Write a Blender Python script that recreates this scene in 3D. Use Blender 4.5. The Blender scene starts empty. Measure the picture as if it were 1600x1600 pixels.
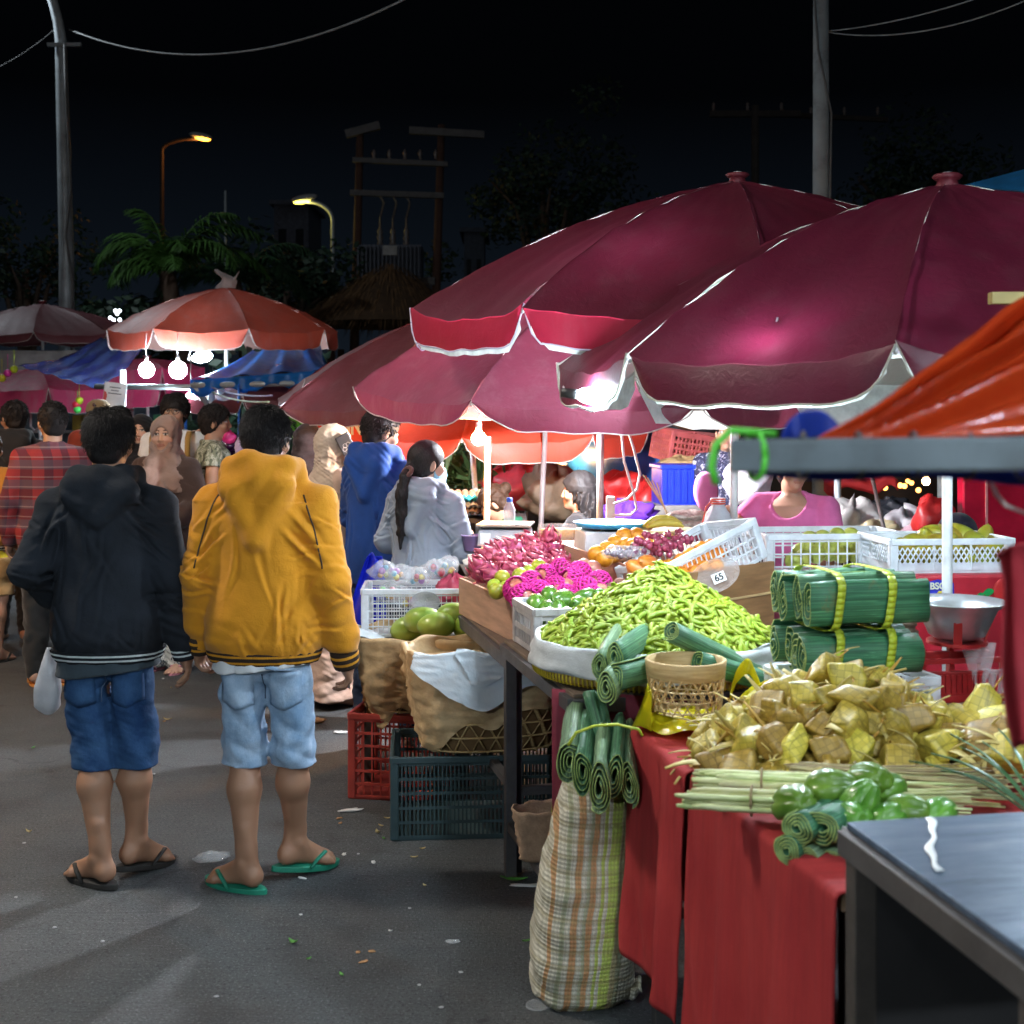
import bpy, math, random
import numpy as np
from mathutils import Vector, Matrix, Euler, Quaternion
from math import sin, cos, pi, radians, sqrt, atan2

scene = bpy.context.scene
COL = scene.collection
rnd = random.Random(7)
CAM_H = 1.65
FPX = 2000.0

def at(px, py, y):
	"""point seen at photo pixel px,py (1600 px frame) at y metres in front of the camera"""
	return Vector(((px - 800) / FPX * y, y, CAM_H - (py - 650) / FPX * y))

def on(px, py, z):
	"""point of the horizontal plane z seen at that pixel"""
	y = (CAM_H - z) * FPX / (py - 650)
	return Vector(((px - 800) / FPX * y, y, z))

ROW = atan2(0.2195, 0.9756)

# ------------------------------------------------------------------ materials
def nodes_of(name):
	m = bpy.data.materials.new(name)
	m.use_nodes = True
	nt = m.node_tree
	for n in list(nt.nodes):
		nt.nodes.remove(n)
	out = nt.nodes.new('ShaderNodeOutputMaterial')
	return m, nt, out

def N(nt, kind, **kw):
	n = nt.nodes.new(kind)
	for k, v in kw.items():
		if k.startswith('i_'):
			n.inputs[k[2:].replace('_', ' ')].default_value = v
		else:
			setattr(n, k, v)
	return n

def c4(c):
	return (c[0], c[1], c[2], 1.0)

def principled(nt, out, col=(.5, .5, .5), rough=.6, metal=0., spec=.5):
	p = nt.nodes.new('ShaderNodeBsdfPrincipled')
	p.inputs['Base Color'].default_value = c4(col)
	p.inputs['Roughness'].default_value = rough
	p.inputs['Metallic'].default_value = metal
	p.inputs['Specular IOR Level'].default_value = spec
	nt.links.new(p.outputs[0], out.inputs[0])
	return p

def coord(nt, kind='Object', scale=(1, 1, 1), rot=(0, 0, 0)):
	tc = nt.nodes.new('ShaderNodeTexCoord')
	mp = nt.nodes.new('ShaderNodeMapping')
	mp.inputs['Scale'].default_value = scale
	mp.inputs['Rotation'].default_value = rot
	nt.links.new(tc.outputs[kind], mp.inputs[0])
	return mp.outputs[0]

def noise(nt, vec, scale, detail=4, rough=.55, dist=0.):
	n = nt.nodes.new('ShaderNodeTexNoise')
	n.inputs['Scale'].default_value = scale
	n.inputs['Detail'].default_value = detail
	n.inputs['Roughness'].default_value = rough
	n.inputs['Distortion'].default_value = dist
	nt.links.new(vec, n.inputs['Vector'])
	return n.outputs['Fac']

def ramp(nt, fac, stops, interp='LINEAR'):
	r = nt.nodes.new('ShaderNodeValToRGB')
	r.color_ramp.interpolation = interp
	els = r.color_ramp.elements
	while len(els) < len(stops):
		els.new(.5)
	for e, (p, c) in zip(els, stops):
		e.position = p
		e.color = c4(c)
	nt.links.new(fac, r.inputs[0])
	return r.outputs[0]

def bump(nt, p, h, strength=.3, dist=.01):
	b = nt.nodes.new('ShaderNodeBump')
	b.inputs['Strength'].default_value = strength
	b.inputs['Distance'].default_value = dist
	nt.links.new(h, b.inputs['Height'])
	nt.links.new(b.outputs[0], p.inputs['Normal'])
	return b

def mth(nt, op, a, b=None):
	n = nt.nodes.new('ShaderNodeMath')
	n.operation = op
	for i, v in enumerate((a, b)):
		if v is None:
			continue
		if isinstance(v, (int, float)):
			n.inputs[i].default_value = v
		else:
			nt.links.new(v, n.inputs[i])
	return n.outputs[0]

def mixc(nt, fac, a, b):
	n = nt.nodes.new('ShaderNodeMix')
	n.data_type = 'RGBA'
	for sock, v in ((n.inputs[0], fac), (n.inputs[6], a), (n.inputs[7], b)):
		if isinstance(v, (int, float)):
			sock.default_value = v
		elif isinstance(v, tuple):
			sock.default_value = c4(v)
		else:
			nt.links.new(v, sock)
	return n.outputs[2]

def sep(nt, vec):
	s = nt.nodes.new('ShaderNodeSeparateXYZ')
	nt.links.new(vec, s.inputs[0])
	return s.outputs

MC = {}
def mat(name, col, rough=.6, metal=0., var=.25, vscale=6., bstr=.15, bscale=60., spec=.5, col2=None, stretch=(1, 1, 1), transl=0., trans=0., coat=0., alpha=1., dirt=0., objvar=0.):
	"""general worn-surface material: base colour with uneven noise, roughness breakup and bump"""
	if name in MC:
		return MC[name]
	m, nt, out = nodes_of(name)
	p = principled(nt, out, col, rough, metal, spec)
	v = coord(nt, 'Object', stretch)
	a = noise(nt, v, vscale, 5)
	lo = tuple(c * (1 - var) for c in col)
	hi = col2 if col2 else tuple(min(1, c * (1 + var)) for c in col)
	c = ramp(nt, a, [(.3, lo), (.7, hi)])
	if objvar:
		oi = nt.nodes.new('ShaderNodeObjectInfo')
		hs = nt.nodes.new('ShaderNodeHueSaturation')
		nt.links.new(c, hs.inputs['Color'])
		nt.links.new(mth(nt, 'ADD', mth(nt, 'MULTIPLY', oi.outputs['Random'], objvar * .12), .5 - objvar * .06), hs.inputs['Hue'])
		nt.links.new(mth(nt, 'ADD', mth(nt, 'MULTIPLY', oi.outputs['Random'], objvar), 1 - objvar * .5), hs.inputs['Value'])
		c = hs.outputs[0]
	if dirt:
		d = noise(nt, v, vscale * 3.1, 6, .7)
		c = mixc(nt, mth(nt, 'MULTIPLY', ramp(nt, d, [(.5, (0, 0, 0)), (.72, (1, 1, 1))]), dirt), c, (.06, .05, .04))
	nt.links.new(c, p.inputs['Base Color'])
	if bstr:
		bump(nt, p, noise(nt, v, bscale, 3), bstr, .004)
	r = nt.nodes.new('ShaderNodeMapRange')
	r.inputs['To Min'].default_value = max(0, rough - .12)
	r.inputs['To Max'].default_value = min(1, rough + .12)
	nt.links.new(noise(nt, v, vscale * 2.3, 4), r.inputs[0])
	nt.links.new(r.outputs[0], p.inputs['Roughness'])
	if coat:
		p.inputs['Coat Weight'].default_value = coat
		p.inputs['Coat Roughness'].default_value = .15
	if trans:
		p.inputs['Transmission Weight'].default_value = trans
	if alpha < 1:
		p.inputs['Alpha'].default_value = alpha
	if transl:
		t = nt.nodes.new('ShaderNodeBsdfTranslucent')
		nt.links.new(c, t.inputs[0])
		mx = nt.nodes.new('ShaderNodeMixShader')
		mx.inputs[0].default_value = transl
		nt.links.new(p.outputs[0], mx.inputs[1])
		nt.links.new(t.outputs[0], mx.inputs[2])
		nt.links.new(mx.outputs[0], out.inputs[0])
	MC[name] = m
	return m

def cloth(name, col, rough=.9, var=.18, weave=900., bstr=.25, sheen=.15, col2=None, vscale=5.):
	if name in MC:
		return MC[name]
	m, nt, out = nodes_of(name)
	p = principled(nt, out, col, rough, 0, .25)
	v = coord(nt)
	a = noise(nt, v, vscale, 5, .6)
	c = ramp(nt, a, [(.28, tuple(x * (1 - var) for x in col)), (.72, col2 or tuple(min(1, x * (1 + var)) for x in col))])
	nt.links.new(c, p.inputs['Base Color'])
	p.inputs['Sheen Weight'].default_value = sheen
	h1 = noise(nt, v, weave * .25, 2)
	h2 = noise(nt, v, 26., 4, .6, .6)
	h = mth(nt, 'ADD', mth(nt, 'MULTIPLY', h1, .25), mth(nt, 'MULTIPLY', h2, 1.0))
	bump(nt, p, h, bstr, .012)
	MC[name] = m
	return m

def emit(name, col, strength):
	if name in MC:
		return MC[name]
	m, nt, out = nodes_of(name)
	e = nt.nodes.new('ShaderNodeEmission')
	e.inputs[0].default_value = c4(col)
	e.inputs[1].default_value = strength
	nt.links.new(e.outputs[0], out.inputs[0])
	MC[name] = m
	return m

# ------------------------------------------------------------------ objects
def tag(o, label=None, cat=None, group=None, kind=None):
	if label: o['label'] = label
	if cat: o['category'] = cat
	if group: o['group'] = group
	if kind: o['kind'] = kind
	return o

def thing(name, label, cat, loc=(0, 0, 0), rotz=0., group=None, rot=None):
	o = bpy.data.objects.new(name, None)
	o.empty_display_size = .1
	COL.objects.link(o)
	o.location = loc
	o.rotation_euler = rot if rot else (0, 0, rotz)
	return tag(o, label, cat, group)

def link(name, me, m, parent=None, smooth=True):
	o = bpy.data.objects.new(name, me)
	COL.objects.link(o)
	if m is not None:
		for mm in (m if isinstance(m, (list, tuple)) else [m]):
			me.materials.append(mm)
	if smooth and len(me.polygons):
		me.polygons.foreach_set('use_smooth', np.ones(len(me.polygons), dtype=bool))
	if parent is not None:
		o.parent = parent
	return o

def dup(root, loc=None, rot=None, scale=None, label=None, group=None):
	r = root.copy()
	COL.objects.link(r)
	if loc is not None: r.location = loc
	if rot is not None: r.rotation_euler = rot
	if scale is not None: r.scale = (scale,) * 3 if isinstance(scale, (int, float)) else scale
	if label: r['label'] = label
	if group: r['group'] = group
	for ch in root.children:
		c = ch.copy(); COL.objects.link(c); c.parent = r
		for g in ch.children:
			d = g.copy(); COL.objects.link(d); d.parent = c
	return r

class MB:
	"""collects boxes, tubes, lathes and sheets for ONE mesh"""
	def __init__(s):
		s.v = []; s.f = []; s.mi = []
	def add(s, vs, fs, mi=0):
		b = len(s.v)
		s.v += [tuple(p) for p in vs]
		s.f += [tuple(i + b for i in f) for f in fs]
		s.mi += [mi] * len(fs)
		return s
	def box(s, c, size, rot=None, mi=0, taper=1.):
		hx, hy, hz = [x / 2 for x in size]
		vs = []
		for z, t in ((-hz, 1.), (hz, taper)):
			for x, y in ((-hx, -hy), (hx, -hy), (hx, hy), (-hx, hy)):
				vs.append(Vector((x * t, y * t, z)))
		if rot is not None:
			R = rot if isinstance(rot, (Matrix, Quaternion)) else Euler(rot).to_matrix()
			vs = [R @ p for p in vs]
		c = Vector(c)
		return s.add([p + c for p in vs], [(3, 2, 1, 0), (4, 5, 6, 7), (0, 1, 5, 4), (1, 2, 6, 5), (2, 3, 7, 6), (3, 0, 4, 7)], mi)
	def bar(s, a, b, w, h=None, mi=0):
		a = Vector(a); b = Vector(b); d = b - a
		q = d.to_track_quat('X', 'Z')
		return s.box((a + b) / 2, (d.length, w, h or w), q, mi)
	def tube(s, pts, r, seg=8, cap=True, mi=0, flat=1.):
		pts = [Vector(p) for p in pts]
		n = len(pts)
		rs = r if isinstance(r, (list, tuple)) else [r] * n
		vs = []; fs = []
		prev = None
		for i, p in enumerate(pts):
			t = (pts[min(i + 1, n - 1)] - pts[max(i - 1, 0)])
			if t.length < 1e-9: t = Vector((0, 0, 1))
			t.normalize()
			if prev is None:
				up = Vector((0, 0, 1)) if abs(t.z) < .95 else Vector((0, 1, 0))
				u = up.cross(t).normalized()
			else:
				u = (prev - t * prev.dot(t))
				u = u.normalized() if u.length > 1e-6 else prev
			prev = u
			w = t.cross(u)
			for k in range(seg):
				a = 2 * pi * k / seg
				vs.append(p + u * (cos(a) * rs[i]) + w * (sin(a) * rs[i] * flat))
		for i in range(n - 1):
			for k in range(seg):
				k2 = (k + 1) % seg
				fs.append((i * seg + k, i * seg + k2, (i + 1) * seg + k2, (i + 1) * seg + k))
		if cap:
			fs.append(tuple(range(seg))[::-1])
			fs.append(tuple(range((n - 1) * seg, n * seg)))
		return s.add(vs, fs, mi)
	def lathe(s, prof, seg=20, c=(0, 0, 0), mi=0, R=None, wob=None):
		c = Vector(c); vs = []; fs = []; n = len(prof)
		for i, (r, z) in enumerate(prof):
			for k in range(seg):
				a = 2 * pi * k / seg
				rr = r * (wob(a, z) if wob else 1.)
				p = Vector((rr * cos(a), rr * sin(a), z))
				if R is not None: p = R @ p
				vs.append(p + c)
		for i in range(n - 1):
			for k in range(seg):
				k2 = (k + 1) % seg
				fs.append((i * seg + k, i * seg + k2, (i + 1) * seg + k2, (i + 1) * seg + k))
		return s.add(vs, fs, mi)
	def sheet(s, fn, nu, nv, mi=0, flip=False):
		vs = [fn(i / nu, j / nv) for i in range(nu + 1) for j in range(nv + 1)]
		fs = []
		for i in range(nu):
			for j in range(nv):
				a = i * (nv + 1) + j
				q = (a, a + nv + 1, a + nv + 2, a + 1)
				fs.append(q[::-1] if flip else q)
		return s.add(vs, fs, mi)
	def ball(s, c, r, seg=10, rings=6, R=None, mi=0):
		rx, ry, rz = r if isinstance(r, (tuple, list)) else (r, r, r)
		c = Vector(c)
		vs = [Vector((0, 0, -rz))]; fs = []
		for i in range(1, rings):
			t = -pi / 2 + pi * i / rings
			for k in range(seg):
				a = 2 * pi * k / seg
				vs.append(Vector((rx * cos(t) * cos(a), ry * cos(t) * sin(a), rz * sin(t))))
		vs.append(Vector((0, 0, rz)))
		if R is not None: vs = [R @ p for p in vs]
		for k in range(seg):
			fs.append((0, 1 + (k + 1) % seg, 1 + k))
		for i in range(rings - 2):
			for k in range(seg):
				k2 = (k + 1) % seg
				a = 1 + i * seg
				fs.append((a + k, a + k2, a + seg + k2, a + seg + k))
		L = len(vs) - 1; a = 1 + (rings - 2) * seg
		for k in range(seg):
			fs.append((a + k, a + (k + 1) % seg, L))
		return s.add([p + c for p in vs], fs, mi)
	def disc(s, c, r, seg=16, mi=0, R=None):
		vs = [Vector((r * cos(2 * pi * k / seg), r * sin(2 * pi * k / seg), 0)) for k in range(seg)]
		if R is not None: vs = [R @ p for p in vs]
		return s.add([p + Vector(c) for p in vs], [tuple(range(seg))], mi)
	def mesh(s, name):
		me = bpy.data.meshes.new(name)
		me.from_pydata(s.v, [], s.f)
		me.polygons.foreach_set('material_index', s.mi)
		me.update()
		return me
	def build(s, name, m, parent=None, smooth=False, bevel=0., solid=0., auto=None, sub=0):
		me = s.mesh(name)
		o = link(name, me, m, parent, smooth)
		if solid:
			md = o.modifiers.new('s', 'SOLIDIFY'); md.thickness = solid; md.offset = 0
		if bevel:
			md = o.modifiers.new('b', 'BEVEL'); md.width = bevel; md.segments = 2; md.limit_method = 'ANGLE'; md.angle_limit = radians(50)
		if sub:
			md = o.modifiers.new('u', 'SUBSURF'); md.levels = sub; md.render_levels = sub
		return o

def catenary(a, b, sag, n=24):
	a = Vector(a); b = Vector(b)
	return [a.lerp(b, i / n) - Vector((0, 0, sag * 4 * (i / n) * (1 - i / n))) for i in range(n + 1)]

def text_mesh(txt, size, m, parent, name='lettering', loc=(0, 0, 0), rot=(radians(90), 0, 0), extrude=.001, bold=0., align='CENTER'):
	cu = bpy.data.curves.new(name, 'FONT')
	cu.body = txt; cu.size = size; cu.extrude = extrude; cu.offset = bold
	cu.align_x = align; cu.align_y = 'CENTER'
	t = bpy.data.objects.new(name + '_tmp', cu)
	COL.objects.link(t)
	dg = bpy.context.evaluated_depsgraph_get()
	me = bpy.data.meshes.new_from_object(t.evaluated_get(dg))
	bpy.data.objects.remove(t)
	me.materials.clear()
	o = link(name, me, m, parent, False)
	o.location = loc; o.rotation_euler = rot
	return o

# ------------------------------------------------------------------ soft bodies (distance fields)
def _v(p): return np.array(p, dtype=np.float32)

class Field:
	def __init__(s, lo, hi, h):
		s.lo = np.array(lo, float); s.h = h
		s.n = np.maximum(np.ceil((np.array(hi) - s.lo) / h).astype(int), 2) + 1
		s.f = np.full(tuple(s.n), .2, np.float32)
	def _sl(s, lo, hi, pad):
		a = np.clip(np.floor((np.array(lo) - pad - s.lo) / s.h).astype(int), 0, s.n)
		b = np.clip(np.ceil((np.array(hi) + pad - s.lo) / s.h).astype(int) + 1, 0, s.n)
		if np.any(b <= a): return None, None
		g = [(s.lo[i] + np.arange(a[i], b[i]) * s.h).astype(np.float32) for i in range(3)]
		return tuple(slice(a[i], b[i]) for i in range(3)), (g[0][:, None, None], g[1][None, :, None], g[2][None, None, :])
	def _mix(s, sl, d, k, sub):
		a = s.f[sl]
		if sub:
			d = -d
			if k > 0:
				t = np.clip(.5 - .5 * (d - a) / k, 0, 1)
				s.f[sl] = d + (a - d) * t + k * t * (1 - t)
			else:
				s.f[sl] = np.maximum(a, d)
		elif k > 0:
			t = np.clip(.5 + .5 * (d - a) / k, 0, 1)
			s.f[sl] = d + (a - d) * t - k * t * (1 - t)
		else:
			s.f[sl] = np.minimum(a, d)
	def cone(s, a, b, ra, rb, k=.02, sub=False, flat=None):
		a = _v(a); b = _v(b); R = max(ra, rb)
		sl, g = s._sl(np.minimum(a, b) - R, np.maximum(a, b) + R, k + 3 * s.h)
		if sl is None: return s
		ab = b - a; L2 = float(ab @ ab) + 1e-9
		px, py, pz = g[0] - a[0], g[1] - a[1], g[2] - a[2]
		t = np.clip((px * ab[0] + py * ab[1] + pz * ab[2]) / L2, 0, 1)
		dx, dy, dz = px - t * ab[0], py - t * ab[1], pz - t * ab[2]
		d = np.sqrt(dx * dx + dy * dy + dz * dz) - (ra + (rb - ra) * t)
		s._mix(sl, d, k, sub)
		return s
	def ell(s, c, r, k=.02, R=None, sub=False):
		c = _v(c); r = _v(r); m = float(max(r))
		sl, g = s._sl(c - m, c + m, k + 3 * s.h)
		if sl is None: return s
		x, y, z = g[0] - c[0], g[1] - c[1], g[2] - c[2]
		if R is not None:
			Q = np.array(R.transposed() if isinstance(R, Matrix) else R.T, np.float32)
			x, y, z = (Q[0, 0] * x + Q[0, 1] * y + Q[0, 2] * z, Q[1, 0] * x + Q[1, 1] * y + Q[1, 2] * z, Q[2, 0] * x + Q[2, 1] * y + Q[2, 2] * z)
		k0 = np.sqrt((x / r[0]) ** 2 + (y / r[1]) ** 2 + (z / r[2]) ** 2)
		k1 = np.sqrt((x / r[0] ** 2) ** 2 + (y / r[1] ** 2) ** 2 + (z / r[2] ** 2) ** 2) + 1e-6
		d = k0 * (k0 - 1) / k1
		s._mix(sl, d, k, sub)
		return s
	def prof(s, zs, a, b, cy=None, cx=None, k=.02, e=2.3, sub=False):
		"""body of elliptical sections a x b along z"""
		zs = np.array(zs, float)
		cy = np.zeros(len(zs)) if cy is None else np.array(cy); cx = np.zeros(len(zs)) if cx is None else np.array(cx)
		A = np.array(a); B = np.array(b)
		sl, g = s._sl((min(cx - A), min(cy - B), zs[0]), (max(cx + A), max(cy + B), zs[-1]), k + 3 * s.h)
		if sl is None: return s
		zz = g[2]
		ai, bi, yi, xi = (np.interp(zz, zs, q).astype(np.float32) for q in (A, B, cy, cx))
		q = (np.abs((g[0] - xi) / ai) ** e + np.abs((g[1] - yi) / bi) ** e) ** (1 / e)
		d = (q - 1) * np.minimum(ai, bi)
		d = np.maximum(d, np.maximum(zs[0] - zz, zz - zs[-1]).astype(np.float32))
		s._mix(sl, d, k, sub)
		return s
	def cut(s, n, p):
		"""keep the side where (x-p).n < 0"""
		sl, g = s._sl(s.lo, s.lo + s.n * s.h, 0)
		s.f = np.maximum(s.f, ((g[0] - p[0]) * n[0] + (g[1] - p[1]) * n[1] + (g[2] - p[2]) * n[2]).astype(np.float32))
		return s
	def crease(s, c, n, along, w, amp, k=.55):
		"""one pinched fold: ridge and valley beside each other, fading out along its length"""
		c = _v(c); n = _v(n); n = n / np.linalg.norm(n); L = along
		sl, g = s._sl(c - 2 * L, c + 2 * L, .01)
		if sl is None: return s
		x, y, z = g[0] - c[0], g[1] - c[1], g[2] - c[2]
		t = n[0] * x + n[1] * y + n[2] * z
		r2 = x * x + y * y + z * z
		t = t + .15 * w * 8 * np.sin(18 * (x + y + z) + c[0] * 90)
		e = np.exp(-np.maximum(r2 - t * t, 0) / (L * L))
		s.f[sl] -= (amp * e * (np.exp(-(t / w) ** 2) - .9 * np.exp(-((t - 1.5 * w) / (w * .75)) ** 2))).astype(np.float32)
		return s
	def warp(s, fn):
		sl, g = s._sl(s.lo, s.lo + s.n * s.h, 0)
		s.f = s.f + fn(*g).astype(np.float32)
		return s
	def mesh(s, name, m, parent=None, colfn=None):
		F = s.f
		F[0], F[-1] = .2, .2; F[:, 0], F[:, -1] = .2, .2; F[:, :, 0], F[:, :, -1] = .2, .2
		ins = F < 0
		nx, ny, nz = F.shape
		def C(a, i, j, k): return a[i:nx - 1 + i, j:ny - 1 + j, k:nz - 1 + k]
		al = np.ones((nx - 1, ny - 1, nz - 1), bool); an = np.zeros_like(al)
		offs = [(i, j, k) for i in (0, 1) for j in (0, 1) for k in (0, 1)]
		for o in offs:
			c = C(ins, *o); al &= c; an |= c
		act = an & ~al
		idx = np.argwhere(act)
		vid = np.full(act.shape, -1, np.int32)
		vid[act] = np.arange(len(idx))
		vals = np.stack([F[idx[:, 0] + o[0], idx[:, 1] + o[1], idx[:, 2] + o[2]] for o in offs], 1)
		acc = np.zeros((len(idx), 3)); cnt = np.zeros(len(idx))
		for a in range(8):
			for b in range(a + 1, 8):
				oa, ob = np.array(offs[a]), np.array(offs[b])
				if np.abs(oa - ob).sum() != 1: continue
				va, vb = vals[:, a], vals[:, b]
				m_ = (va < 0) != (vb < 0)
				t = np.where(m_, va / np.where(m_, va - vb, 1), 0)
				acc += np.where(m_[:, None], oa + t[:, None] * (ob - oa), 0); cnt += m_
		P = s.lo + (idx + acc / np.maximum(cnt, 1)[:, None]) * s.h
		quads = []
		for ax in range(3):
			sa = [slice(0, None)] * 3; sb = [slice(0, None)] * 3
			sa[ax] = slice(0, -1); sb[ax] = slice(1, None)
			A = ins[tuple(sa)]; B = ins[tuple(sb)]
			e = np.argwhere(A != B)
			u, w = (ax + 1) % 3, (ax + 2) % 3
			ok = (e[:, u] > 0) & (e[:, w] > 0) & (e[:, u] < F.shape[u] - 1) & (e[:, w] < F.shape[w] - 1)
			e = e[ok]
			du = np.zeros(3, int); du[u] = 1; dw = np.zeros(3, int); dw[w] = 1
			def V(q): return vid[q[:, 0], q[:, 1], q[:, 2]]
			q = np.stack([V(e), V(e - du), V(e - du - dw), V(e - dw)], 1)
			flip = A[tuple(e.T)]
			q[~flip] = q[~flip][:, ::-1]
			quads.append(q)
		Q = np.concatenate(quads) if quads else np.zeros((0, 4), int)
		Q = Q[(Q >= 0).all(1)]
		me = bpy.data.meshes.new(name)
		me.vertices.add(len(P)); me.vertices.foreach_set('co', P.astype(np.float32).ravel())
		me.loops.add(len(Q) * 4); me.loops.foreach_set('vertex_index', Q.astype(np.int32).ravel())
		me.polygons.add(len(Q))
		me.polygons.foreach_set('loop_start', np.arange(0, len(Q) * 4, 4, dtype=np.int32))
		me.polygons.foreach_set('loop_total', np.full(len(Q), 4, np.int32))
		me.update(calc_edges=True); me.validate()
		if colfn is not None:
			c = np.ones((len(P), 4), np.float32); c[:, :3] = colfn(P)
			at_ = me.color_attributes.new('tint', 'FLOAT_COLOR', 'POINT')
			at_.data.foreach_set('color', c.ravel())
		return link(name, me, m, parent, True)

def folds(seed, freq, amp, stretch=(1, 1, 1), mask=None):
	r = np.random.RandomState(seed)
	K = r.normal(size=(5, 3)) * np.array(stretch) * freq
	ph = r.uniform(0, 6.28, (5, 2))
	def fn(x, y, z):
		t = 0
		for i in range(5):
			w = 1.3 * np.sin(K[i, 1] * .6 * x + K[i, 2] * .6 * y + K[i, 0] * .6 * z + ph[i, 1])
			q = np.sin(K[i, 0] * x + K[i, 1] * y + K[i, 2] * z + ph[i, 0] + w)
			t = t + (1.3 - 2.2 * np.sqrt(q * q + .01) if i == 1 else q)
		t = t * (amp / 2.6)
		if mask is not None: t = t * mask(x, y, z)
		return t
	return fn
# ------------------------------------------------------------------ people
def skin_mat():
	if 'skin' in MC: return MC['skin']
	m, nt, out = nodes_of('skin')
	p = principled(nt, out, (.3, .18, .12), .5, 0, .4)
	a = nt.nodes.new('ShaderNodeAttribute'); a.attribute_name = 'tint'
	v = coord(nt)
	n = noise(nt, v, 14, 5)
	nt.links.new(mixc(nt, mth(nt, 'MULTIPLY', ramp(nt, n, [(.35, (0, 0, 0)), (.75, (1, 1, 1))]), .22), a.outputs['Color'], (.26, .11, .07)), p.inputs['Base Color'])
	p.inputs['Subsurface Weight'].default_value = .08
	p.inputs['Subsurface Radius'].default_value = (.01, .004, .002)
	bump(nt, p, noise(nt, v, 130, 3), .12, .003)
	MC['skin'] = m
	return m

def hair_mat(name='black_hair', col=(.012, .010, .010)):
	if name in MC: return MC[name]
	m, nt, out = nodes_of(name)
	p = principled(nt, out, col, .6, 0, .22)
	v = coord(nt, 'Object', (1, 1, .25))
	n = noise(nt, v, 220, 4)
	nt.links.new(ramp(nt, n, [(.3, tuple(c * .5 for c in col)), (.75, tuple(c * 2.2 for c in col))]), p.inputs['Base Color'])
	bump(nt, p, n, .35, .004)
	MC[name] = m
	return m

def hand(F, wr, v, n, t, curl=.5, k=.006, spread=1.):
	wr = Vector(wr); v = Vector(v).normalized(); n = Vector(n); n = (n - v * n.dot(v)).normalized()
	t = Vector(t); t = (t - v * t.dot(v) - n * t.dot(n)).normalized()
	R = Matrix((t, n, v)).transposed()
	F.ell(wr + v * .045, (.042, .0165, .052), .02, R)
	F.cone(wr - v * .01, wr + v * .03, .027, .026, .02)
	for j, (o, L, r) in enumerate(((.030, .070, .0092), (.011, .080, .0098), (-.010, .074, .0094), (-.029, .058, .0082))):
		b = wr + v * (.082 - abs(j - 1.3) * .006) + t * o * 1.02
		a1 = curl * (.75 + .12 * j)
		d1 = (v * cos(a1) + n * sin(a1) + t * o * 2.0 * spread).normalized()
		a2 = a1 + curl * 1.1
		d2 = (v * cos(a2) + n * sin(a2)).normalized()
		a3 = a2 + curl * .7
		d3 = (v * cos(a3) + n * sin(a3)).normalized()
		p1 = b + d1 * L * .48; p2 = p1 + d2 * L * .30; p3 = p2 + d3 * L * .22
		F.cone(b, p1, r, r * .95, k); F.cone(p1, p2, r * .95, r * .88, .002); F.cone(p2, p3, r * .88, r * .75, .002)
	b = wr + v * .022 + t * .028
	d = (v * .72 + t * .62 + n * .28).normalized(); p1 = b + d * .038
	d2 = (v * .93 + t * .2 + n * .3).normalized()
	F.cone(b, p1, .0145, .011, .012); F.cone(p1, p1 + d2 * .032, .0108, .0085, .003)

SK = dict(hip=(.088, 0, .90), knee=(.09, .015, .48), ank=(.09, -.02, .085), sh=(.175, 0, 1.385), elb=(.235, -.03, 1.11), wr=(.255, .03, .865))

from mathutils.bvhtree import BVHTree
def project(o):
	me = o.data
	t = BVHTree.FromPolygons([v.co[:] for v in me.vertices], [p.vertices[:] for p in me.polygons])
	def hit(x, z, y0=-1.):
		q = t.ray_cast(Vector((x, y0, z)), Vector((0, 1, 0)))
		return q[0].y if q[0] is not None else None
	return hit

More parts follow.
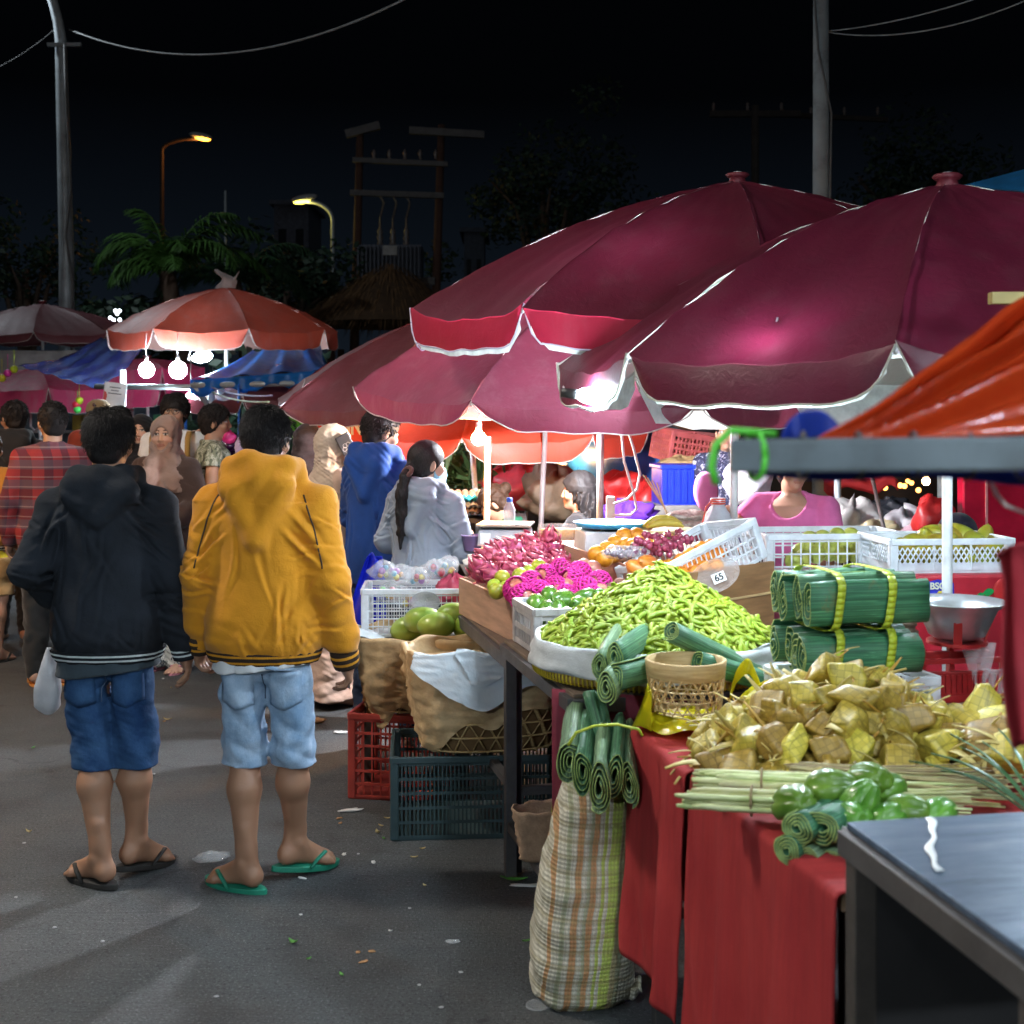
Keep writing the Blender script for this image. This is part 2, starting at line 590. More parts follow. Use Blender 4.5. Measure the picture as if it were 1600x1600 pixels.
def person(label, loc, H, rotz=0., skin=(.36, .20, .13), yaw=0., pitch=0., roll=0., pose=None, top=None, bottom=None, hair=None, hijab=None, shoes=None, vox=.009, curl=.55,
		   group=None, lean=0., headscale=1., seed=1, wide=1., palm=None, face=True, hand_pose=None, cat='person'):
	J = {}
	for s_, sg in (('L', -1), ('R', 1)):
		for k_, v_ in SK.items():
			J[k_ + s_] = Vector((v_[0] * sg, v_[1], v_[2]))
	for k_, v_ in (pose or {}).items():
		J[k_] = Vector(v_)
	for s_ in 'LR':
		J['sh' + s_].x *= wide
	HC = Vector(J.get('head', (0, .015, 1.575)))
	Rh = (Euler((radians(pitch), radians(roll), 0)).to_matrix())
	Rh = Matrix.Rotation(radians(yaw), 3, 'Z') @ Rh
	hs = headscale
	def hp(x, y, z): return HC + Rh @ (Vector((x, y, z)) * hs)
	root = thing('person', label, cat, loc, rotz, group)
	root.scale = (H / 1.7,) * 3
	F = Field((-.62, -.55, -.02), (.62, .62, 1.78), vox)
	# trunk
	F.prof([.82, .90, 1.0, 1.1, 1.2, 1.3, 1.38, 1.43], [.13 * wide, .155 * wide, .135 * wide, .128 * wide, .14 * wide, .155 * wide, .15 * wide, .07], [.085, .10, .092, .088, .095, .10, .085, .05], k=.04)
	F.cone((0, -.015, 1.37), HC + Rh @ Vector((0, -.02, -.07)), .058, .052, .03)
	for s_ in 'LR':
		hi, kn, an = J['hip' + s_], J['knee' + s_], J['ank' + s_]
		lg = .72 if (bottom and bottom.get('kind', 'shorts') != 'shorts') else 1.
		F.cone(hi, kn, .082 * wide * lg, .054 * lg, .03)
		cd = (an - kn); mid = kn + cd * .33 + Vector((0, -.018 * lg, 0))
		F.cone(kn, mid, .050 * lg, .057 * lg, .03); F.cone(mid, an + Vector((0, 0, .05)), .056 * lg, .035 * lg, .025); F.cone(an + Vector((0, 0, .06)), an, .035, .036, .015)
		fd = J.get('foot' + s_)
		fd = Vector(fd).normalized() if fd else Vector((.17 if s_ == 'R' else -.17, 1, -.05)).normalized()
		J['_fd' + s_] = fd
		side = fd.cross(Vector((0, 0, 1))).normalized(); up = side.cross(fd)
		hl = an - fd * .035 - up * .038
		F.ell(hl + fd * .006, (.030, .034, .032), .035)
		for e_ in (-1, 1): F.ell(an + side * e_ * .026 + up * .012, (.014, .014, .014), .018)
		F.cone(hl + up * .02 - fd * .004, an + Vector((0, -.012, .13)), .017, .02, .02)
		F.cone(an - up * .01 + fd * .02, an + fd * .12 - up * .052, .034, .024, .02)
		F.cone(hl + up * .0, an + fd * .12 - up * .054, .028, .022, .02)
		Rf = Matrix((side, fd, up)).transposed()
		F.ell(an + fd * .105 - up * .054, (.044, .045, .021), .02, Rf)
		for j in range(5):
			o = (j - 2) * .0185 * (1 if s_ == 'R' else -1)
			L = (.175, .172, .163, .152, .138)[j]
			b = an + fd * .115 - up * .056 + side * o * 1.05
			F.cone(b, an + fd * L - up * .062 + side * o * 1.25, .017, (.0125, .009, .0085, .008, .0075)[j], .008)
		sh, el, wr = J['sh' + s_], J['elb' + s_], J['wr' + s_]
		F.cone(sh.lerp(el, .16), el, .046, .040, .03); F.cone(el, el.lerp(wr, .3), .040, .041, .02); F.cone(el.lerp(wr, .3), wr, .041, .026, .02)
		sg = 1 if s_ == 'R' else -1
		v = (wr - el).normalized()
		hpz = (hand_pose or {}).get(s_)
		if hpz: v, nn, tt, cu = Vector(hpz[0]), hpz[1], hpz[2], hpz[3]
		else: nn, tt, cu = Vector((-sg, -.15, 0)), Vector((0, 1, 0)), curl
		J['_hand' + s_] = (wr, v)
		hand(F, wr, v, nn, tt, cu)
	# head
	def he(c, r, k=.02, sub=False, R=None): F.ell(hp(*c), [x * hs for x in r], k, Rh @ R if R is not None else Rh, sub)
	def hcn(a, b, ra, rb, k=.01): F.cone(hp(*a), hp(*b), ra * hs, rb * hs, k)
	he((0, -.005, .03), (.073, .092, .087)); he((0, .035, -.045), (.054, .055, .07), .03); hcn((0, .06, -.092), (0, .072, -.09), .022, .019, .02)
	for sg in (-1, 1):
		he((sg * .073, -.004, -.012), (.010, .021, .032), .008, R=Euler((radians(-10), 0, radians(-sg * 25))).to_matrix())
		he((sg * .042, .066, -.028), (.026, .022, .022), .025)
		if face:
			he((sg * .031, .099, .008), (.019, .014, .011), .012, True)
			he((sg * .031, .077, .008), (.014, .0135, .0115), .004)
	if face:
		hcn((0, .086, .012), (0, .101, -.027), .007, .0110, .014)
		for sg in (-1, 1): he((sg * .011, .098, -.031), (.009, .009, .007), .006)
		he((0, .088, -.054), (.022, .011, .006), .008); he((0, .086, -.066), (.019, .011, .0065), .008)
	sk = np.array(skin, np.float32)
	RhT = np.array(Rh.transposed())
	hcv = np.array(HC)
	def colfn(P):
		c = np.tile(sk, (len(P), 1))
		q = ((P - hcv) @ RhT.T) / hs
		x, y, z = q[:, 0], q[:, 1], q[:, 2]
		ax = np.abs(x)
		fr = (y > .045) & (np.abs(z) < .12)
		lip = fr & (((x / .025) ** 2 + ((z + .060) / .0125) ** 2) < 1)
		c[lip] = sk * .4 + np.array((.30, .07, .06)) * .5
		chk = fr & (((ax - .04) / .02) ** 2 + ((z + .025) / .02) ** 2 < 1)
		c[chk] = sk * .9 + np.array((.05, .0, .0))
		eye = fr & (((ax - .031) / .0165) ** 2 + ((z - .007) / .0072) ** 2 < 1)
		c[eye] = (.5, .47, .44)
		iris = fr & (((ax - .031) ** 2 + (z - .008) ** 2) < .0068 ** 2)
		c[iris] = (.015, .008, .006)
		lid = fr & (np.abs(ax - .031) < .019) & (np.abs(z - .0155 + 8. * (ax - .031) ** 2) < .0034)
		c[lid] = (.02, .012, .01)
		br = fr & (np.abs(ax - .034) < .022) & (np.abs(z - .034 + 6 * (ax - .036) ** 2) < .0048)
		c[br] = (.02, .012, .01)
		return c
	F.mesh('body', skin_mat(), root, colfn)
	# ---------------- clothing
	if top:
		tv = top.get('vox', vox)
		T = Field((-.62, -.55, .3), (.62, .62, 1.68), tv)
		lo = top.get('hem', .84); w = top.get('w', 1.) * wide; dp = top.get('d', 1.)
		hw = top.get('hemw', .175); 
		zs = [lo, lo + .05, lo + .13, 1.1, 1.2, 1.3, 1.37, 1.415, 1.45]
		T.prof(zs, [hw * w, (hw + .014) * w, (hw + .018) * w, .172 * w, .178 * w, .182 * w, .158 * w, .10, .06], [.118 * dp, .132 * dp, .132 * dp, .125 * dp, .128 * dp, .128 * dp, .115 * dp, .085, .06], cy=[0, -.004, -.006, -.004, 0, 0, -.004, -.01, -.01], k=.03)
		if top.get('flare'):
			T.prof([lo, lo + .15, 1.05], [top['flare'], .17 * w, .15 * w], [top['flare'] * .8, .13, .12], k=.03)
		r1, r2, r3 = top.get('sleeve_r', (.076, .064, .050))
		for s_ in 'LR':
			sh, el, wr = J['sh' + s_], J['elb' + s_], J['wr' + s_]
			if top.get('sleeve', 'long') == 'long':
				end = el.lerp(wr, top.get('send', .97))
				T.cone(sh + (el - sh) * .13 - Vector((.012 * (1 if s_ == 'R' else -1), 0, .012)), el, r1 * .92, r2, .05)
				T.cone((0.05 * (1 if s_ == 'R' else -1), -.015, 1.42), sh + (el - sh) * .06, .035, .058, .03); T.cone(el, el.lerp(wr, .7), r2, r2 * .93, .02); T.cone(el.lerp(wr, .68), end, r2 * .92, r3, .02)
			else:
				T.cone(sh.lerp(el, .10), sh.lerp(el, .62), r1 * .86, r1 * .93, .04)
				T.cone((0.05 * (1 if s_ == 'R' else -1), -.015, 1.42), sh, .035, .055, .03)
		fr, fa = top.get('fold', (16, .007))
		def msk(x, y, z):
			return .55 + .9 * np.clip(1 - np.abs(z - 1.1) / .12, 0, 1) * np.clip((np.abs(x) - .15) / .06, 0, 1) + .5 * np.clip((lo + .22 - z) / .2, 0, 1)
		T.warp(folds(seed + 3, fr, fa, (1., .5, .09), msk))
		T.warp(folds(seed + 9, 30, .0045, (.7, .7, 1.1), lambda x, y, z: np.clip(1 - np.abs(z - 1.1) / .12, 0, 1) * np.clip((np.abs(x) - .15) / .06, 0, 1) + np.clip((lo + .16 - z) / .14, 0, 1) * .8 + .12))
		if top.get('crease'):
			rc_ = random.Random(seed * 7)
			for _ in range(16):
				T.crease((rc_.uniform(-.17, .17) * w, rc_.choice((-.12, -.12, .12)), rc_.uniform(lo + .10, 1.30)), (1, 0, rc_.gauss(0, .30)), rc_.uniform(.06, .15), rc_.uniform(.007, .013), rc_.uniform(.004, .008))
			for _ in range(9):
				T.crease((rc_.uniform(-.17, .17) * w, -.12, lo + rc_.uniform(.03, .08)), (1, 0, rc_.gauss(0, .5)), rc_.uniform(.03, .05), .008, .006)
			for s_ in 'LR':
				sh, el, wr = J['sh' + s_], J['elb' + s_], J['wr' + s_]
				for _ in range(13):
					q = rc_.uniform(-.7, .85); c_ = el.lerp(wr, q) if q > 0 else el.lerp(sh, -q)
					T.crease(c_ + Vector((rc_.uniform(-.05, .05), rc_.uniform(-.07, .0), 0)), (rc_.gauss(0, .45), rc_.gauss(0, .3), 1), rc_.uniform(.04, .075), rc_.uniform(.006, .010), rc_.uniform(.005, .009))
				for _ in range(5):
					T.crease(sh.lerp(el, .3) + Vector((-.05 * (1 if s_ == 'R' else -1) + rc_.gauss(0, .02), -.09, rc_.gauss(-.02, .04))), (.8 * (1 if s_ == 'R' else -1), 0, rc_.uniform(.4, 1.)), rc_.uniform(.05, .09), .009, .007)
		T.cut((0, 0, -1), (0, 0, lo))
		if top.get('sleeve', 'long') != 'long':
			for s_ in 'LR':
				sh, el = J['sh' + s_], J['elb' + s_]
				a = sh.lerp(el, .58); d = (el - sh).normalized()
				T.cone(a + d * .045, a + d * .1, .11, .11, 0, sub=True)
		hd = top.get('hood')
		if hd:
			Hh = Vector((0, 0, hd.get('up', 0)))
			pts = [(0, .075, 1.385), (.075, .045, 1.425), (.105, -.02, 1.455), (.085, -.085, 1.465), (0, -.112, 1.46), (-.085, -.085, 1.465), (-.105, -.02, 1.455), (-.075, .045, 1.425), (0, .075, 1.385)]
			for i in range(8):
				T.cone(Vector(pts[i]) + Hh * (1 if 2 <= i <= 5 else .3), Vector(pts[i + 1]) + Hh * (1 if 1 <= i <= 4 else .3), hd.get('r', .036), hd.get('r', .036), .03)
			T.ell(Vector((0, -.115, 1.40)) + Hh, (.125, .05, .075), .04)
			T.cone(Vector((-.09, -.125, 1.405)) + Hh * .8, (0, -.14, hd.get('tip', 1.27)), .042, .026, .035); T.cone(Vector((.09, -.125, 1.405)) + Hh * .8, (0, -.14, hd.get('tip', 1.27)), .042, .026, .035)
			if hd.get('peak'): T.cone(Vector((0, -.105, 1.45)) + Hh, Vector(hd['peak']), .055, .03, .05)
			T.warp(folds(seed + 21, 22, .005, (1, 1, 1.3), lambda x, y, z: 1. * (z > 1.36) * (y < .1)))
		elif top.get('collar', True):
			for i in range(10):
				a0, a1 = 2 * pi * i / 10, 2 * pi * (i + 1) / 10
				q = lambda a: Vector((.068 * sin(a), -.01 - .066 * cos(a), 1.425 + .018 * cos(a)))
				T.cone(q(a0), q(a1), .016, .016, .012)
		if top.get('scoop'):
			T.ell((0, .11, 1.43), (.105, .13, .115), .01, sub=True)
		tm = T.mesh(top.get('name', 'jacket'), top['mat'], root)
		if top.get('band'):
			B = Field((-.3, -.25, lo - .05), (.3, .25, lo + .06), .005)
			B.prof([lo - .03, lo - .01, lo + .012], [(hw - .006) * w, (hw + .004) * w, (hw + .010) * w], [.113 * dp, .121 * dp, .126 * dp], k=.01)
			B.warp(folds(seed + 5, 60, .002, (1, 1, .1)))
			b = B.mesh('waistband', top['band'], tm)
			for s_ in 'LR':
				el, wr = J['elb' + s_], J['wr' + s_]
				d = (wr - el).normalized(); c = el.lerp(wr, .97)
				mb = MB(); R = d.to_track_quat('Z', 'X').to_matrix()
				mb.lathe([(.02, -.035), (r3 * 1.0, -.03), (r3 * 1.03, 0), (r3 * .93, .034), (r3 * .9, .04), (.02, .04)], 16, (0, 0, 0))
				o = mb.build('cuff', top.get('cuffmat', top['band']), tm, True)
				o.location = c; o.rotation_euler = R.to_euler()
		if top.get('under'):
			U = Field((-.3, -.25, lo - .14), (.3, .25, lo + .03), .006)
			ul = top.get('under_len', .055)
			U.prof([lo - ul, lo], [(hw - .004) * w, (hw - .012) * w], [.116 * dp, .108 * dp], k=.01)
			U.warp(folds(seed + 6, 40, .005, (1, 1, .2)))
			U.cut((.12, 0, -1), (0, 0, lo - ul * .85))
			U.mesh('shirt_tail', top['under'], root)
	if bottom:
		bv = bottom.get('vox', vox)
		kind = bottom.get('kind', 'shorts')
		Bf = Field((-.4, -.4, .02), (.4, .4, 1.05), bv)
		Bf.prof([.79, .86, .93, 1.02], [q * wide * bottom.get('slim', 1.) for q in (.165, .168, .160, .15)], [.112, .118, .112, .10], cy=[-.012, -.014, -.008, 0], k=.03)
		for s_ in 'LR':
			hi, kn, an = J['hip' + s_], J['knee' + s_], J['ank' + s_]
			if kind == 'skirt': continue
			hr = bottom.get('hemr', .088)
			Bf.cone(hi + Vector((0, -.018, -.02)), kn, .092 * wide * bottom.get('slim', 1.), hr, .02)
			if kind == 'shorts':
				Bf.cone(kn, kn.lerp(an, .3), hr, hr * 1.02, .01)
			else:
				Bf.cone(kn, an, hr, bottom.get('cuff', .06), .02)
		if kind != 'skirt': Bf.cone((0, -.035, .86), (0, -.015, .76), .085, .045, .03)
		if kind == 'skirt':
			Bf.prof([.06, .3, .6, .85], [.23, .21, .18, .15], [.2, .18, .15, .11], k=.03)
		mk = None
		Bf.warp(folds(seed + 40, 26, .007, (.8, .8, 1.1)))
		Bf.warp(folds(seed + 41, 60, .0025, (.6, .6, 1.2)))
		if kind == 'shorts': Bf.cut((bottom.get('tilt', 0), 0, -1), (0, 0, bottom.get('hem', .41)))
		if top: Bf.cut((0, 0, 1), (0, 0, top.get('hem', .84) + (-.5 * top.get('under_len', .055) if top.get('under') else .035)))
		bo = Bf.mesh(bottom.get('name', 'shorts'), bottom['mat'], root)
		if bottom.get('pockets'):
			hit = project(bo)
			for sg in (-1, 1):
				mb = MB()
				def pk(u, v, sg=sg):
					x = sg * (.028 + .112 * u); z = .765 - .135 * v * (1 - .16 * abs(2 * u - 1)) + .01 * u
					p = hit(x, z)
					return Vector((x, p - .003 if p is not None else -.12, z))
				mb.sheet(pk, 8, 8)
				mb.build('back_pocket', bottom['mat'], bo, True, solid=.005)
			mb = MB()
			mb.tube([Vector((.004, (hit(.004, z) or -.1) - .001, z)) for z in [.76 - .012 * i for i in range(9)]], .0022, 5)
			sm = mat('seam_thread_' + bottom['mat'].name, (.05, .08, .14), .9)
			mb.build('seat_seam', sm, bo, True)
	if hair:
		style = hair.get('style', 'short'); th = hair.get('th', .018)
		hv = hair.get('vox', min(vox, .007))
		G = Field(tuple(HC + Vector((-.22, -.27, -.55 if style in ('long', 'ponytail') else -.19))), tuple(HC + Vector((.22, .2, .2))), hv)
		def ge(c, r, k=.02, sub=False): G.ell(hp(*c), [x * hs for x in r], k, Rh, sub)
		ge((0, -.010, .028), (.073 + th, .093 + th, .090 + th))
		if hair.get('nape', True): ge((0, -.045, -.035), (.06 + th * .6, .05 + th * .6, .058))
		G.warp(folds(seed + 60, hair.get('fr', 60), hair.get('amp', .006), (1, 1, .7)))
		ge((0, .115, -.035), (.075, .085, .085 + hair.get('fringe', 0.)), .012, True)
		ge((0, .05, -.14), (.14, .13, .085), .01, True)
		ge((0, -.02, -.175), (.13, .14, hair.get('napecut', .085)), .01, True)
		ge((0, .108, -.06), (.15, .095, .088), .008, True)
		for sg in (-1, 1):
			ge((sg * .088, .008, -.02), (.03, .026, .04), .008, True)
		if style == 'fade':
			for sg in (-1, 1): ge((sg * .12, .0, -.06), (.055, .15, .10), .01, True)
			ge((0, -.14, -.09), (.12, .055, .085), .01, True)
		if style == 'bun':
			ge((0, -.12, .05), (.042, .042, .042), .012)
		if style == 'ponytail':
			a = hp(0, -.10, -.005)
			tail = hair.get('tail', [(0, -.15, -.05), (.0, -.165, -.14), (0, -.16, -.26), (0, -.15, -.36), (0, -.145, -.44)])
			rr = [.022, .030, .033, .030, .022, .006]
			prev = a
			for i, q in enumerate(tail):
				q = HC + Vector(q)
				G.cone(prev, q, rr[i], rr[i + 1], .015); prev = q
			G.warp(folds(seed + 61, 90, .004, (1.2, 1.2, .05), lambda x, y, z: 1. * (z < HC.z - .06)))
		if style == 'long':
			G.prof([HC.z - .50, HC.z - .3, HC.z - .1, HC.z + .03], [.09, .105, .098, .085], [.03, .045, .06, .09], cy=[HC.y - .12, HC.y - .11, HC.y - .07, HC.y - .02], k=.03)
			G.warp(folds(seed + 62, 70, .008, (1.2, 1.2, .12), lambda x, y, z: 1. * (z < HC.z)))
		if hair.get('cut'):
			G.cut(*hair['cut'])
		hm = G.mesh('hair', hair.get('mat', hair_mat()), root)
		nst = hair.get('strands', 0)
		if nst:
			r = random.Random(seed * 13); mb = MB()
			for i in range(nst):
				u = r.uniform(-pi, pi); zz = r.uniform(-.55, 1.)
				cz = sqrt(max(0, 1 - zz * zz))
				n = Vector((cz * sin(u), cz * cos(u), zz))
				p = Vector((n.x * (.073 + th), n.y * (.093 + th) - .01, .028 + n.z * (.09 + th)))
				if p.y > .06 and p.z < .07: continue
				if p.y > .0 and p.z < -.0: continue
				if p.z < -.075: continue
				sw = Vector((n.x * .8 + r.gauss(0, .38), n.y * .8 - .25 + r.gauss(0, .38), -.9 + r.gauss(0, .3)))
				d = (sw - n * sw.dot(n)).normalized()
				L = r.uniform(.022, .045) * hair.get('slen', 1.)
				b = p - n * .006
				q1 = p + d * L * .5 + n * r.uniform(.001, .008); q2 = p + d * L + n * r.uniform(-.008, .013)
				mb.tube([hp(*b), hp(*q1), hp(*q2)], [q * hair.get('sr', 1.) for q in (.0042, .0032, .0006)], 4, False)
			mb.build('hair_strands', hair.get('mat', hair_mat()), hm, True)
	if hijab:
		hvx = hijab.get('vox', min(vox, .008))
		G = Field((-.36, -.34, 1.0), (.36, .36, 1.80), hvx)
		def ge(c, r, k=.02, sub=False): G.ell(hp(*c), [x * hs for x in r], k, Rh, sub)
		ge((0, -.012, .02), (.094, .116, .112)); ge((0, .01, -.07), (.082, .09, .075), .04)
		G.cone(hp(0, -.01, -.09), (0, 0, 1.40), .088, .10, .05)
		G.prof([1.20, 1.30, 1.36, 1.41, 1.46], [.19 * wide, .20 * wide, .185 * wide, .14, .095], [.145, .145, .13, .11, .09], k=.04)
		if hijab.get('tail', True):
			sx = hijab.get('side', -1)
			G.cone((sx * .02, .12, 1.40), (sx * .05, .155, 1.30), .06, .065, .03); G.cone((sx * .05, .155, 1.30), (sx * .08, .16, 1.12), .062, .045, .03)
		G.warp(folds(seed + 70, 38, .008, (.5, .7, 1.4), lambda x, y, z: 1. * (z < HC.z + .1) * (.5 + .5 * (z < HC.z - .06))))
		G.warp(folds(seed + 71, 90, .0022, (.5, .8, 1.6)))
		ge((0, .125, -.018), (.058, .085, .080), .012, True)
		G.cut((0, 0, -1), (0, 0, hijab.get('low', 1.12)))
		G.mesh('headscarf', hijab['mat'], root)
	if shoes:
		for s_ in 'LR':
			an, fd = J['ank' + s_], J['_fd' + s_]
			side = fd.cross(Vector((0, 0, 1))).normalized(); up = side.cross(fd)
			sg = 1 if s_ == 'R' else -1
			R = Matrix((side, fd, up)).transposed()
			o0 = an - up * .074
			if shoes['kind'] in ('flipflop', 'sandal'):
				mb = MB(); out = []
				for i in range(28):
					a = 2 * pi * i / 28
					y = .052 + .137 * sin(a); x = (.046 + .008 * sin(a)) * cos(a) * (1.0 if abs(sin(a)) < .85 else .9) + .004 * sg * -1
					out.append((x, y))
				n = len(out); T_ = .020
				vs = [R @ Vector((x, y, -T_ + .012 * max(0, (y - .12) / .07))) for x, y in out] + [R @ Vector((x, y, .0 + .012 * max(0, (y - .12) / .07))) for x, y in out]
				mb.add([o0 + v for v in vs], [tuple(range(n))[::-1], tuple(range(n, 2 * n))] + [(i, (i + 1) % n, n + (i + 1) % n, n + i) for i in range(n)])
				so = mb.build('sandal', shoes['mat'], root, False, bevel=.003)
				mb = MB()
				toe = Vector((-.012 * sg, .145, .004))
				for e in (-1, 1):
					pts = [o0 + R @ Vector(q) for q in ((e * .045, .045, -.004), (e * .043, .075, .030), (e * .026, .108, .047), (toe.x, .138, .026), (toe.x, .148, .0))]
					mb.tube(pts, [.008, .010, .010, .007, .005], 6, True, flat=.6)
				mb.build('strap', shoes.get('strap', shoes['mat']), so, True)
			else:
				S = Field(tuple(o0 + Vector((-.25, -.25, -.04))), tuple(o0 + Vector((.25, .25, .16))), .006)
				S.cone(o0 + R @ Vector((0, -.03, .035)), o0 + R @ Vector((0, .12, .028)), .043, .040, .02)
				S.cone(o0 + R @ Vector((0, .1, .028)), o0 + R @ Vector((-.008 * sg, .165, .018)), .042, .03, .02)
				S.cone(o0 + R @ Vector((0, -.02, .05)), o0 + R @ Vector((0, -.01, .1)), .042, .040, .02)
				S.cut((0, 0, -1), o0 + Vector((0, 0, -.004)))
				so = S.mesh('shoe', shoes['mat'], root)
				mb = MB(); n = 24; vs = []
				for zz in (-.018, .008):
					for i in range(n):
						a = 2 * pi * i / n
						vs.append(o0 + R @ Vector(((.046 + .006 * sin(a)) * cos(a), .058 + .142 * sin(a), zz)))
				mb.add(vs, [tuple(range(n))[::-1], tuple(range(n, 2 * n))] + [(i, (i + 1) % n, n + (i + 1) % n, n + i) for i in range(n)])
				mb.build('sole', shoes.get('sole', shoes['mat']), so, False, bevel=.004)
	root['_J'] = 0
	del root['_J']
	return root, J

# patterned cloths
def stripes_mat(name, base, line, z0, w=.009, gap=.018):
	"""knitted rib band with two pale stripes round it"""
	m, nt, out = nodes_of(name)
	p = principled(nt, out, base, .9, 0, .2)
	z = sep(nt, coord(nt))[2]
	f = None
	for zc in (z0 - gap / 2, z0 + gap / 2):
		d = mth(nt, 'LESS_THAN', mth(nt, 'ABSOLUTE', mth(nt, 'SUBTRACT', z, zc)), w / 2)
		f = d if f is None else mth(nt, 'MAXIMUM', f, d)
	nt.links.new(mixc(nt, f, base, line), p.inputs['Base Color'])
	v = coord(nt, 'Object', (1, 1, .05))
	bump(nt, p, noise(nt, v, 260, 2), .4, .004)
	return m

def plaid_mat(name, stops_base, c2, c3, sx=22., sz=22.):
	m, nt, out = nodes_of(name)
	p = principled(nt, out, stops_base, .9, 0, .2)
	s_ = sep(nt, coord(nt))
	a = mth(nt, 'SINE', mth(nt, 'MULTIPLY', mth(nt, 'ADD', s_[0], mth(nt, 'MULTIPLY', s_[1], .8)), sx * 2 * pi / 2))
	b = mth(nt, 'SINE', mth(nt, 'MULTIPLY', s_[2], sz * 2 * pi / 2))
	fa = mth(nt, 'GREATER_THAN', a, .1); fb = mth(nt, 'GREATER_THAN', b, .1)
	c = mixc(nt, mth(nt, 'MULTIPLY', fa, .62), stops_base, c2)
	c = mixc(nt, mth(nt, 'MULTIPLY', fb, .55), c, c3)
	a2 = mth(nt, 'GREATER_THAN', mth(nt, 'SINE', mth(nt, 'MULTIPLY', s_[2], sz * 2 * pi)), .93)
	c = mixc(nt, mth(nt, 'MULTIPLY', a2, .28), c, (.4, .33, .30))
	nt.links.new(c, p.inputs['Base Color'])
	bump(nt, p, noise(nt, coord(nt), 24, 4, .6, .6), .3, .012)
	return m

def blotch_mat(name, stops, scale=16., stretch=(1, 1, 1), rough=.9, interp='CONSTANT'):
	m, nt, out = nodes_of(name)
	p = principled(nt, out, stops[0][1], rough, 0, .2)
	v = coord(nt, 'Object', stretch)
	nt.links.new(ramp(nt, noise(nt, v, scale, 5, .6, 1.2), stops, interp), p.inputs['Base Color'])
	bump(nt, p, noise(nt, coord(nt), 24, 4, .6, .6), .3, .012)
	return m

def denim(name, col, fade):
	m, nt, out = nodes_of(name)
	p = principled(nt, out, col, .85, 0, .25)
	v = coord(nt)
	f = noise(nt, v, 7., 5, .65)
	tw = noise(nt, coord(nt, 'Object', (1, 1, .25), (0, .5, 0)), 420, 2)
	c = ramp(nt, f, [(.36, col), (.68, fade)])
	c = mixc(nt, mth(nt, 'MULTIPLY', tw, .5), c, tuple(x * .55 for x in col))
	nt.links.new(c, p.inputs['Base Color'])
	bump(nt, p, mth(nt, 'ADD', mth(nt, 'MULTIPLY', tw, .2), noise(nt, v, 30, 4, .6, .5)), .35, .010)
	return m

SKIN_A = (.33, .175, .105); SKIN_B = (.42, .24, .16); SKIN_C = (.26, .13, .075)
black_knit = cloth('black_sweat_fabric', (.012, .014, .018), .92, .3, col2=(.020, .025, .034), bstr=.3, sheen=0.)
mustard = cloth('mustard_sweat_fabric', (.58, .235, .012), .9, .12, bstr=.3)
rib_black = stripes_mat('black_rib_white_stripes', (.012, .014, .018), (.55, .6, .6), .818, .007, .017)
rib_cuff_b = stripes_mat('black_cuff_white_stripes', (.012, .014, .018), (.55, .6, .6), .012, .007, .017)
rib_gold = stripes_mat('brown_rib_gold_stripes', (.035, .022, .015), (.58, .25, .02), .818, .008, .022)
rib_cuff_g = stripes_mat('brown_cuff_gold_stripes', (.035, .022, .015), (.58, .25, .02), .005, .010, .026)

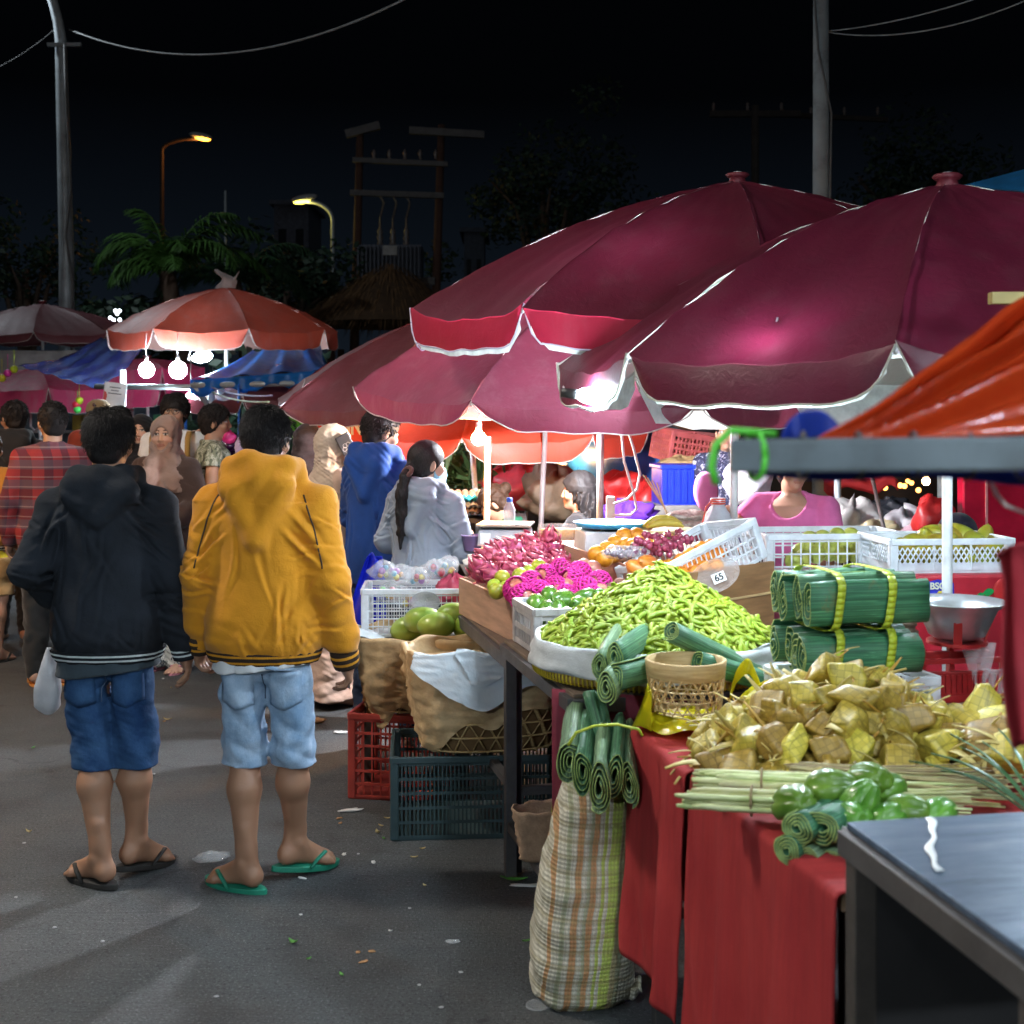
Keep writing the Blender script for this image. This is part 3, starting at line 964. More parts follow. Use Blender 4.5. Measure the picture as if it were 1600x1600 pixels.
def build_people():
	# the two men walking away
	p1, J1 = person('person seen from behind in a black bomber jacket, dark denim shorts and black flip-flops', (-1.435, 4.55, 0), 1.68, radians(2), SKIN_A, yaw=-4, vox=.0055, seed=3, headscale=.94, face=False, curl=.45,
		pose=dict(hipL=(-.08, 0, .90), hipR=(.08, 0, .90), kneeL=(-.06, .03, .475), ankL=(-.012, -.06, .095), kneeR=(.09, .03, .475), ankR=(.085, .07, .11), footL=(-1, .75, -.03), footR=(.8, 1, -.2),
				  elbL=(-.262, -.075, 1.125), wrL=(-.215, .15, .985), elbR=(.235, -.045, 1.105), wrR=(.272, .0, .83), shL=(-.185, 0, 1.37), shR=(.185, 0, 1.37)),
		top=dict(mat=black_knit, hem=.828, hemw=.182, w=1.04, d=1.1, vox=.006, name='jacket', hood=dict(tip=1.315, r=.030), band=rib_black, cuffmat=rib_cuff_b, under=cloth('grey_blue_shirt', (.035, .05, .062)), under_len=.085, fold=(9, .006), crease=1),
		bottom=dict(mat=denim('dark_denim', (.012, .045, .135), (.05, .125, .26)), hem=.405, hemr=.079, slim=.86, vox=.006, name='shorts', pockets=True),
		hair=dict(style='short', th=.010, amp=.002, vox=.006, strands=5200, sr=.55, slen=1.25, napecut=.078), shoes=dict(kind='flipflop', mat=mat('black_rubber', (.02, .018, .016), .7)))
	p2, J2 = person('person seen from behind in a mustard yellow hoodie, pale denim shorts and green flip-flops', (-.868, 4.5, 0), 1.69, radians(-2), SKIN_A, yaw=-8, vox=.0055, seed=8, headscale=.94, face=False, curl=.7,
		pose=dict(kneeL=(-.075, .02, .475), ankL=(-.055, -.05, .09), kneeR=(.092, .03, .475), ankR=(.090, .10, .115), hipL=(-.078, 0, .90), hipR=(.078, 0, .90), footL=(-1, .5, -.03), footR=(1, .8, -.18),
				  elbL=(-.225, -.045, 1.10), wrL=(-.245, .045, .85), elbR=(.236, -.045, 1.08), wrR=(.280, .03, .80), shL=(-.19, 0, 1.375), shR=(.19, 0, 1.375)),
		top=dict(mat=mustard, hem=.828, hemw=.188, w=1.03, d=1.12, vox=.006, name='hoodie', hood=dict(tip=1.235, r=.040, up=.012, peak=(-.03, -.115, 1.515)), band=rib_gold, cuffmat=rib_cuff_g, under=cloth('white_undershirt', (.62, .63, .64)), under_len=.06, fold=(9, .006), crease=1, sleeve_r=(.078, .064, .050)),
		bottom=dict(mat=denim('pale_denim', (.20, .33, .50), (.50, .62, .76)), hem=.425, hemr=.076, slim=.84, vox=.006, name='shorts', pockets=True, tilt=-.03),
		hair=dict(style='short', th=.009, amp=.002, vox=.006, strands=5000, sr=.55, slen=1.1, napecut=.08), shoes=dict(kind='flipflop', mat=mat('green_rubber', (.01, .20, .12), .6), strap=mat('green_rubber')) if False else dict(kind='flipflop', mat=mat('green_rubber', (.01, .20, .12), .6)))
	# seams on the mustard sleeves
	for sg in (-1, 1):
		mb = MB()
		ch = [c for c in p2.children if c.name.startswith('hoodie')][0]
		if sg < 0: hit = project(ch)
		pts = []
		for i in range(13):
			z = 1.385 - .021 * i; x = sg * (.150 + .0085 * i - .0002 * i * i)
			y = hit(x, z)
			if y is not None: pts.append(Vector((x, y, z)))
		mb.tube(pts, .0035, 5)
		mb.build('sleeve_seam', mat('brown_piping', (.04, .025, .015), .8), ch, True)
	jeans = denim('blue_jeans', (.012, .022, .05), (.04, .06, .11))
	dkpants = cloth('black_trousers', (.02, .02, .02))
	# the crowd further on
	person('person from behind in a red and grey plaid shirt with black trousers', (-2.84, 7.9, 0), 1.74, radians(6), SKIN_B, yaw=28, vox=.008, seed=11,
		   top=dict(mat=plaid_mat('plaid_flannel', (.24, .028, .03), (.025, .018, .03), (.085, .075, .095), 17., 17.), hem=.80, name='shirt', hemw=.185, fold=(15, .006)),
		   bottom=dict(kind='pants', mat=dkpants, name='trousers', hemr=.085), hair=dict(style='fade', th=.008, amp=.002, strands=900, slen=.35), shoes=dict(kind='flipflop', mat=mat('orange_rubber', (.5, .2, .04), .6)))
	person('person at the picture edge with long brown hair, mustard top and khaki shorts', (-3.52, 8.6, 0), 1.54, radians(-10), SKIN_B, vox=.009, seed=12,
		   top=dict(mat=cloth('ochre_jersey', (.33, .15, .02)), hem=.86, name='jersey', band=stripes_mat('ochre_rib', (.03, .025, .02), (.6, .55, .45), .85, .008, .02), under=cloth('lemon_shirt', (.62, .50, .03)), under_len=.16, sleeve='short'),
		   bottom=dict(mat=cloth('khaki_cotton', (.30, .19, .08)), hem=.50, name='shorts', hemr=.1), hair=dict(style='long', th=.018, amp=.005, mat=hair_mat('brown_hair', (.035, .018, .010))), shoes=dict(kind='flipflop', mat=mat('black_rubber', (.02, .018, .016), .7)))
	person('person with short black hair and a black hoodie looking away beside the plaid shirt', (-3.66, 9.4, 0), 1.76, radians(10), SKIN_B, yaw=35, vox=.010, seed=13,
		   top=dict(mat=cloth('charcoal_fabric', (.02, .02, .022)), hem=.8, name='hoodie', hood=dict(tip=1.3)), bottom=dict(kind='pants', mat=dkpants, name='trousers'), hair=dict(style='short', th=.012, strands=800, slen=.8))
	c, J = person('person facing the camera in a tan baseball cap with a dark emblem', (-3.62, 11.2, 0), 1.80, radians(180), SKIN_B, vox=.010, seed=14,
		   top=dict(mat=cloth('rust_tee', (.4, .07, .04)), hem=.82, name='tee_shirt', sleeve='short'), bottom=dict(kind='pants', mat=dkpants, name='trousers'), hair=dict(style='short', th=.008))
	mb = MB()
	mb.lathe([(.001, .122), (.05, .115), (.085, .085), (.098, .045), (.101, .02), (.096, .018)], 20, (0, -.005, 1.575), wob=lambda a, z: 1.12 if False else 1.)
	mb.sheet(lambda u, v: Vector(((u - .5) * .15, .075 + v * .085 - .11 * (u - .5) ** 2 * 4 * .3, 1.60 - v * .03 - .03 * (2 * u - 1) ** 2)), 8, 4)
	cp = mb.build('cap', cloth('tan_cotton', (.36, .25, .13)), c, True, solid=.004)
	cp.scale = (1, 1.16, 1)
	mb = MB(); mb.ball((0, .1, 1.65), (.012, .006, .016)); mb.build('emblem', mat('dark_red_thread', (.08, .02, .02)), cp, True)
	person('person with black hair and dark top, half hidden behind the black jacket', (-3.13, 10.2, 0), 1.72, radians(-5), SKIN_B, vox=.010, seed=15,
		   top=dict(mat=cloth('slate_fabric', (.03, .035, .045)), hem=.82, name='shirt'), bottom=dict(kind='pants', mat=dkpants, name='trousers'), hair=dict(style='short', th=.014, strands=800))
	person('person with a fair face in a black headscarf looking over', (-2.745, 9.5, 0), 1.66, radians(170), (.55, .35, .26), yaw=10, vox=.0065, seed=16,
		   top=dict(mat=cloth('black_dress', (.012, .012, .014)), hem=.5, name='tunic', flare=.2), bottom=dict(kind='skirt', mat=cloth('black_dress'  , (.012, .012, .014)), name='skirt'), hijab=dict(mat=cloth('black_jersey_scarf', (.010, .010, .013)), tail=False))
	person('person facing the camera in a brown headscarf and belted dark brown blouse', (-2.24, 8.3, 0), 1.645, radians(168), (.52, .30, .21), yaw=8, headscale=1.06, vox=.006, seed=17,
		   pose=dict(elbL=(-.245, .03, 1.10), wrL=(-.14, .22, 1.02), elbR=(.24, -.02, 1.10), wrR=(.12, .19, 1.08)),
		   top=dict(mat=cloth('brown_cotton', (.062, .034, .026)), hem=.80, name='blouse', flare=.215, w=1.12, fold=(12, .007), crease=1, sleeve_r=(.088, .082, .046)), bottom=dict(kind='pants', mat=blotch_mat('white_print_cotton', [(0, (.5, .5, .47)), (.5, (.62, .62, .6)), (.55, (.07, .09, .10)), (.62, (.5, .5, .48))], 30, (1, 1, .4)), name='trousers', hemr=.11, cuff=.1),
		   hijab=dict(mat=cloth('taupe_scarf', (.25, .165, .135)), side=1, low=1.10), shoes=dict(kind='flipflop', mat=mat('pink_rubber', (.5, .2, .25))))
	g, J = person('person in glasses and a white shirt with a tan backpack strap', (-2.47, 9.4, 0), 1.81, radians(178), SKIN_B, yaw=4, vox=.0075, seed=18,
		   top=dict(mat=cloth('white_polo', (.72, .73, .75)), hem=.8, name='shirt', sleeve='short'), bottom=dict(kind='pants', mat=jeans, name='trousers'), hair=dict(style='short', th=.018, fringe=-.03, amp=.004, strands=800))
	mb = MB()
	for sg in (-1, 1):
		mb.tube([(sg * .033 + .026 * cos(a), .118, 1.583 + .021 * sin(a)) for a in [2 * pi * i / 14 for i in range(15)]], .0022, 5, False)
		mb.tube([(sg * .058, .117, 1.587), (sg * .078, .02, 1.585)], .002, 4)
	mb.tube([(-.008, .119, 1.586), (.008, .119, 1.586)], .002, 4)
	mb.build('glasses', mat('dark_wire', (.03, .03, .03), .4, .8), g, True)
	mb = MB()
	for sg in (-1, 1):
		mb.sheet(lambda u, v, sg=sg: Vector((sg * (.105 + .035 * v), .112 + .03 * sin(u * pi) - .19 * max(0, u - .75) * 4 * .55, 1.02 + .42 * min(1, u * 1.2))), 12, 2)
	st = MB(); st.box((0, -.2, 1.2), (.3, .14, .42))
	bp = st.build('backpack', cloth('tan_canvas', (.33, .19, .05)), g, True, bevel=.04)
	mb.build('backpack_strap', cloth('tan_canvas', (.33, .19, .05)), bp, True, solid=.012)
	person('person in profile in a leafy camouflage tee with short black hair', (-2.10, 9.0, 0), 1.73, radians(-75), SKIN_B, yaw=-12, vox=.007, seed=19,
		   top=dict(mat=blotch_mat('camouflage_print', [(0, (.05, .06, .05)), (.42, (.18, .20, .14)), (.52, (.42, .44, .36)), (.6, (.12, .14, .10))], 20, (1, 1, .6)), hem=.8, name='tee_shirt', sleeve='short'), bottom=dict(kind='pants', mat=dkpants, name='trousers'), hair=dict(style='short', th=.012, strands=800, slen=.8))
	person('person in a lilac headscarf beyond the mustard hoodie', (-1.66, 8.1, 0), 1.54, radians(-30), SKIN_B, vox=.010, seed=20,
		   top=dict(mat=cloth('lilac_dress', (.33, .26, .42)), hem=.5, name='tunic', flare=.2), hijab=dict(mat=cloth('lilac_scarf', (.42, .33, .50)), low=1.15), bottom=dict(kind='skirt', mat=cloth('lilac_dress', (.33, .26, .42)), name='skirt'))
	person('person in a long black brown headscarf beyond the mustard hoodie', (-1.245, 7.8, 0), 1.60, radians(-20), SKIN_B, pitch=-12, vox=.009, seed=21, wide=1.1,
		   top=dict(mat=cloth('dark_brown_dress', (.035, .022, .022)), hem=.5, name='tunic', flare=.22), hijab=dict(mat=cloth('black_brown_scarf', (.040, .026, .028)), low=1.05), bottom=dict(kind='skirt', mat=cloth('dark_brown_dress', (.035, .022, .022)), name='skirt'))
	ph, J = person('person in a beige headscarf holding a phone to the ear', (-1.035, 7.35, 0), 1.60, radians(-58), (.52, .32, .23), yaw=-14, pitch=-8, vox=.0065, seed=22,
		   pose=dict(elbR=(.25, .10, 1.15), wrR=(.135, .06, 1.43)), hand_pose=dict(R=((-.1, .05, 1), (-1, 0, 0), (0, 1, .2), .45)),
		   top=dict(mat=cloth('peach_cotton', (.60, .42, .33)), hem=.6, name='tunic', flare=.2), hijab=dict(mat=cloth('beige_scarf', (.52, .40, .30)), low=1.16, side=-1), bottom=dict(kind='skirt', mat=cloth('peach_cotton', (.60, .42, .33)), name='skirt'))
	phone = MB(); phone.box((0, 0, 0), (.012, .085, .165))
	fo = thing('phone', 'black phone in a patterned case held to the beige headscarf', 'phone', ph.matrix_basis @ Vector((.122, .05, 1.53)) if False else (0, 0, 0))
	Mx = Matrix.Translation(ph.location) @ Matrix.Rotation(radians(-58), 4, 'Z')
	fo.location = Mx @ Vector((.118, .045, 1.47)); fo.rotation_euler = (radians(28), 0, radians(-66))
	phone.build('case', mat('phone_case', (.02, .02, .022), .35), fo, False, bevel=.008)
	mb = MB()
	for k in range(6):
		a = k * pi / 3
		mb.tube([(.0068, .0 + .02 * cos(a) + .012 * cos(q), .02 * sin(a) + .012 * sin(q)) for q in [2 * pi * i / 10 for i in range(11)]], .0012, 4, False)
	mb.build('case_pattern', mat('silver_print', (.4, .4, .42), .4), fo, True)
	person('person in a royal blue hoodie and jeans with a faded haircut', (-.715, 6.9, 0), 1.685, radians(-28), (.46, .27, .18), yaw=-32, pitch=-14, vox=.0065, seed=23,
		   pose=dict(elbL=(-.235, .05, 1.10), wrL=(-.18, .25, 1.05), elbR=(.22, .06, 1.10), wrR=(.14, .27, 1.06), footR=(.6, 1, -.05)),
		   top=dict(mat=cloth('royal_blue_fleece', (.010, .050, .21), .85, .2, sheen=.1), hem=.76, name='hoodie', hood=dict(tip=1.24, r=.042, up=.01), w=1.05, d=1.1, fold=(9, .006), crease=1), bottom=dict(kind='pants', mat=jeans, name='jeans', hemr=.085),
		   hair=dict(style='fade', th=.014, amp=.003, strands=700, slen=.6), shoes=dict(kind='sneaker', mat=mat('black_mesh', (.03, .03, .035)), sole=mat('pale_sole', (.6, .55, .55))))
	w, J = person('person in a light grey hooded jacket with a long black ponytail and face mask', (-.43, 6.35, 0), 1.525, radians(-30), (.50, .31, .22), yaw=-28, pitch=-4, vox=.006, seed=24,
		   pose=dict(elbL=(-.245, -.02, 1.14), wrL=(-.225, .17, 1.22), elbR=(.245, .02, 1.10), wrR=(.20, .24, 1.04)), hand_pose=dict(L=((.1, .35, 1), (.5, .5, 0), (1, 0, .1), .25)),
		   top=dict(mat=cloth('light_grey_marl', (.25, .29, .35), .9, .1), hem=.80, name='jacket', hood=dict(tip=1.22, r=.036), w=1.03, d=1.12, fold=(9, .006), crease=1), bottom=dict(kind='pants', mat=jeans, name='trousers'),
		   hair=dict(style='ponytail', th=.016, amp=.0015, vox=.006, tail=[(-.03, -.17, -.07), (-.04, -.185, -.16), (-.045, -.18, -.27), (-.05, -.175, -.37), (-.055, -.175, -.46)]))
	mb = MB(); mb.sheet(lambda u, v: Vector(((u - .5) * .115, .118 - .22 * (u - .5) ** 2 * 2 + .012 * sin(pi * v), -.02 - .085 * v)), 8, 6)
	mk = mb.build('face_mask', cloth('pale_blue_mask', (.25, .55, .72)), w, True, solid=.003)
	mk.location = (0, .015, 1.575); mk.rotation_euler = (radians(-4), 0, radians(-28))
	mb = MB(); mb.tube([(-.02 + .024 * cos(a), -.145 + .02 * sin(a), 1.535 + .022 * sin(a)) for a in [2 * pi * i / 12 for i in range(13)]], .013, 6, False)
	mb.build('hair_tie', cloth('brown_scrunchie', (.12, .06, .05)), w, True)
	# sellers
	g, J = person('person with a bun bending over goods in a green checked scarf', (-.02, 8.1, -.36), 1.60, radians(80), SKIN_B, yaw=8, pitch=-32, vox=.008, seed=25, pose=dict(head=(0, .10, 1.545)),
		   top=dict(mat=plaid_mat('green_check_cloth', (.02, .13, .07), (.02, .10, .06), (.03, .16, .09), 9, 9), hem=.6, name='shirt'), bottom=dict(kind='skirt', mat=dkpants, name='skirt'), hair=dict(style='bun', th=.016, mat=hair_mat('brown_hair', (.035, .018, .010))))
	person('person in a black top with dark hair, lit orange from one side', (.41, 7.6, -.30), 1.62, radians(75), SKIN_B, yaw=12, vox=.0075, seed=26,
		   top=dict(mat=cloth('black_vest', (.012, .012, .014)), hem=.6, name='top', sleeve='short'), bottom=dict(kind='skirt', mat=dkpants, name='skirt'), hair=dict(style='long', th=.018, amp=.003))
	person('person in a pink top reaching for the white umbrella pole', (1.36, 6.2, 0), 1.50, radians(150), (.46, .27, .18), yaw=38, vox=.0065, seed=27, wide=1.08,
		   pose=dict(elbR=(.36, .20, 1.17), wrR=(.235, .37, 1.36), elbL=(-.24, .05, 1.10), wrL=(-.16, .24, 1.02)), hand_pose=dict(R=((.1, .35, -.45), (-1, .2, 0), (0, .6, 1), .8)),
		   top=dict(mat=cloth('pink_jersey', (.66, .15, .36)), hem=.7, name='tee_shirt', sleeve='short', w=1.02, fold=(16, .007), collar=False, scoop=True), bottom=dict(kind='skirt', mat=dkpants, name='skirt'), hair=dict(style='bun', th=.012, amp=.002))
	person('person in a dark patterned top standing behind the white sack', (1.42, 8.4, 0), 1.66, radians(160), SKIN_B, vox=.009, seed=28,
		   top=dict(mat=blotch_mat('dark_floral_print', [(0, (.03, .03, .06)), (.5, (.05, .06, .12)), (.6, (.4, .4, .45))], 36), hem=.7, name='blouse', sleeve='short'), bottom=dict(kind='skirt', mat=dkpants, name='skirt'), hair=dict(style='bun', th=.012))
	person('person in a navy cap bowed low behind the crate of ripe mangoes', (2.27, 6.5, -.52), 1.66, radians(120), SKIN_B, pitch=-20, vox=.009, seed=29,
		   top=dict(mat=cloth('navy_cloth', (.02, .025, .05)), hem=.7, name='shirt'), bottom=dict(kind='pants', mat=dkpants, name='trousers'), hair=dict(style='short', th=.026, amp=.002, mat=cloth('navy_felt', (.02, .022, .04))))
build_people()
# ------------------------------------------------------------------ ground
def ground_mat():
	m, nt, out = nodes_of('brushed_concrete_road')
	p = principled(nt, out, (.1, .1, .1), .6, 0, .4)
	v = coord(nt); vb = coord(nt, 'Object', (1.2, 46, 1), (0, 0, .03))
	big = noise(nt, v, .55, 5, .6); mid = noise(nt, v, 3.2, 6, .65); fine = noise(nt, v, 105, 4, .8)
	br = noise(nt, vb, 1.6, 6, .7)
	c = ramp(nt, big, [(.32, (.038, .044, .048)), (.66, (.080, .090, .094))])
	c = mixc(nt, mth(nt, 'MULTIPLY', ramp(nt, br, [(.35, (0, 0, 0)), (.7, (1, 1, 1))]), .45), c, (.125, .132, .130))
	c = mixc(nt, mth(nt, 'MULTIPLY', ramp(nt, mid, [(.5, (0, 0, 0)), (.66, (1, 1, 1))]), .6), c, (.035, .036, .037))
	c = mixc(nt, ramp(nt, fine, [(.55, (0, 0, 0)), (.64, (.7, .7, .7))]), c, (.26, .27, .27))
	c = mixc(nt, ramp(nt, noise(nt, coord(nt, 'Object', (1, 1, 1), (0, 0, 1)), 80, 3, .8), [(.37, (.8, .8, .8)), (.45, (0, 0, 0))]), c, (.012, .012, .013))
	spots = noise(nt, v, 9., 2, .5)
	c = mixc(nt, ramp(nt, spots, [(.71, (0, 0, 0)), (.76, (.7, .7, .7))]), c, (.02, .02, .022))
	nt.links.new(c, p.inputs['Base Color'])
	nt.links.new(ramp(nt, mid, [(.3, (.72, .72, .72)), (.7, (.42, .42, .42))]), p.inputs['Roughness'])
	h = mth(nt, 'ADD', mth(nt, 'MULTIPLY', br, .8), mth(nt, 'MULTIPLY', fine, 1.1))
	crk = nt.nodes.new('ShaderNodeTexVoronoi'); crk.feature = 'DISTANCE_TO_EDGE'; crk.inputs['Scale'].default_value = .55
	wv = nt.nodes.new('ShaderNodeVectorMath'); wv.operation = 'ADD'
	nz = nt.nodes.new('ShaderNodeTexNoise'); nz.inputs['Scale'].default_value = 2.2; nz.inputs['Detail'].default_value = 6
	nt.links.new(v, nz.inputs['Vector']); nt.links.new(v, wv.inputs[0]); nt.links.new(nz.outputs['Color'], wv.inputs[1]); nt.links.new(wv.outputs[0], crk.inputs['Vector'])
	ck = ramp(nt, crk.outputs['Distance'], [(.0, (1, 1, 1)), (.012, (0, 0, 0))])
	c = mixc(nt, mth(nt, 'MULTIPLY', ck, mth(nt, 'MULTIPLY', ramp(nt, big, [(.45, (0, 0, 0)), (.6, (1, 1, 1))]), .8)), c, (.012, .012, .013))
	nt.links.new(c, p.inputs['Base Color'])
	bump(nt, p, h, .7, .016)
	return m

mb = MB()
mb.add([(-140, -30, 0), (140, -30, 0), (140, 220, 0), (-140, 220, 0)], [(0, 1, 2, 3)])
tag(mb.build('road', ground_mat()), kind='structure')

def litter(name, label, cat, fn, loc, m, rz=0, group=None, **kw):
	mb = MB(); fn(mb)
	o = mb.build(name, m, None, True, **kw)
	o.location = loc; o.rotation_euler = (0, 0, rz)
	return tag(o, label, cat, group)

def crumple(rx, ry, rz, seed, seg=18, rings=9, amp=.35):
	r = random.Random(seed)
	ph = [(r.uniform(2, 6), r.uniform(0, 6), r.uniform(2, 6), r.uniform(0, 6)) for _ in range(5)]
	def fn(mb):
		vs = []; fs = []
		for i in range(rings + 1):
			t = pi * i / rings
			for k in range(seg):
				a = 2 * pi * k / seg
				d = 1 + amp * sum(sin(f1 * a + p1 + 1.3 * sin(f2 * t + p2)) for f1, p1, f2, p2 in [(round(q[0]), q[1], q[2], q[3]) for q in ph]) / 3
				vs.append((rx * sin(t) * cos(a) * d, ry * sin(t) * sin(a) * d, rz * (1 - cos(t)) * .5 * (1 + .5 * (d - 1))))
		for i in range(rings):
			for k in range(seg):
				k2 = (k + 1) % seg
				fs.append((i * seg + k, i * seg + k2, (i + 1) * seg + k2, (i + 1) * seg + k))
		mb.add(vs, fs)
	return fn

def clear_plastic(name='clear_plastic', col=(.9, .93, .95), rough=.1, alpha=.26):
	if name in MC: return MC[name]
	m, nt, out = nodes_of(name)
	p = principled(nt, out, col, rough, 0, .5)
	p.inputs['Alpha'].default_value = alpha
	v = coord(nt)
	bump(nt, p, noise(nt, v, 45, 5, .6, 1.), .9, .02)
	MC[name] = m
	return m

def leaf_flat(L, W, lift=.01):
	def fn(mb):
		mb.sheet(lambda u, v: Vector(((v - .5) * W * sin(pi * min(.98, u + .02)) ** .8, (u - .5) * L, lift * (4 * (u - .5) ** 2) + .004 + .008 * abs(v - .5))), 8, 4)
	return fn

litter('plastic_cup', 'clear crushed plastic cup lying on the road between the two walking men', 'cup', crumple(.062, .032, .036, 3), on(330, 1347, 0), clear_plastic(), .2)
litter('leaf', 'small bright green leaf on the road in the shadow', 'leaf', leaf_flat(.035, .02), on(458, 1475, 0), mat('bright_leaf', (.10, .30, .05), .5), 1.1)
litter('paper_scrap', 'crumpled white paper scrap on the road by the red crate', 'litter', crumple(.035, .02, .012, 5), on(532, 1146, 0), mat('white_paper', (.7, .7, .68), .8))
litter('paper_scrap', 'pale torn wrapper on the road before the black crate', 'litter', crumple(.05, .012, .012, 6), on(548, 1268, 0), mat('white_paper', (.7, .7, .68), .8), .3)
litter('plastic_scrap', 'little clear plastic scrap alone on the open road', 'litter', crumple(.022, .014, .008, 7), on(707, 1473, 0), clear_plastic())
litter('lid', 'flat round clear plastic lid on the road by the woven sack', 'lid', lambda mb: mb.lathe([(.001, .004), (.03, .004), (.032, .008), (.034, .002)], 18), on(840, 1573, 0), clear_plastic())
litter('leaf', 'green mango leaf on the road under the steel table', 'leaf', leaf_flat(.1, .035), on(803, 1377, 0), mat('bright_leaf', (.10, .30, .05), .5), 1.4)
litter('paper_scrap', 'white paper strip by the woven sack under the steel table', 'litter', crumple(.06, .014, .008, 8), on(828, 1385, 0), mat('white_paper', (.7, .7, .68), .8))
litter('leaf', 'yellow dry leaf on the road ahead of the black flip-flops', 'leaf', leaf_flat(.05, .025), on(262, 1126, 0), mat('dry_leaf', (.45, .36, .16), .7), 1.5)
litter('leaf', 'tiny yellow leaf on the road beside the black crate', 'leaf', leaf_flat(.03, .02), on(590, 1303, 0), mat('dry_leaf', (.45, .36, .16), .7), .5)
litter('husk', 'brown dry husk on the road past the shoes of the blue hoodie', 'litter', crumple(.05, .03, .03, 9), on(492, 1130, 0), mat('husk', (.40, .22, .10), .8))
litter('leaf', 'ochre leaf on the road left of the black flip-flops' .replace('left of', 'beside'), 'leaf', leaf_flat(.03, .015), on(45, 1302, 0), mat('dry_leaf', (.45, .36, .16), .7), 1.2)
for k, (px, py) in enumerate(((85, 1450), (160, 1472), (610, 1455), (655, 1540), (338, 1558), (470, 1430), (25, 1403), (720, 1520), (480, 1222), (38, 1318), (560, 1335), (640, 1420), (690, 1575), (240, 1210))):
	o = litter('pebble', 'tiny pale pebble or crumb on the dark road', 'pebble', crumple(.006 + .004 * rnd.random(), .005, .005, 30 + k, 8, 4), on(px, py, 0), mat('pale_stone', (.5, .5, .5), .7), 0, 'pebbles on the road')

# ------------------------------------------------------------------ poles, street lamps and wires
steel_grey = mat('galvanised_steel', (.36, .40, .42), .5, .3, dirt=.3, vscale=3)
conc = mat('pole_concrete', (.30, .33, .34), .85, dirt=.4, vscale=2.5, bscale=40)
wire_m = mat('wire_rubber', (.12, .12, .12), .6)
def pole_base(name, label, x, y, h, r0, r1, m, cat='pole', seg=10):
	t = thing(name, label, cat, (x, y, 0))
	mb = MB(); mb.tube([(0, 0, 0), (0, 0, h * .5), (0, 0, h)], [r0, (r0 + r1) / 2, r1], seg)
	mb.build('pole', m, t, True)
	return t
# tall curved lamp pole, its lantern just above the picture
A = at(104, 480, 19); ptop = at(95, 62, 19)
t = thing('street_lamp', 'tall grey curved street lamp pole rising behind the far umbrellas', 'street lamp', (A.x, A.y, 0))
mb = MB()
pts = [(0, 0, 0), (0, 0, 4), (ptop.x - A.x, 0, ptop.z)] + [(ptop.x - A.x - .02 - 2.2 * (1 - cos(q)) , 0, ptop.z + 1.9 * sin(q)) for q in [.15 * k for k in range(1, 9)]]
mb.tube(pts, [.13, .11, .085] + [.075 - .003 * k for k in range(8)], 12)
mb.build('pole', steel_grey, t, True)
e = pts[-1]
mb = MB(); mb.box((e[0] - .35, 0, e[2] + .06), (.8, .26, .14), (0, .12, 0)); mb.build('lantern', mat('lamp_grey', (.3, .3, .3), .5), t, False, bevel=.04)
mb = MB(); mb.box((e[0] - .38, 0, e[2] - .035), (.55, .2, .03), (0, .12, 0)); mb.build('lamp_glass', emit('street_light_white', (.85, .95, 1.), 30.), t)
LAMP_A = Vector((A.x + e[0] - .38, A.y, e[2] - .12))
mb = MB(); mb.box((0.0, -.09, ptop.z - .1), (.5, .05, .05)); mb.build('cable_bracket', steel_grey, t)
mb = MB(); mb.tube([(.1, -.1, 2.2), (.13, -.11, 3.6), (.03, -.12, 4.3), (.1, -.1, 5.), (.02, -.09, 6.4), (.0, -.1, ptop.z - .1)], .018, 6); mb.build('cable', wire_m, t, True)

P = at(1283, 320, 12.5)
t = pole_base('utility_pole', 'weathered concrete utility pole rising behind the two maroon umbrellas', P.x, P.y, 9., .092, .068, conc, 'utility pole', 8)
mb = MB(); mb.tube([(.07, -.07, 2), (.06, -.09, 3.4), (.085, -.06, 4.6), (-.05, -.09, 5.2), (-.09, -.05, 5.9), (-.085, -.05, 9)], .012, 6); mb.build('cable', wire_m, t, True)
def wire(label, a, b, sag, r=.012, n=30, c=None):
	mb = MB(); mb.tube(catenary(a, b, sag, n), r, 6)
	return tag(mb.build('overhead_wire', c or wire_m, None, True), label, 'wire')
lit_wire = mat('twisted_wire', (.42, .44, .44), .6, bscale=20)
wire('pale twisted wire sagging from the curved lamp pole across the night sky', at(108, 46, 19), at(700, -38, 15), .62, .011, 40, lit_wire)
wire('faint dark wire running off the other side of the curved lamp pole', at(88, 44, 19), at(-120, 130, 22), .25, .006)
wire('upper wire leaving the concrete pole towards the corner', at(1290, 49, 12.5), at(1640, -45, 10), .08, .005, 24, lit_wire)
wire('lower wire leaving the concrete pole towards the corner', at(1290, 50, 12.5), at(1720, -58, 10), .22, .005, 24, lit_wire)

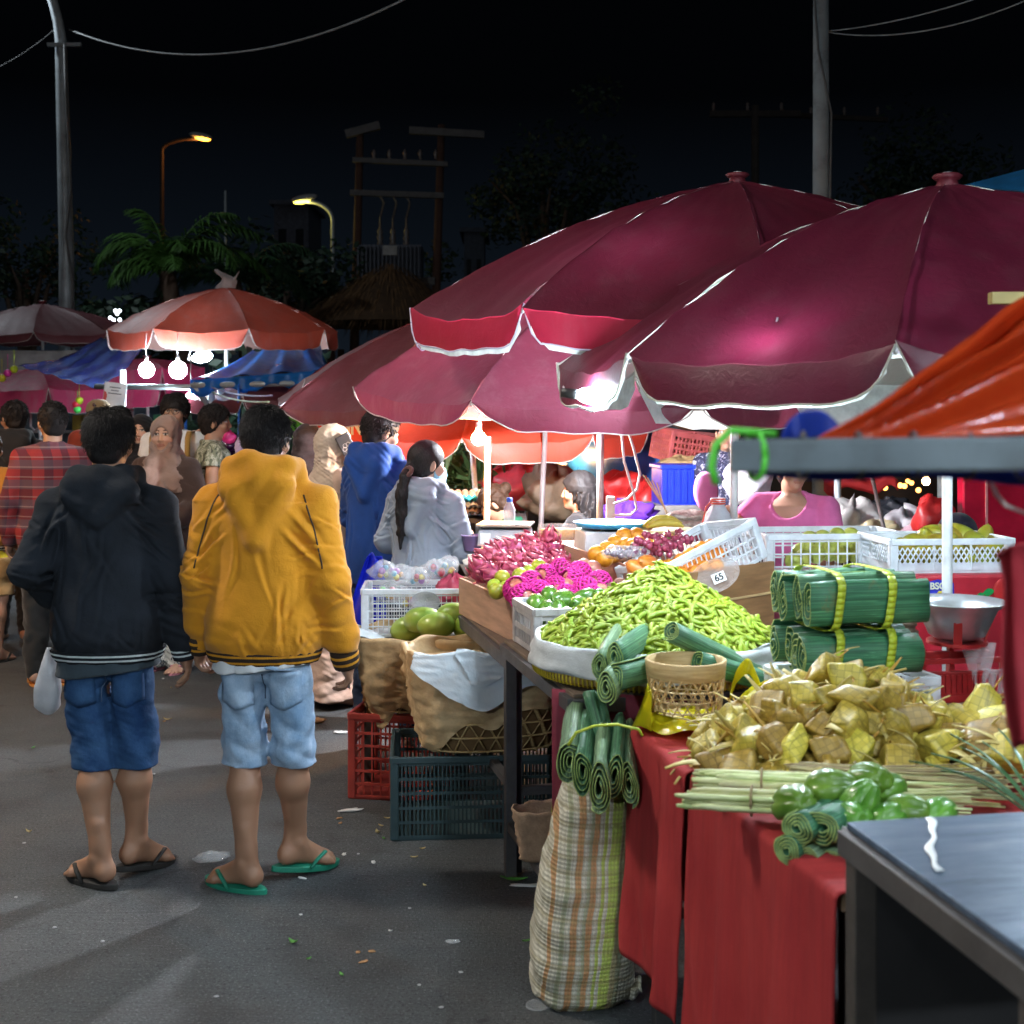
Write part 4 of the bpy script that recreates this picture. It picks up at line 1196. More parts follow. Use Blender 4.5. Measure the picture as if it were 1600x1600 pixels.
def street_lamp(label, base_px, head_px, head_py, y, col, strength, top_py, armdir=-1, m=None, pm=None):
	b = at(base_px, 500, y); h = at(head_px, head_py, y); tz = at(base_px, top_py, y).z
	t = thing('street_lamp', label, 'street lamp', (b.x, y, 0))
	mb = MB(); dx = h.x - b.x
	arm = [(dx * (1 - cos(q)) * .9, 0, tz + (h.z - tz) * sin(q)) for q in [pi / 2 * k / 8 for k in range(9)]]
	mb.tube([(0, 0, 0), (0, 0, tz * .6)] + arm, [.09, .075] + [.055] * 9, 8)
	mb.build('pole', pm or steel_grey, t, True)
	mb = MB(); mb.ball((dx - .05 * armdir, 0, h.z + .07), (.36, .15, .1), 12, 8, Euler((0, .18 * armdir, 0)).to_matrix()); mb.build('lantern', mat('lamp_grey', (.3, .3, .3), .5), t, True)
	mb = MB(); mb.ball((dx, 0, h.z), (.25, .12, .07), 12, 8, Euler((0, .18 * armdir, 0)).to_matrix()); mb.build('lamp_glass', emit('lamp_glow_' + str(base_px), col, strength * .45), t, True)
	return Vector((h.x, y, h.z - .2))
LAMP_B = street_lamp('distant street lamp glowing orange above the palm', 253, 316, 216, 38, (1., .33, .03), 26, 235, 1, pm=mat('rusty_steel', (.05, .025, .015), .7))
LAMP_C = street_lamp('distant street lamp glowing yellow on a bent grey pole', 520, 473, 314, 34, (1., .85, .10), 14, 345, -1)
t = pole_base('thin_pole', 'thin pale pole standing beyond the palm', at(352, 500, 30).x, 30, at(352, 298, 30).z, .035, .025, steel_grey)

# faint utility pole with crossarms far behind the umbrellas
P = at(1180, 300, 34)
t = pole_base('utility_pole', 'dim far utility pole with crossarms and insulators above the umbrellas', P.x, P.y, at(0, 165, 34).z, .13, .10, mat('dark_pole_timber', (.05, .04, .035), .9), 'utility pole')
mb = MB(); z0 = at(0, 178, 34).z; mb.box((.0, 0, z0), (2.4, .14, .16)); mb.box((2.3, .6, z0 + .05), (3.0, .12, .12), (0, 0, .2)); mb.build('crossarm', mat('dark_timber', (.04, .032, .028), .9), t)
for k in range(6):
	mb = MB(); mb.lathe([(.001, 0), (.05, .02), (.03, .07), (.055, .1), (.03, .15), (.05, .18), (.001, .24)], 8, (-1.1 + k * .9, 0 if k < 3 else .5, z0 + .08)); mb.build('insulator', mat('insulator_glaze', (.14, .11, .10), .3), t, True)

# transformer platform between two leaning timber poles
Y = 33
tm = mat('red_brown_timber', (.075, .032, .02), .9, bscale=25)
t = thing('transformer_platform', 'dim electricity transformer platform between two leaning red brown poles', 'transformer', (at(612, 450, Y).x, Y, 0))
ox = t.location.x
def rel(px, py, dy=0): 
	v = at(px, py, Y); return Vector((v.x - ox, dy, v.z))
for a, b in (((548, 470), (563, 205)), ((672, 470), (690, 195))):
	mb = MB(); A_ = rel(*a); A_.z = 0; mb.tube([A_, rel(*b)], [.14, .09], 10); mb.build('timber_pole', tm, t, True)
for (x0, y0), (x1, y1), w_ in (((541, 211), (594, 197), .2), ((640, 205), (757, 212), .18), ((552, 251), (700, 258), .12), ((548, 302), (694, 307), .14), ((555, 440), (680, 440), .2)):
	mb = MB(); mb.bar(rel(x0, y0, -.1), rel(x1, y1, -.1), .14, w_); mb.build('crossarm', mat('grey_crossarm', (.10, .09, .085), .8), t)
mb = MB(); A_ = rel(561, 386); B_ = rel(660, 438)
mb.box(((A_.x + B_.x) / 2, 0, (A_.z + B_.z) / 2), (B_.x - A_.x, .9, A_.z - B_.z))
for k in range(16):
	mb.box((A_.x + (k + .5) * (B_.x - A_.x) / 16, -.52, (A_.z + B_.z) / 2), (.03, .14, (A_.z - B_.z) * .9))
mb.build('transformer_tank', mat('tank_blue_grey', (.045, .05, .075), .5), t)
mb = MB(); c_ = rel(613, 396); mb.box((c_.x, -.62, c_.z), (.36, .02, .24)); mb.build('notice_plate', mat('plate_white', (.3, .28, .26), .6), t)
for px in (594, 614, 635):
	mb = MB(); c_ = rel(px, 384); mb.lathe([(.04, 0), (.09, .05), (.05, .12), (.09, .2), (.05, .28), (.08, .36), (.03, .45), (.02, .7)], 8, (c_.x, 0, c_.z)); mb.tube([(c_.x, 0, c_.z + .7), (c_.x + .1, 0, c_.z + 1.1), (c_.x, -.1, rel(0, 305).z)], .025, 6); mb.build('insulator', mat('insulator_glaze', (.14, .11, .10), .3), t, True)
for k in range(5):
	mb = MB(); c_ = rel(585 + k * 24, 250); mb.lathe([(.05, 0), (.03, .08), (.06, .14), (.02, .25)], 8, (c_.x, -.1, c_.z)); mb.build('insulator', mat('insulator_glaze', (.14, .11, .10), .3), t, True)

# thatched mound of dry straw under it
def thatch():
	r = random.Random(5); mb = MB()
	c0 = at(608, 505, 29)
	for i in range(2600):
		a = r.uniform(0, 2 * pi); q = sqrt(r.random())
		x = q * cos(a) * 2.0; y = q * sin(a) * 1.6
		z = at(0, 415, 29).z - 1.25 * q ** 1.3 + r.uniform(-.1, .1)
		d = Vector((cos(a), sin(a) * .8, -.9 + r.uniform(-.3, .3))).normalized() * r.uniform(.3, .6)
		p = Vector((x, y, z)); s_ = Vector((-sin(a), cos(a), 0)) * .014
		mb.add([p - s_, p + s_, p + d], [(0, 1, 2)])
	t = thing('thatched_hut', 'dim hut with a shaggy dry straw roof under the transformer', 'hut', (c0.x, 29, 0))
	mb.build('roof', mat('straw', (.13, .065, .025), .9), t)
	m2 = MB(); m2.lathe([(2.0, at(0, 415, 29).z - 1.35), (1.0, at(0, 415, 29).z - .55), (.05, at(0, 415, 29).z - .05)], 20, wob=lambda a, z: 1 - .1 * abs(sin(a)))
	m2.build('roof_underlay', mat('straw_dark', (.06, .03, .012), .95), t, True)
	for sx in (-1.2, 1.2):
		for sy in (-.8, .8):
			m3 = MB(); m3.tube([(sx, sy, 0), (sx, sy, 3.2)], .08, 8); m3.build('post', tm, t, True)
thatch()

# ------------------------------------------------------------------ palms and trees
frond_m = mat('palm_green', (.045, .115, .020), .55, var=.5, vscale=1.5, transl=.3)
frond_d = mat('palm_dark_green', (.020, .06, .022), .6, var=.5, vscale=1.5, transl=.2)
def frond(mb, base, az, el, L, droop, leaf, r, n=46):
	"""one arching feather leaf: midrib plus folded leaflets"""
	pts = []; p = Vector(base); d = Vector((cos(az) * cos(el), sin(az) * cos(el), sin(el)))
	for i in range(n + 1):
		pts.append(p.copy()); p = p + d * (L / n)
		d = (d + Vector((0, 0, -droop / n * (.4 + 1.6 * i / n)))).normalized()
	mb.tube(pts[::4] + [pts[-1]], [.035 * (1 - .9 * i / (len(pts[::4]))) for i in range(len(pts[::4]) + 1)], 5)
	for i in range(4, n + 1):
		u = i / n
		t = (pts[i] - pts[i - 1]).normalized()
		s_ = t.cross(Vector((0, 0, 1))).normalized()
		up = s_.cross(t)
		ll = leaf * (sin(pi * min(1, .12 + .86 * u)) ** .6)
		for sg in (-1, 1):
			dirv = (t * (.55 + r.uniform(-.12, .15)) + s_ * sg * (.8 + r.uniform(-.15, .15)) + up * r.uniform(-.25, .25) - Vector((0, 0, .35))).normalized()
			w = t * .022
			b = pts[i]; m_ = b + dirv * ll * .55; e = b + dirv * ll + Vector((0, 0, -.22 * ll))
			mb.add([b - w * .5, b + w * .5, m_ + w, m_ - w, e], [(0, 1, 2, 3), (3, 2, 4)])
def palm(label, px, py, y, fronds, m, trunk_px=None, seed=1, h=None):
	r = random.Random(seed); c = at(px, py, y)
	t = thing('palm_tree', label, 'palm tree', (c.x, y, 0))
	mb = MB(); n = 14
	mb.tube([(.25 * sin(i * .25), 0, c.z * i / n) for i in range(n + 1)], [.2 - .06 * i / n + (.012 if i % 2 else 0) for i in range(n + 1)], 10)
	mb.build('trunk', mat('palm_bark', (.07, .04, .025), .95, bscale=15, bstr=.6), t, True)
	mb = MB()
	for az, el, L, dr, lf in fronds: frond(mb, (.25 * sin(n * .25), 0, c.z), radians(az), radians(el), L, dr, lf, r)
	mb.build('crown', m, t)
palm('bright green palm with one long frond arching over the orange umbrella', 268, 425, 24, [(5, 58, 2.2, 1.9, .62), (-25, 48, 2.0, 2.2, .6), (168, 66, 1.9, 3.1, .62), (150, 50, 1.7, 2.9, .55), (190, 58, 1.8, 2.9, .6), (205, 40, 1.4, 2.6, .5), (60, 60, 1.6, 1.8, .5), (-60, 60, 1.3, 2.2, .5), (120, 55, 1.5, 2.0, .5), (-8, 66, 1.9, 1.7, .6), (14, 40, 2.2, 1.8, .5), (172, 82, 1.6, 2.6, .55), (-70, 25, 1.7, 1.2, .45), (215, 20, 1.2, 1.5, .4)], frond_m, seed=3)
palm('darker palm behind the orange umbrella top', 372, 440, 26, [(a, e, 2.0, 1.8, .5) for a, e in ((0, 55), (40, 35), (90, 50), (140, 40), (180, 60), (220, 30), (270, 50), (320, 40), (-15, 25), (195, 20))], frond_d, seed=5)

def leafy_tree(label, px, y, crown_py, rad, n, m, seed, squash=.75, h=None):
	r = random.Random(seed); c = at(px, crown_py, y)
	t = thing('broadleaf_tree', label, 'tree', (c.x, y, 0))
	mb = MB(); mb.tube([(0, 0, 0), (.1, 0, c.z * .4), (-.05, .1, c.z)], [.22, .17, .08], 9)
	for k in range(7):
		a = k * 2.4; q = Vector((cos(a) * rad * .6, sin(a) * rad * .6, c.z + rad * .25 * sin(k * 1.7)))
		mb.tube([(0, 0, c.z * .45 + k * .12), q * .5 + Vector((0, 0, c.z * .42)), q], [.09, .06, .02], 6)
	mb.build('trunk', mat('tree_bark', (.09, .06, .045), .95, bscale=15, bstr=.6), t, True)
	cl = [(Vector((r.gauss(0, .45), r.gauss(0, .45), r.gauss(0, .4) * squash)) * rad, r.uniform(.22, .42) * rad) for _ in range(26)]
	mb = MB()
	for i in range(n):
		cc, cr = r.choice(cl)
		d = Vector((r.gauss(0, 1), r.gauss(0, 1), r.gauss(0, 1))).normalized()
		p = Vector((0, 0, c.z)) + cc + d * cr * r.uniform(.5, 1.05)
		a = Vector((r.gauss(0, 1), r.gauss(0, 1), r.gauss(0, .6))).normalized() * r.uniform(.07, .13)
		b = a.cross(d).normalized() * a.length * .5
		mb.add([p - a, p + b, p + a, p - b], [(0, 1, 2, 3)])
	mb.build('crown', m, t)
dark_leaf = mat('tree_leaves', (.018, .042, .022), .6, var=.5, vscale=1.2)
leafy_tree('dark bushy tree between the palms and the transformer', 450, 30, 455, 1.6, 2600, dark_leaf, 11)
leafy_tree('dark tree behind the peaks of the maroon umbrellas', 850, 36, 300, 2.6, 3600, dark_leaf, 12)
leafy_tree('low dark bush beside the far umbrellas', 195, 24, 512, .9, 1500, dark_leaf, 13)
leafy_tree('dark tree to the side of the curved lamp pole', 40, 34, 420, 2.0, 2200, dark_leaf, 14)
leafy_tree('tall dark tree beyond the concrete pole', 1420, 34, 300, 2.4, 2600, dark_leaf, 15)

# dim buildings
def building(label, px0, px1, py, y, m, win=(3, 3)):
	a = at(px0, py, y); b = at(px1, py, y)
	t = thing('apartment_building', label, 'building', ((a.x + b.x) / 2, y, 0)); W = b.x - a.x
	mb = MB(); mb.box((0, 2, a.z / 2), (W, 4, a.z)); mb.build('wall', m, t)
	mb = MB(); mb.box((0, 2, a.z + .1), (W + .4, 4.4, .2)); mb.build('roof', m, t)
	for i in range(win[0]):
		for j in range(win[1]):
			mb = MB(); mb.box((-W / 2 + W * (i + .5) / win[0], -.02, a.z * (.45 + .5 * (j + .3) / win[1])), (W / win[0] * .45, .06, .9)); mb.build('window', mat('dark_window', (.02, .025, .03), .15), t)
building('faint pale concrete building behind the yellow street lamp', 428, 482, 320, 60, mat('pale_render', (.12, .14, .19), .9), (2, 4))
building('faint grey blue building behind the maroon umbrella', 725, 756, 363, 60, mat('grey_render', (.10, .13, .18), .9), (2, 3))

# blue canopy roof beyond the near umbrella
t = thing('stall_canopy', 'bright blue canopy roof showing beyond the near umbrella', 'canopy', at(1600, 300, 8.5))
mb = MB()
a, b, c, d = at(1495, 292, 8.5), at(1625, 258, 8.5), at(1760, 300, 8.5), at(1620, 300, 8.0)
mb.add([p - t.location for p in (a, b, c, d, a + Vector((0, .9, -.1)), b + Vector((0, 1.6, -.2)), c + Vector((0, .9, -.1)))], [(0, 3, 1), (3, 2, 1), (0, 1, 5, 4), (1, 2, 6, 5)])
mb.build('roof', mat('blue_canopy', (.02, .22, .55), .6), t)
for q in (a, c):
	mb = MB(); mb.tube([Vector((q.x, q.y + .3, 0)) - t.location, Vector((q.x, q.y + .3, q.z)) - t.location], .03, 8); mb.build('post', steel_grey, t, True)
r = random.Random(61)
lm_ = [mat('bright_leaf', (.10, .30, .05)), mat('dry_leaf', (.45, .36, .16)), mat('husk', (.40, .22, .10)), mat('white_paper', (.7, .7, .68))]
for k in range(34):
	p = Vector((r.uniform(-.9, .25), r.uniform(3.6, 6.2), 0)) if k < 22 else Vector((r.uniform(-2.6, -.6), r.uniform(3.6, 9.), 0))
	if k < 22: p.x = min(p.x, .35 - .24 * (p.y - 3.4) - .25 + r.uniform(-.25, .2))
	q = k % 4
	litter('leaf_scrap' if q < 2 else 'litter_scrap', ['trodden green leaf scrap on the dark road', 'trodden yellow leaf scrap on the dark road', 'small brown husk scrap on the dark road', 'tiny white paper scrap on the dark road'][q], 'litter', leaf_flat(r.uniform(.015, .035), .012, .004) if q < 2 else crumple(r.uniform(.008, .02), .008, .006, 300 + k, 10, 6), p, lm_[q], r.uniform(0, 6), ['green leaf scraps on the road', 'yellow leaf scraps on the road', 'husk scraps on the road', 'paper scraps on the road'][q])
# ------------------------------------------------------------------ umbrellas
def canopy_mat(name, col, inner=None, sheen_rough=.42, transl=.35, dust=.35, spec=.5):
	if name in MC: return MC[name]
	m, nt, out = nodes_of(name)
	p = principled(nt, out, col, sheen_rough, 0, spec)
	p.inputs['Coat Weight'].default_value = .12; p.inputs['Coat Roughness'].default_value = .36
	v = coord(nt)
	n1 = noise(nt, v, 2.2, 6, .65); n2 = noise(nt, v, 420, 2)
	c = ramp(nt, n1, [(.3, tuple(x * .8 for x in col)), (.7, tuple(min(1, x * 1.15) for x in col))])
	d = noise(nt, coord(nt, 'Object', (3, 3, .8)), 3., 6, .7)
	c = mixc(nt, mth(nt, 'MULTIPLY', ramp(nt, d, [(.5, (0, 0, 0)), (.75, (1, 1, 1))]), dust), c, (.30, .24, .24))
	tc_ = c
	if inner:
		g = nt.nodes.new('ShaderNodeNewGeometry')
		c = mixc(nt, g.outputs['Backfacing'], c, inner)
	nt.links.new(c, p.inputs['Base Color'])
	w = noise(nt, coord(nt, 'Object', (1, 1, 1)), 22, 5, .65, .8)
	bump(nt, p, mth(nt, 'ADD', mth(nt, 'MULTIPLY', n2, .12), w), .30, .014)
	t = nt.nodes.new('ShaderNodeBsdfTranslucent')
	nt.links.new(tc_, t.inputs[0])
	mx = nt.nodes.new('ShaderNodeMixShader'); mx.inputs[0].default_value = transl
	nt.links.new(p.outputs[0], mx.inputs[1]); nt.links.new(t.outputs[0], mx.inputs[2])
	nt.links.new(mx.outputs[0], out.inputs[0])
	MC[name] = m
	return m

def umbrella(label, px, py_top, y, R, H, V=.16, start=22.5, n=8, m=None, trim=None, tilt=(0, 0), pole=None, cap='disc', seed=1, pole_bottom=0., res=(14, 12), group='market umbrellas', ribm=None, inner_flap=None, gap=.13, valm=None):
	r = random.Random(seed)
	top = at(px, py_top, y)
	t = thing('market_umbrella', label, 'umbrella', top, 0, group)
	t.rotation_euler = (radians(tilt[0]), radians(tilt[1]), 0)
	def rib(k, s):
		a = radians(start) + 2 * pi * k / n
		rr = R * s
		z = -H * (.50 * s + .50 * s ** 2.3)
		return Vector((-sin(a) * rr, -cos(a) * rr, z))
	wr = [[r.uniform(-1, 1) for _ in range(6)] for _ in range(n)]
	def pan(k, s, v):
		p = rib(k, s).lerp(rib(k + 1, s), v)
		e = 4 * v * (1 - v)
		p.z -= .05 * R * e * s * (1 - .45 * s)
		q = min(v, 1 - v)
		p.z += .006 * sin(26 * v + 9 * s + wr[k][0] * 3) * s * (1 - s * .3) + .012 * s * sin(44 * v + wr[k][3] * 6 + 3 * s) * max(0, 1 - s / .5) + .010 * math.exp(-(q / .03) ** 2) * s - .006 * s * sin(30 * s + wr[k][4] * 5) * math.exp(-(q / .14) ** 2)
		p.z -= .012 * math.exp(-(q / .07) ** 2) * 0
		p.z += .004 * sin(40 * s + wr[k][1] * 6 + 12 * v)
		return p
	nu, nv = res
	mb = MB()
	for k in range(n):
		mb.sheet(lambda u, v, k=k: pan(k, max(.015, u), v), nu, nv, flip=True)
	mb.build('canopy', m, t, True)
	trim_m = trim or mat('pale_piping', (.50, .46, .44), .7)
	for k in range(n):
		def drop(v):
			q = min(v, 1 - v)
			return V * (min(1, q / gap)) ** .55 * (1 + .0 * sin(6 * v))
		def flap(u, v, k=k):
			q = min(v, 1 - v)
			vv = v
			p = pan(k, 1., vv)
			o = Vector((p.x, p.y, 0)).normalized()
			f = drop(v) * u
			p = p + o * (.012 * sin(9 * v + wr[k][2] * 4) * u + .02 * u * (1 - u)) - Vector((0, 0, f)) + o * (.10 * f)
			return p
		mb = MB(); mb.sheet(flap, 4, max(12, nv), flip=True)
		fl = mb.build('valance', valm or m, t, True)
		if V > .0:
			mb = MB(); mb.tube([flap(1., j / 24) for j in range(25)], .0024 * R, 5)
			mb.build('piping', trim_m, fl, True)
		if inner_flap and not -.2 < cos(radians(start) + 2 * pi * (k + .5) / n) < .15:
			def fl2(u, v, k=k):
				p = flap(u * (inner_flap[2] if cos(radians(start) + 2 * pi * (k + .5) / n) < -.5 else inner_flap[1]), min(1, max(0, .03 + .94 * v))); o = Vector((p.x, p.y, 0)).normalized()
				return p - o * .012 - Vector((0, 0, .004))
			mb = MB(); mb.sheet(fl2, 4, 12, flip=True)
			mb.build('valance_lining', inner_flap[0], fl, True)
	for k in range(n):
		mb = MB(); mb.tube([rib(k, s) - Vector((0, 0, .018)) for s in (.03, .2, .4, .6, .8, 1.)], .007, 5)
		mb.build('rib', ribm or mat('rib_steel', (.5, .5, .5), .4, .6), t, True)
	ztop = top.z
	mb = MB(); zb = -(ztop - pole_bottom) / max(.5, cos(radians(tilt[0])))
	mb.tube([(0, 0, .04), (0, 0, zb)], .019, 12); mb.build('pole', pole or mat('white_painted_pole', (.72, .74, .74), .45, dirt=.15), t, True)
	if cap == 'disc':
		mb = MB(); mb.lathe([(.001, .034), (.045, .034), (.055, .026), (.045, .014), (.035, .010), (.045, -.02)][::-1], 16); mb.build('top_cap', mat('cap_red', (.16, .02, .03), .5), t, True)
	elif cap == 'bag':
		mb = MB()
		def bagf(u, v):
			a = 2 * pi * v
			rr = (.10 * (1 - u) ** .7 + .012) * (1 + .3 * sin(3 * a + 1) * u)
			return Vector((rr * cos(a) + .10 * u * sin(5 * u), rr * sin(a), -.01 + .20 * u))
		mb.sheet(bagf, 8, 14)
		mb.sheet(lambda u, v: Vector((.06 + .09 * u + .03 * cos(2 * pi * v) * (1 - u), .03 * sin(2 * pi * v), .02 + .15 * u)), 6, 10)
		mb.build('top_bag', mat('milky_plastic', (.6, .58, .62), .3, transl=.4), t, True)
	return t

maroon = canopy_mat('maroon_fabric', (.108, .009, .026), (.50, .49, .43), .44, transl=.085, dust=.05)
maroon2 = canopy_mat('wine_fabric', (.105, .010, .024), (.42, .40, .37), .44, transl=.085, dust=.06)
maroon3 = canopy_mat('dull_wine_fabric', (.13, .030, .038), None, .55, transl=.12, dust=.12, spec=.3)
plum = canopy_mat('plum_fabric', (.14, .022, .045), None, .6, transl=.16, dust=.12, spec=.35)
orange_red = canopy_mat('orange_red_fabric', (.60, .055, .025), None, .6, transl=.35, dust=.08)
salmon = canopy_mat('faded_red_fabric', (.42, .070, .042), (.50, .30, .26), .5, transl=.14, dust=.22)
hotpink = canopy_mat('pink_red_fabric', (.55, .03, .12), None, .6, transl=.5)
lining = mat('white_lining', (.62, .66, .62), .8, transl=.35, vscale=14, bscale=120)

UM1 = umbrella('big maroon umbrella with white lining beside the orange tarp, its cap a red knob', 1480, 287, 4.65, 1.41, .66, .118, 24, n=10, m=maroon, tilt=(0, 0), seed=2, inner_flap=(lining, 1.04, 1.7), trim=mat('cream_piping', (.45, .43, .35), .7), res=(16, 16), gap=.10)
UM2 = umbrella('maroon umbrella with its valance coloured red as if lit through, and white lining, behind the near one', 1152, 282, 5.9, 1.51, .61, .125, 41.5, n=10, m=maroon2, tilt=(3.5, 0), seed=3, inner_flap=(lining, 1.14, 1.3), valm=canopy_mat('wine_valance_lit', (.42, .018, .05), (.5, .46, .44), .6, transl=.42, dust=.1, spec=.25), trim=mat('striped_piping', (.55, .5, .62), .7), cap='disc', res=(16, 14), gap=.08)  # valance colour brightened to stand for lamp light through the cloth
UM3 = umbrella('purple wine umbrella lit by the orange bulb, over the fruit trays', 940, 425, 6.85, 1.33, .60, .10, 30, m=plum, tilt=(5.5, 0), seed=4, gap=.2)
UM4 = umbrella('dull wine umbrella with a pale worn streak, above the two shoppers', 722, 480, 8.6, 1.36, .55, .085, 12, m=maroon3, tilt=(4, -4), seed=5, gap=.2)
UM5 = umbrella('orange red umbrella low behind the purple wine one', 765, 572, 9.2, 1.14, .45, .13, 8, m=orange_red, tilt=(3, 0), seed=6, gap=.16, pole=mat('rusty_pole', (.35, .2, .15), .6))
UM6 = umbrella('faded red umbrella with a white plastic bag tied on its top', 352, 449, 13.5, 1.20, .46, .17, 22, m=salmon, tilt=(3, 0), seed=7, cap='bag', gap=.10)
UM7 = umbrella('dusky red umbrella at the picture edge, in front of another', 66, 474, 17, 1.22, .42, .1, 30, m=maroon3, tilt=(2, 0), seed=8, gap=.1)
UM8 = umbrella('dusky red umbrella half hidden behind the one at the edge', 112, 484, 19.5, 1.1, .40, .1, 5, m=maroon3, tilt=(2, 0), seed=9, gap=.1)
UM9 = umbrella('pink red umbrella under the striped blue tarp with hanging white loops', 62, 575, 14.5, 1.02, .22, .24, 20, m=hotpink, tilt=(2, 0), seed=10, gap=.10)
UM10 = umbrella('pink umbrella glowing behind the two white bulbs', 230, 560, 14.9, .66, .12, .42, 30, m=hotpink, tilt=(2, 0), seed=11, gap=.12, n=6)
UM11 = umbrella('wine umbrella far behind under the blue tarp frame', 440, 575, 12.2, .95, .30, .12, 10, m=maroon3, seed=12, gap=.1)
UM1.location.z += .0
# ------------------------------------------------------------------ tables
steel_dark = mat('dark_steel_tube', (.10, .095, .095), .55, .4, dirt=.4, vscale=8)
steel_rust = mat('worn_steel_leg', (.085, .07, .06), .7, .3, dirt=.5, vscale=14)
def frame_table(name, label, cat, loc, rotz, L, W, z, top_m, leg=.04, thick=.045, rails=(.18,), leg_m=None, edge_m=None):
	"""steel table: local x 0..W away from the walkway, local y -L..0 towards the camera"""
	t = thing(name, label, cat, (loc[0], loc[1], 0), rotz)
	mb = MB(); mb.box((W / 2, -L / 2, z - .006), (W - .004, L - .004, .012)); mb.build('tabletop', top_m, t, False, bevel=.002)
	mb = MB()
	for a, b in (((0, -L), (0, 0)), ((0, 0), (W, 0)), ((W, 0), (W, -L)), ((W, -L), (0, -L))):
		ax = Vector((*a, z - .013 - thick / 2)); bx = Vector((*b, z - .013 - thick / 2)); mb.bar(ax, bx, .03, thick)
	mb.build('rim', edge_m or leg_m or steel_dark, t, False, bevel=.002)
	for x in (leg / 2, W - leg / 2):
		for y in (-leg / 2, -L + leg / 2):
			mb = MB(); mb.box((x, y, (z - .04) / 2), (leg, leg, z - .06)); mb.build('leg', leg_m or steel_dark, t, False, bevel=.003)
	for rz in rails:
		for a, b in (((.02, -L + .04), (.02, -.04)), ((.04, -.02), (W - .04, -.02)), ((W - .02, -.04), (W - .02, -L + .04)), ((.04, -L + .02), (W - .04, -L + .02))):
			mb = MB(); mb.bar(Vector((*a, rz)), Vector((*b, rz)), .03); mb.build('rail', leg_m or steel_dark, t, False)
	return t

# bare metal table at the near corner
def metal_top():
	m, nt, out = nodes_of('scuffed_steel_top')
	p = principled(nt, out, (.2, .25, .3), .35, .35, .5)
	v = coord(nt, 'Object', (1, 5, 1)); n = noise(nt, v, 5, 6, .65); f = noise(nt, coord(nt, 'Object', (2, 40, 1)), 12, 3)
	nt.links.new(ramp(nt, n, [(.3, (.045, .075, .125)), (.7, (.13, .19, .27))]), p.inputs['Base Color'])
	nt.links.new(ramp(nt, n, [(.3, (.5, .5, .5)), (.7, (.28, .28, .28))]), p.inputs['Roughness'])
	bump(nt, p, f, .15, .004)
	return m
mt = frame_table('steel_table', 'bare blue grey steel table with a white drip across its top', 'table', (.575, 2.21), radians(10), .57, .62, .95, metal_top(), .04, .042, (.22,), steel_rust, mat('dull_steel_edge', (.11, .10, .095), .6, .4, dirt=.4))
for a_, b_ in (((.03, -.03), (.60, -.03)), ((.45, -.05), (.45, -.54))):
	mb = MB(); mb.bar(Vector((*a_, .47)), Vector((*b_, .47)), .018, .78); mb.build('back_board', mat('black_board', (.018, .016, .016), .8), mt)
mb = MB()
mb.sheet(lambda u, v: Vector((.147 - .115 * u + .006 * sin(7 * u) + .003 * sin(19 * u) + (v - .5) * (.012 + .004 * sin(13 * u)), -.015 - .245 * u, .9535)), 24, 3)
mb.build('paint_drip', mat('white_drip', (.75, .78, .78), .5), mt, True, solid=.002)

# long red covered table
C0 = Vector((.35, 3.505, 0)); RT = radians(10.9)
rt = thing('market_table', 'long market table under a red cloth, heaped with woven leaf packets', 'table', C0, RT)
mb = MB(); mb.box((.55, -.62, .775), (1.08, 1.22, .03)); mb.build('tabletop', mat('rough_plank', (.18, .11, .06), .85), rt)
for x in (.05, 1.05):
	for y in (-.04, -1.2):
		mb = MB(); mb.box((x, y, .38), (.045, .045, .76)); mb.build('leg', steel_dark, rt)
def cloth_red():
	m, nt, out = nodes_of('red_table_cloth')
	p = principled(nt, out, (.4, .03, .03), .75, 0, .3)
	v = coord(nt); n = noise(nt, v, 4, 5, .6)
	c = ramp(nt, n, [(.3, (.38, .024, .028)), (.7, (.54, .05, .046))])
	w1 = noise(nt, coord(nt, 'Object', (1, 1, 12)), 90, 2); w2 = noise(nt, coord(nt, 'Object', (14, 14, 1)), 60, 2)
	c = mixc(nt, mth(nt, 'MULTIPLY', w2, .35), c, (.22, .014, .018))
	ws = noise(nt, coord(nt, 'Object', (1, 9, .6)), 6, 5, .7)
	c = mixc(nt, mth(nt, 'MULTIPLY', ramp(nt, ws, [(.45, (0, 0, 0)), (.7, (1, 1, 1))]), .4), c, (.20, .016, .02))
	nt.links.new(c, p.inputs['Base Color'])
	bump(nt, p, mth(nt, 'ADD', mth(nt, 'ADD', w1, w2), mth(nt, 'MULTIPLY', noise(nt, coord(nt, 'Object', (1, 3, .7)), 7, 5, .6, .5), 5.)), .4, .004)
	return m
redc = cloth_red()
tc_ = thing('tablecloth', 'red woven cloth hanging over the walkway edge of the table', 'tablecloth', C0, RT)
def drape(y0, y1, x_out, zb, ph, amp, dz=lambda u: 0., tap=0.):
	def fn(u, v):
		y = y0 + (y1 - y0) * u * (1 - tap * max(0, v - .3))
		if v < .30:
			q = v / .30
			return Vector((1.08 * (1 - q) + x_out * q, y, .797 + .002 * sin(20 * y + 30 * q)))
		q = (v - .30) / .70
		a = min(1, q * 14) * pi / 2
		r_ = .015
		z = .797 - r_ * (1 - cos(a)) - max(0, q - .0714) / .9286 * (.797 - r_ - zb - dz(u))
		x = x_out - r_ * sin(a) - .004 * sin(31 * y + 9 * q) * q - .003 * sin(17 * q + 40 * y) * q - amp * max(0, q) ** .8 * (1.0 + sin(11 * u * (y0 - y1) * 1.9 + ph) + .5 * sin(23 * u * (y0 - y1) * 1.7 + ph * 2)) * .6
		return Vector((x, y, z))
	return fn
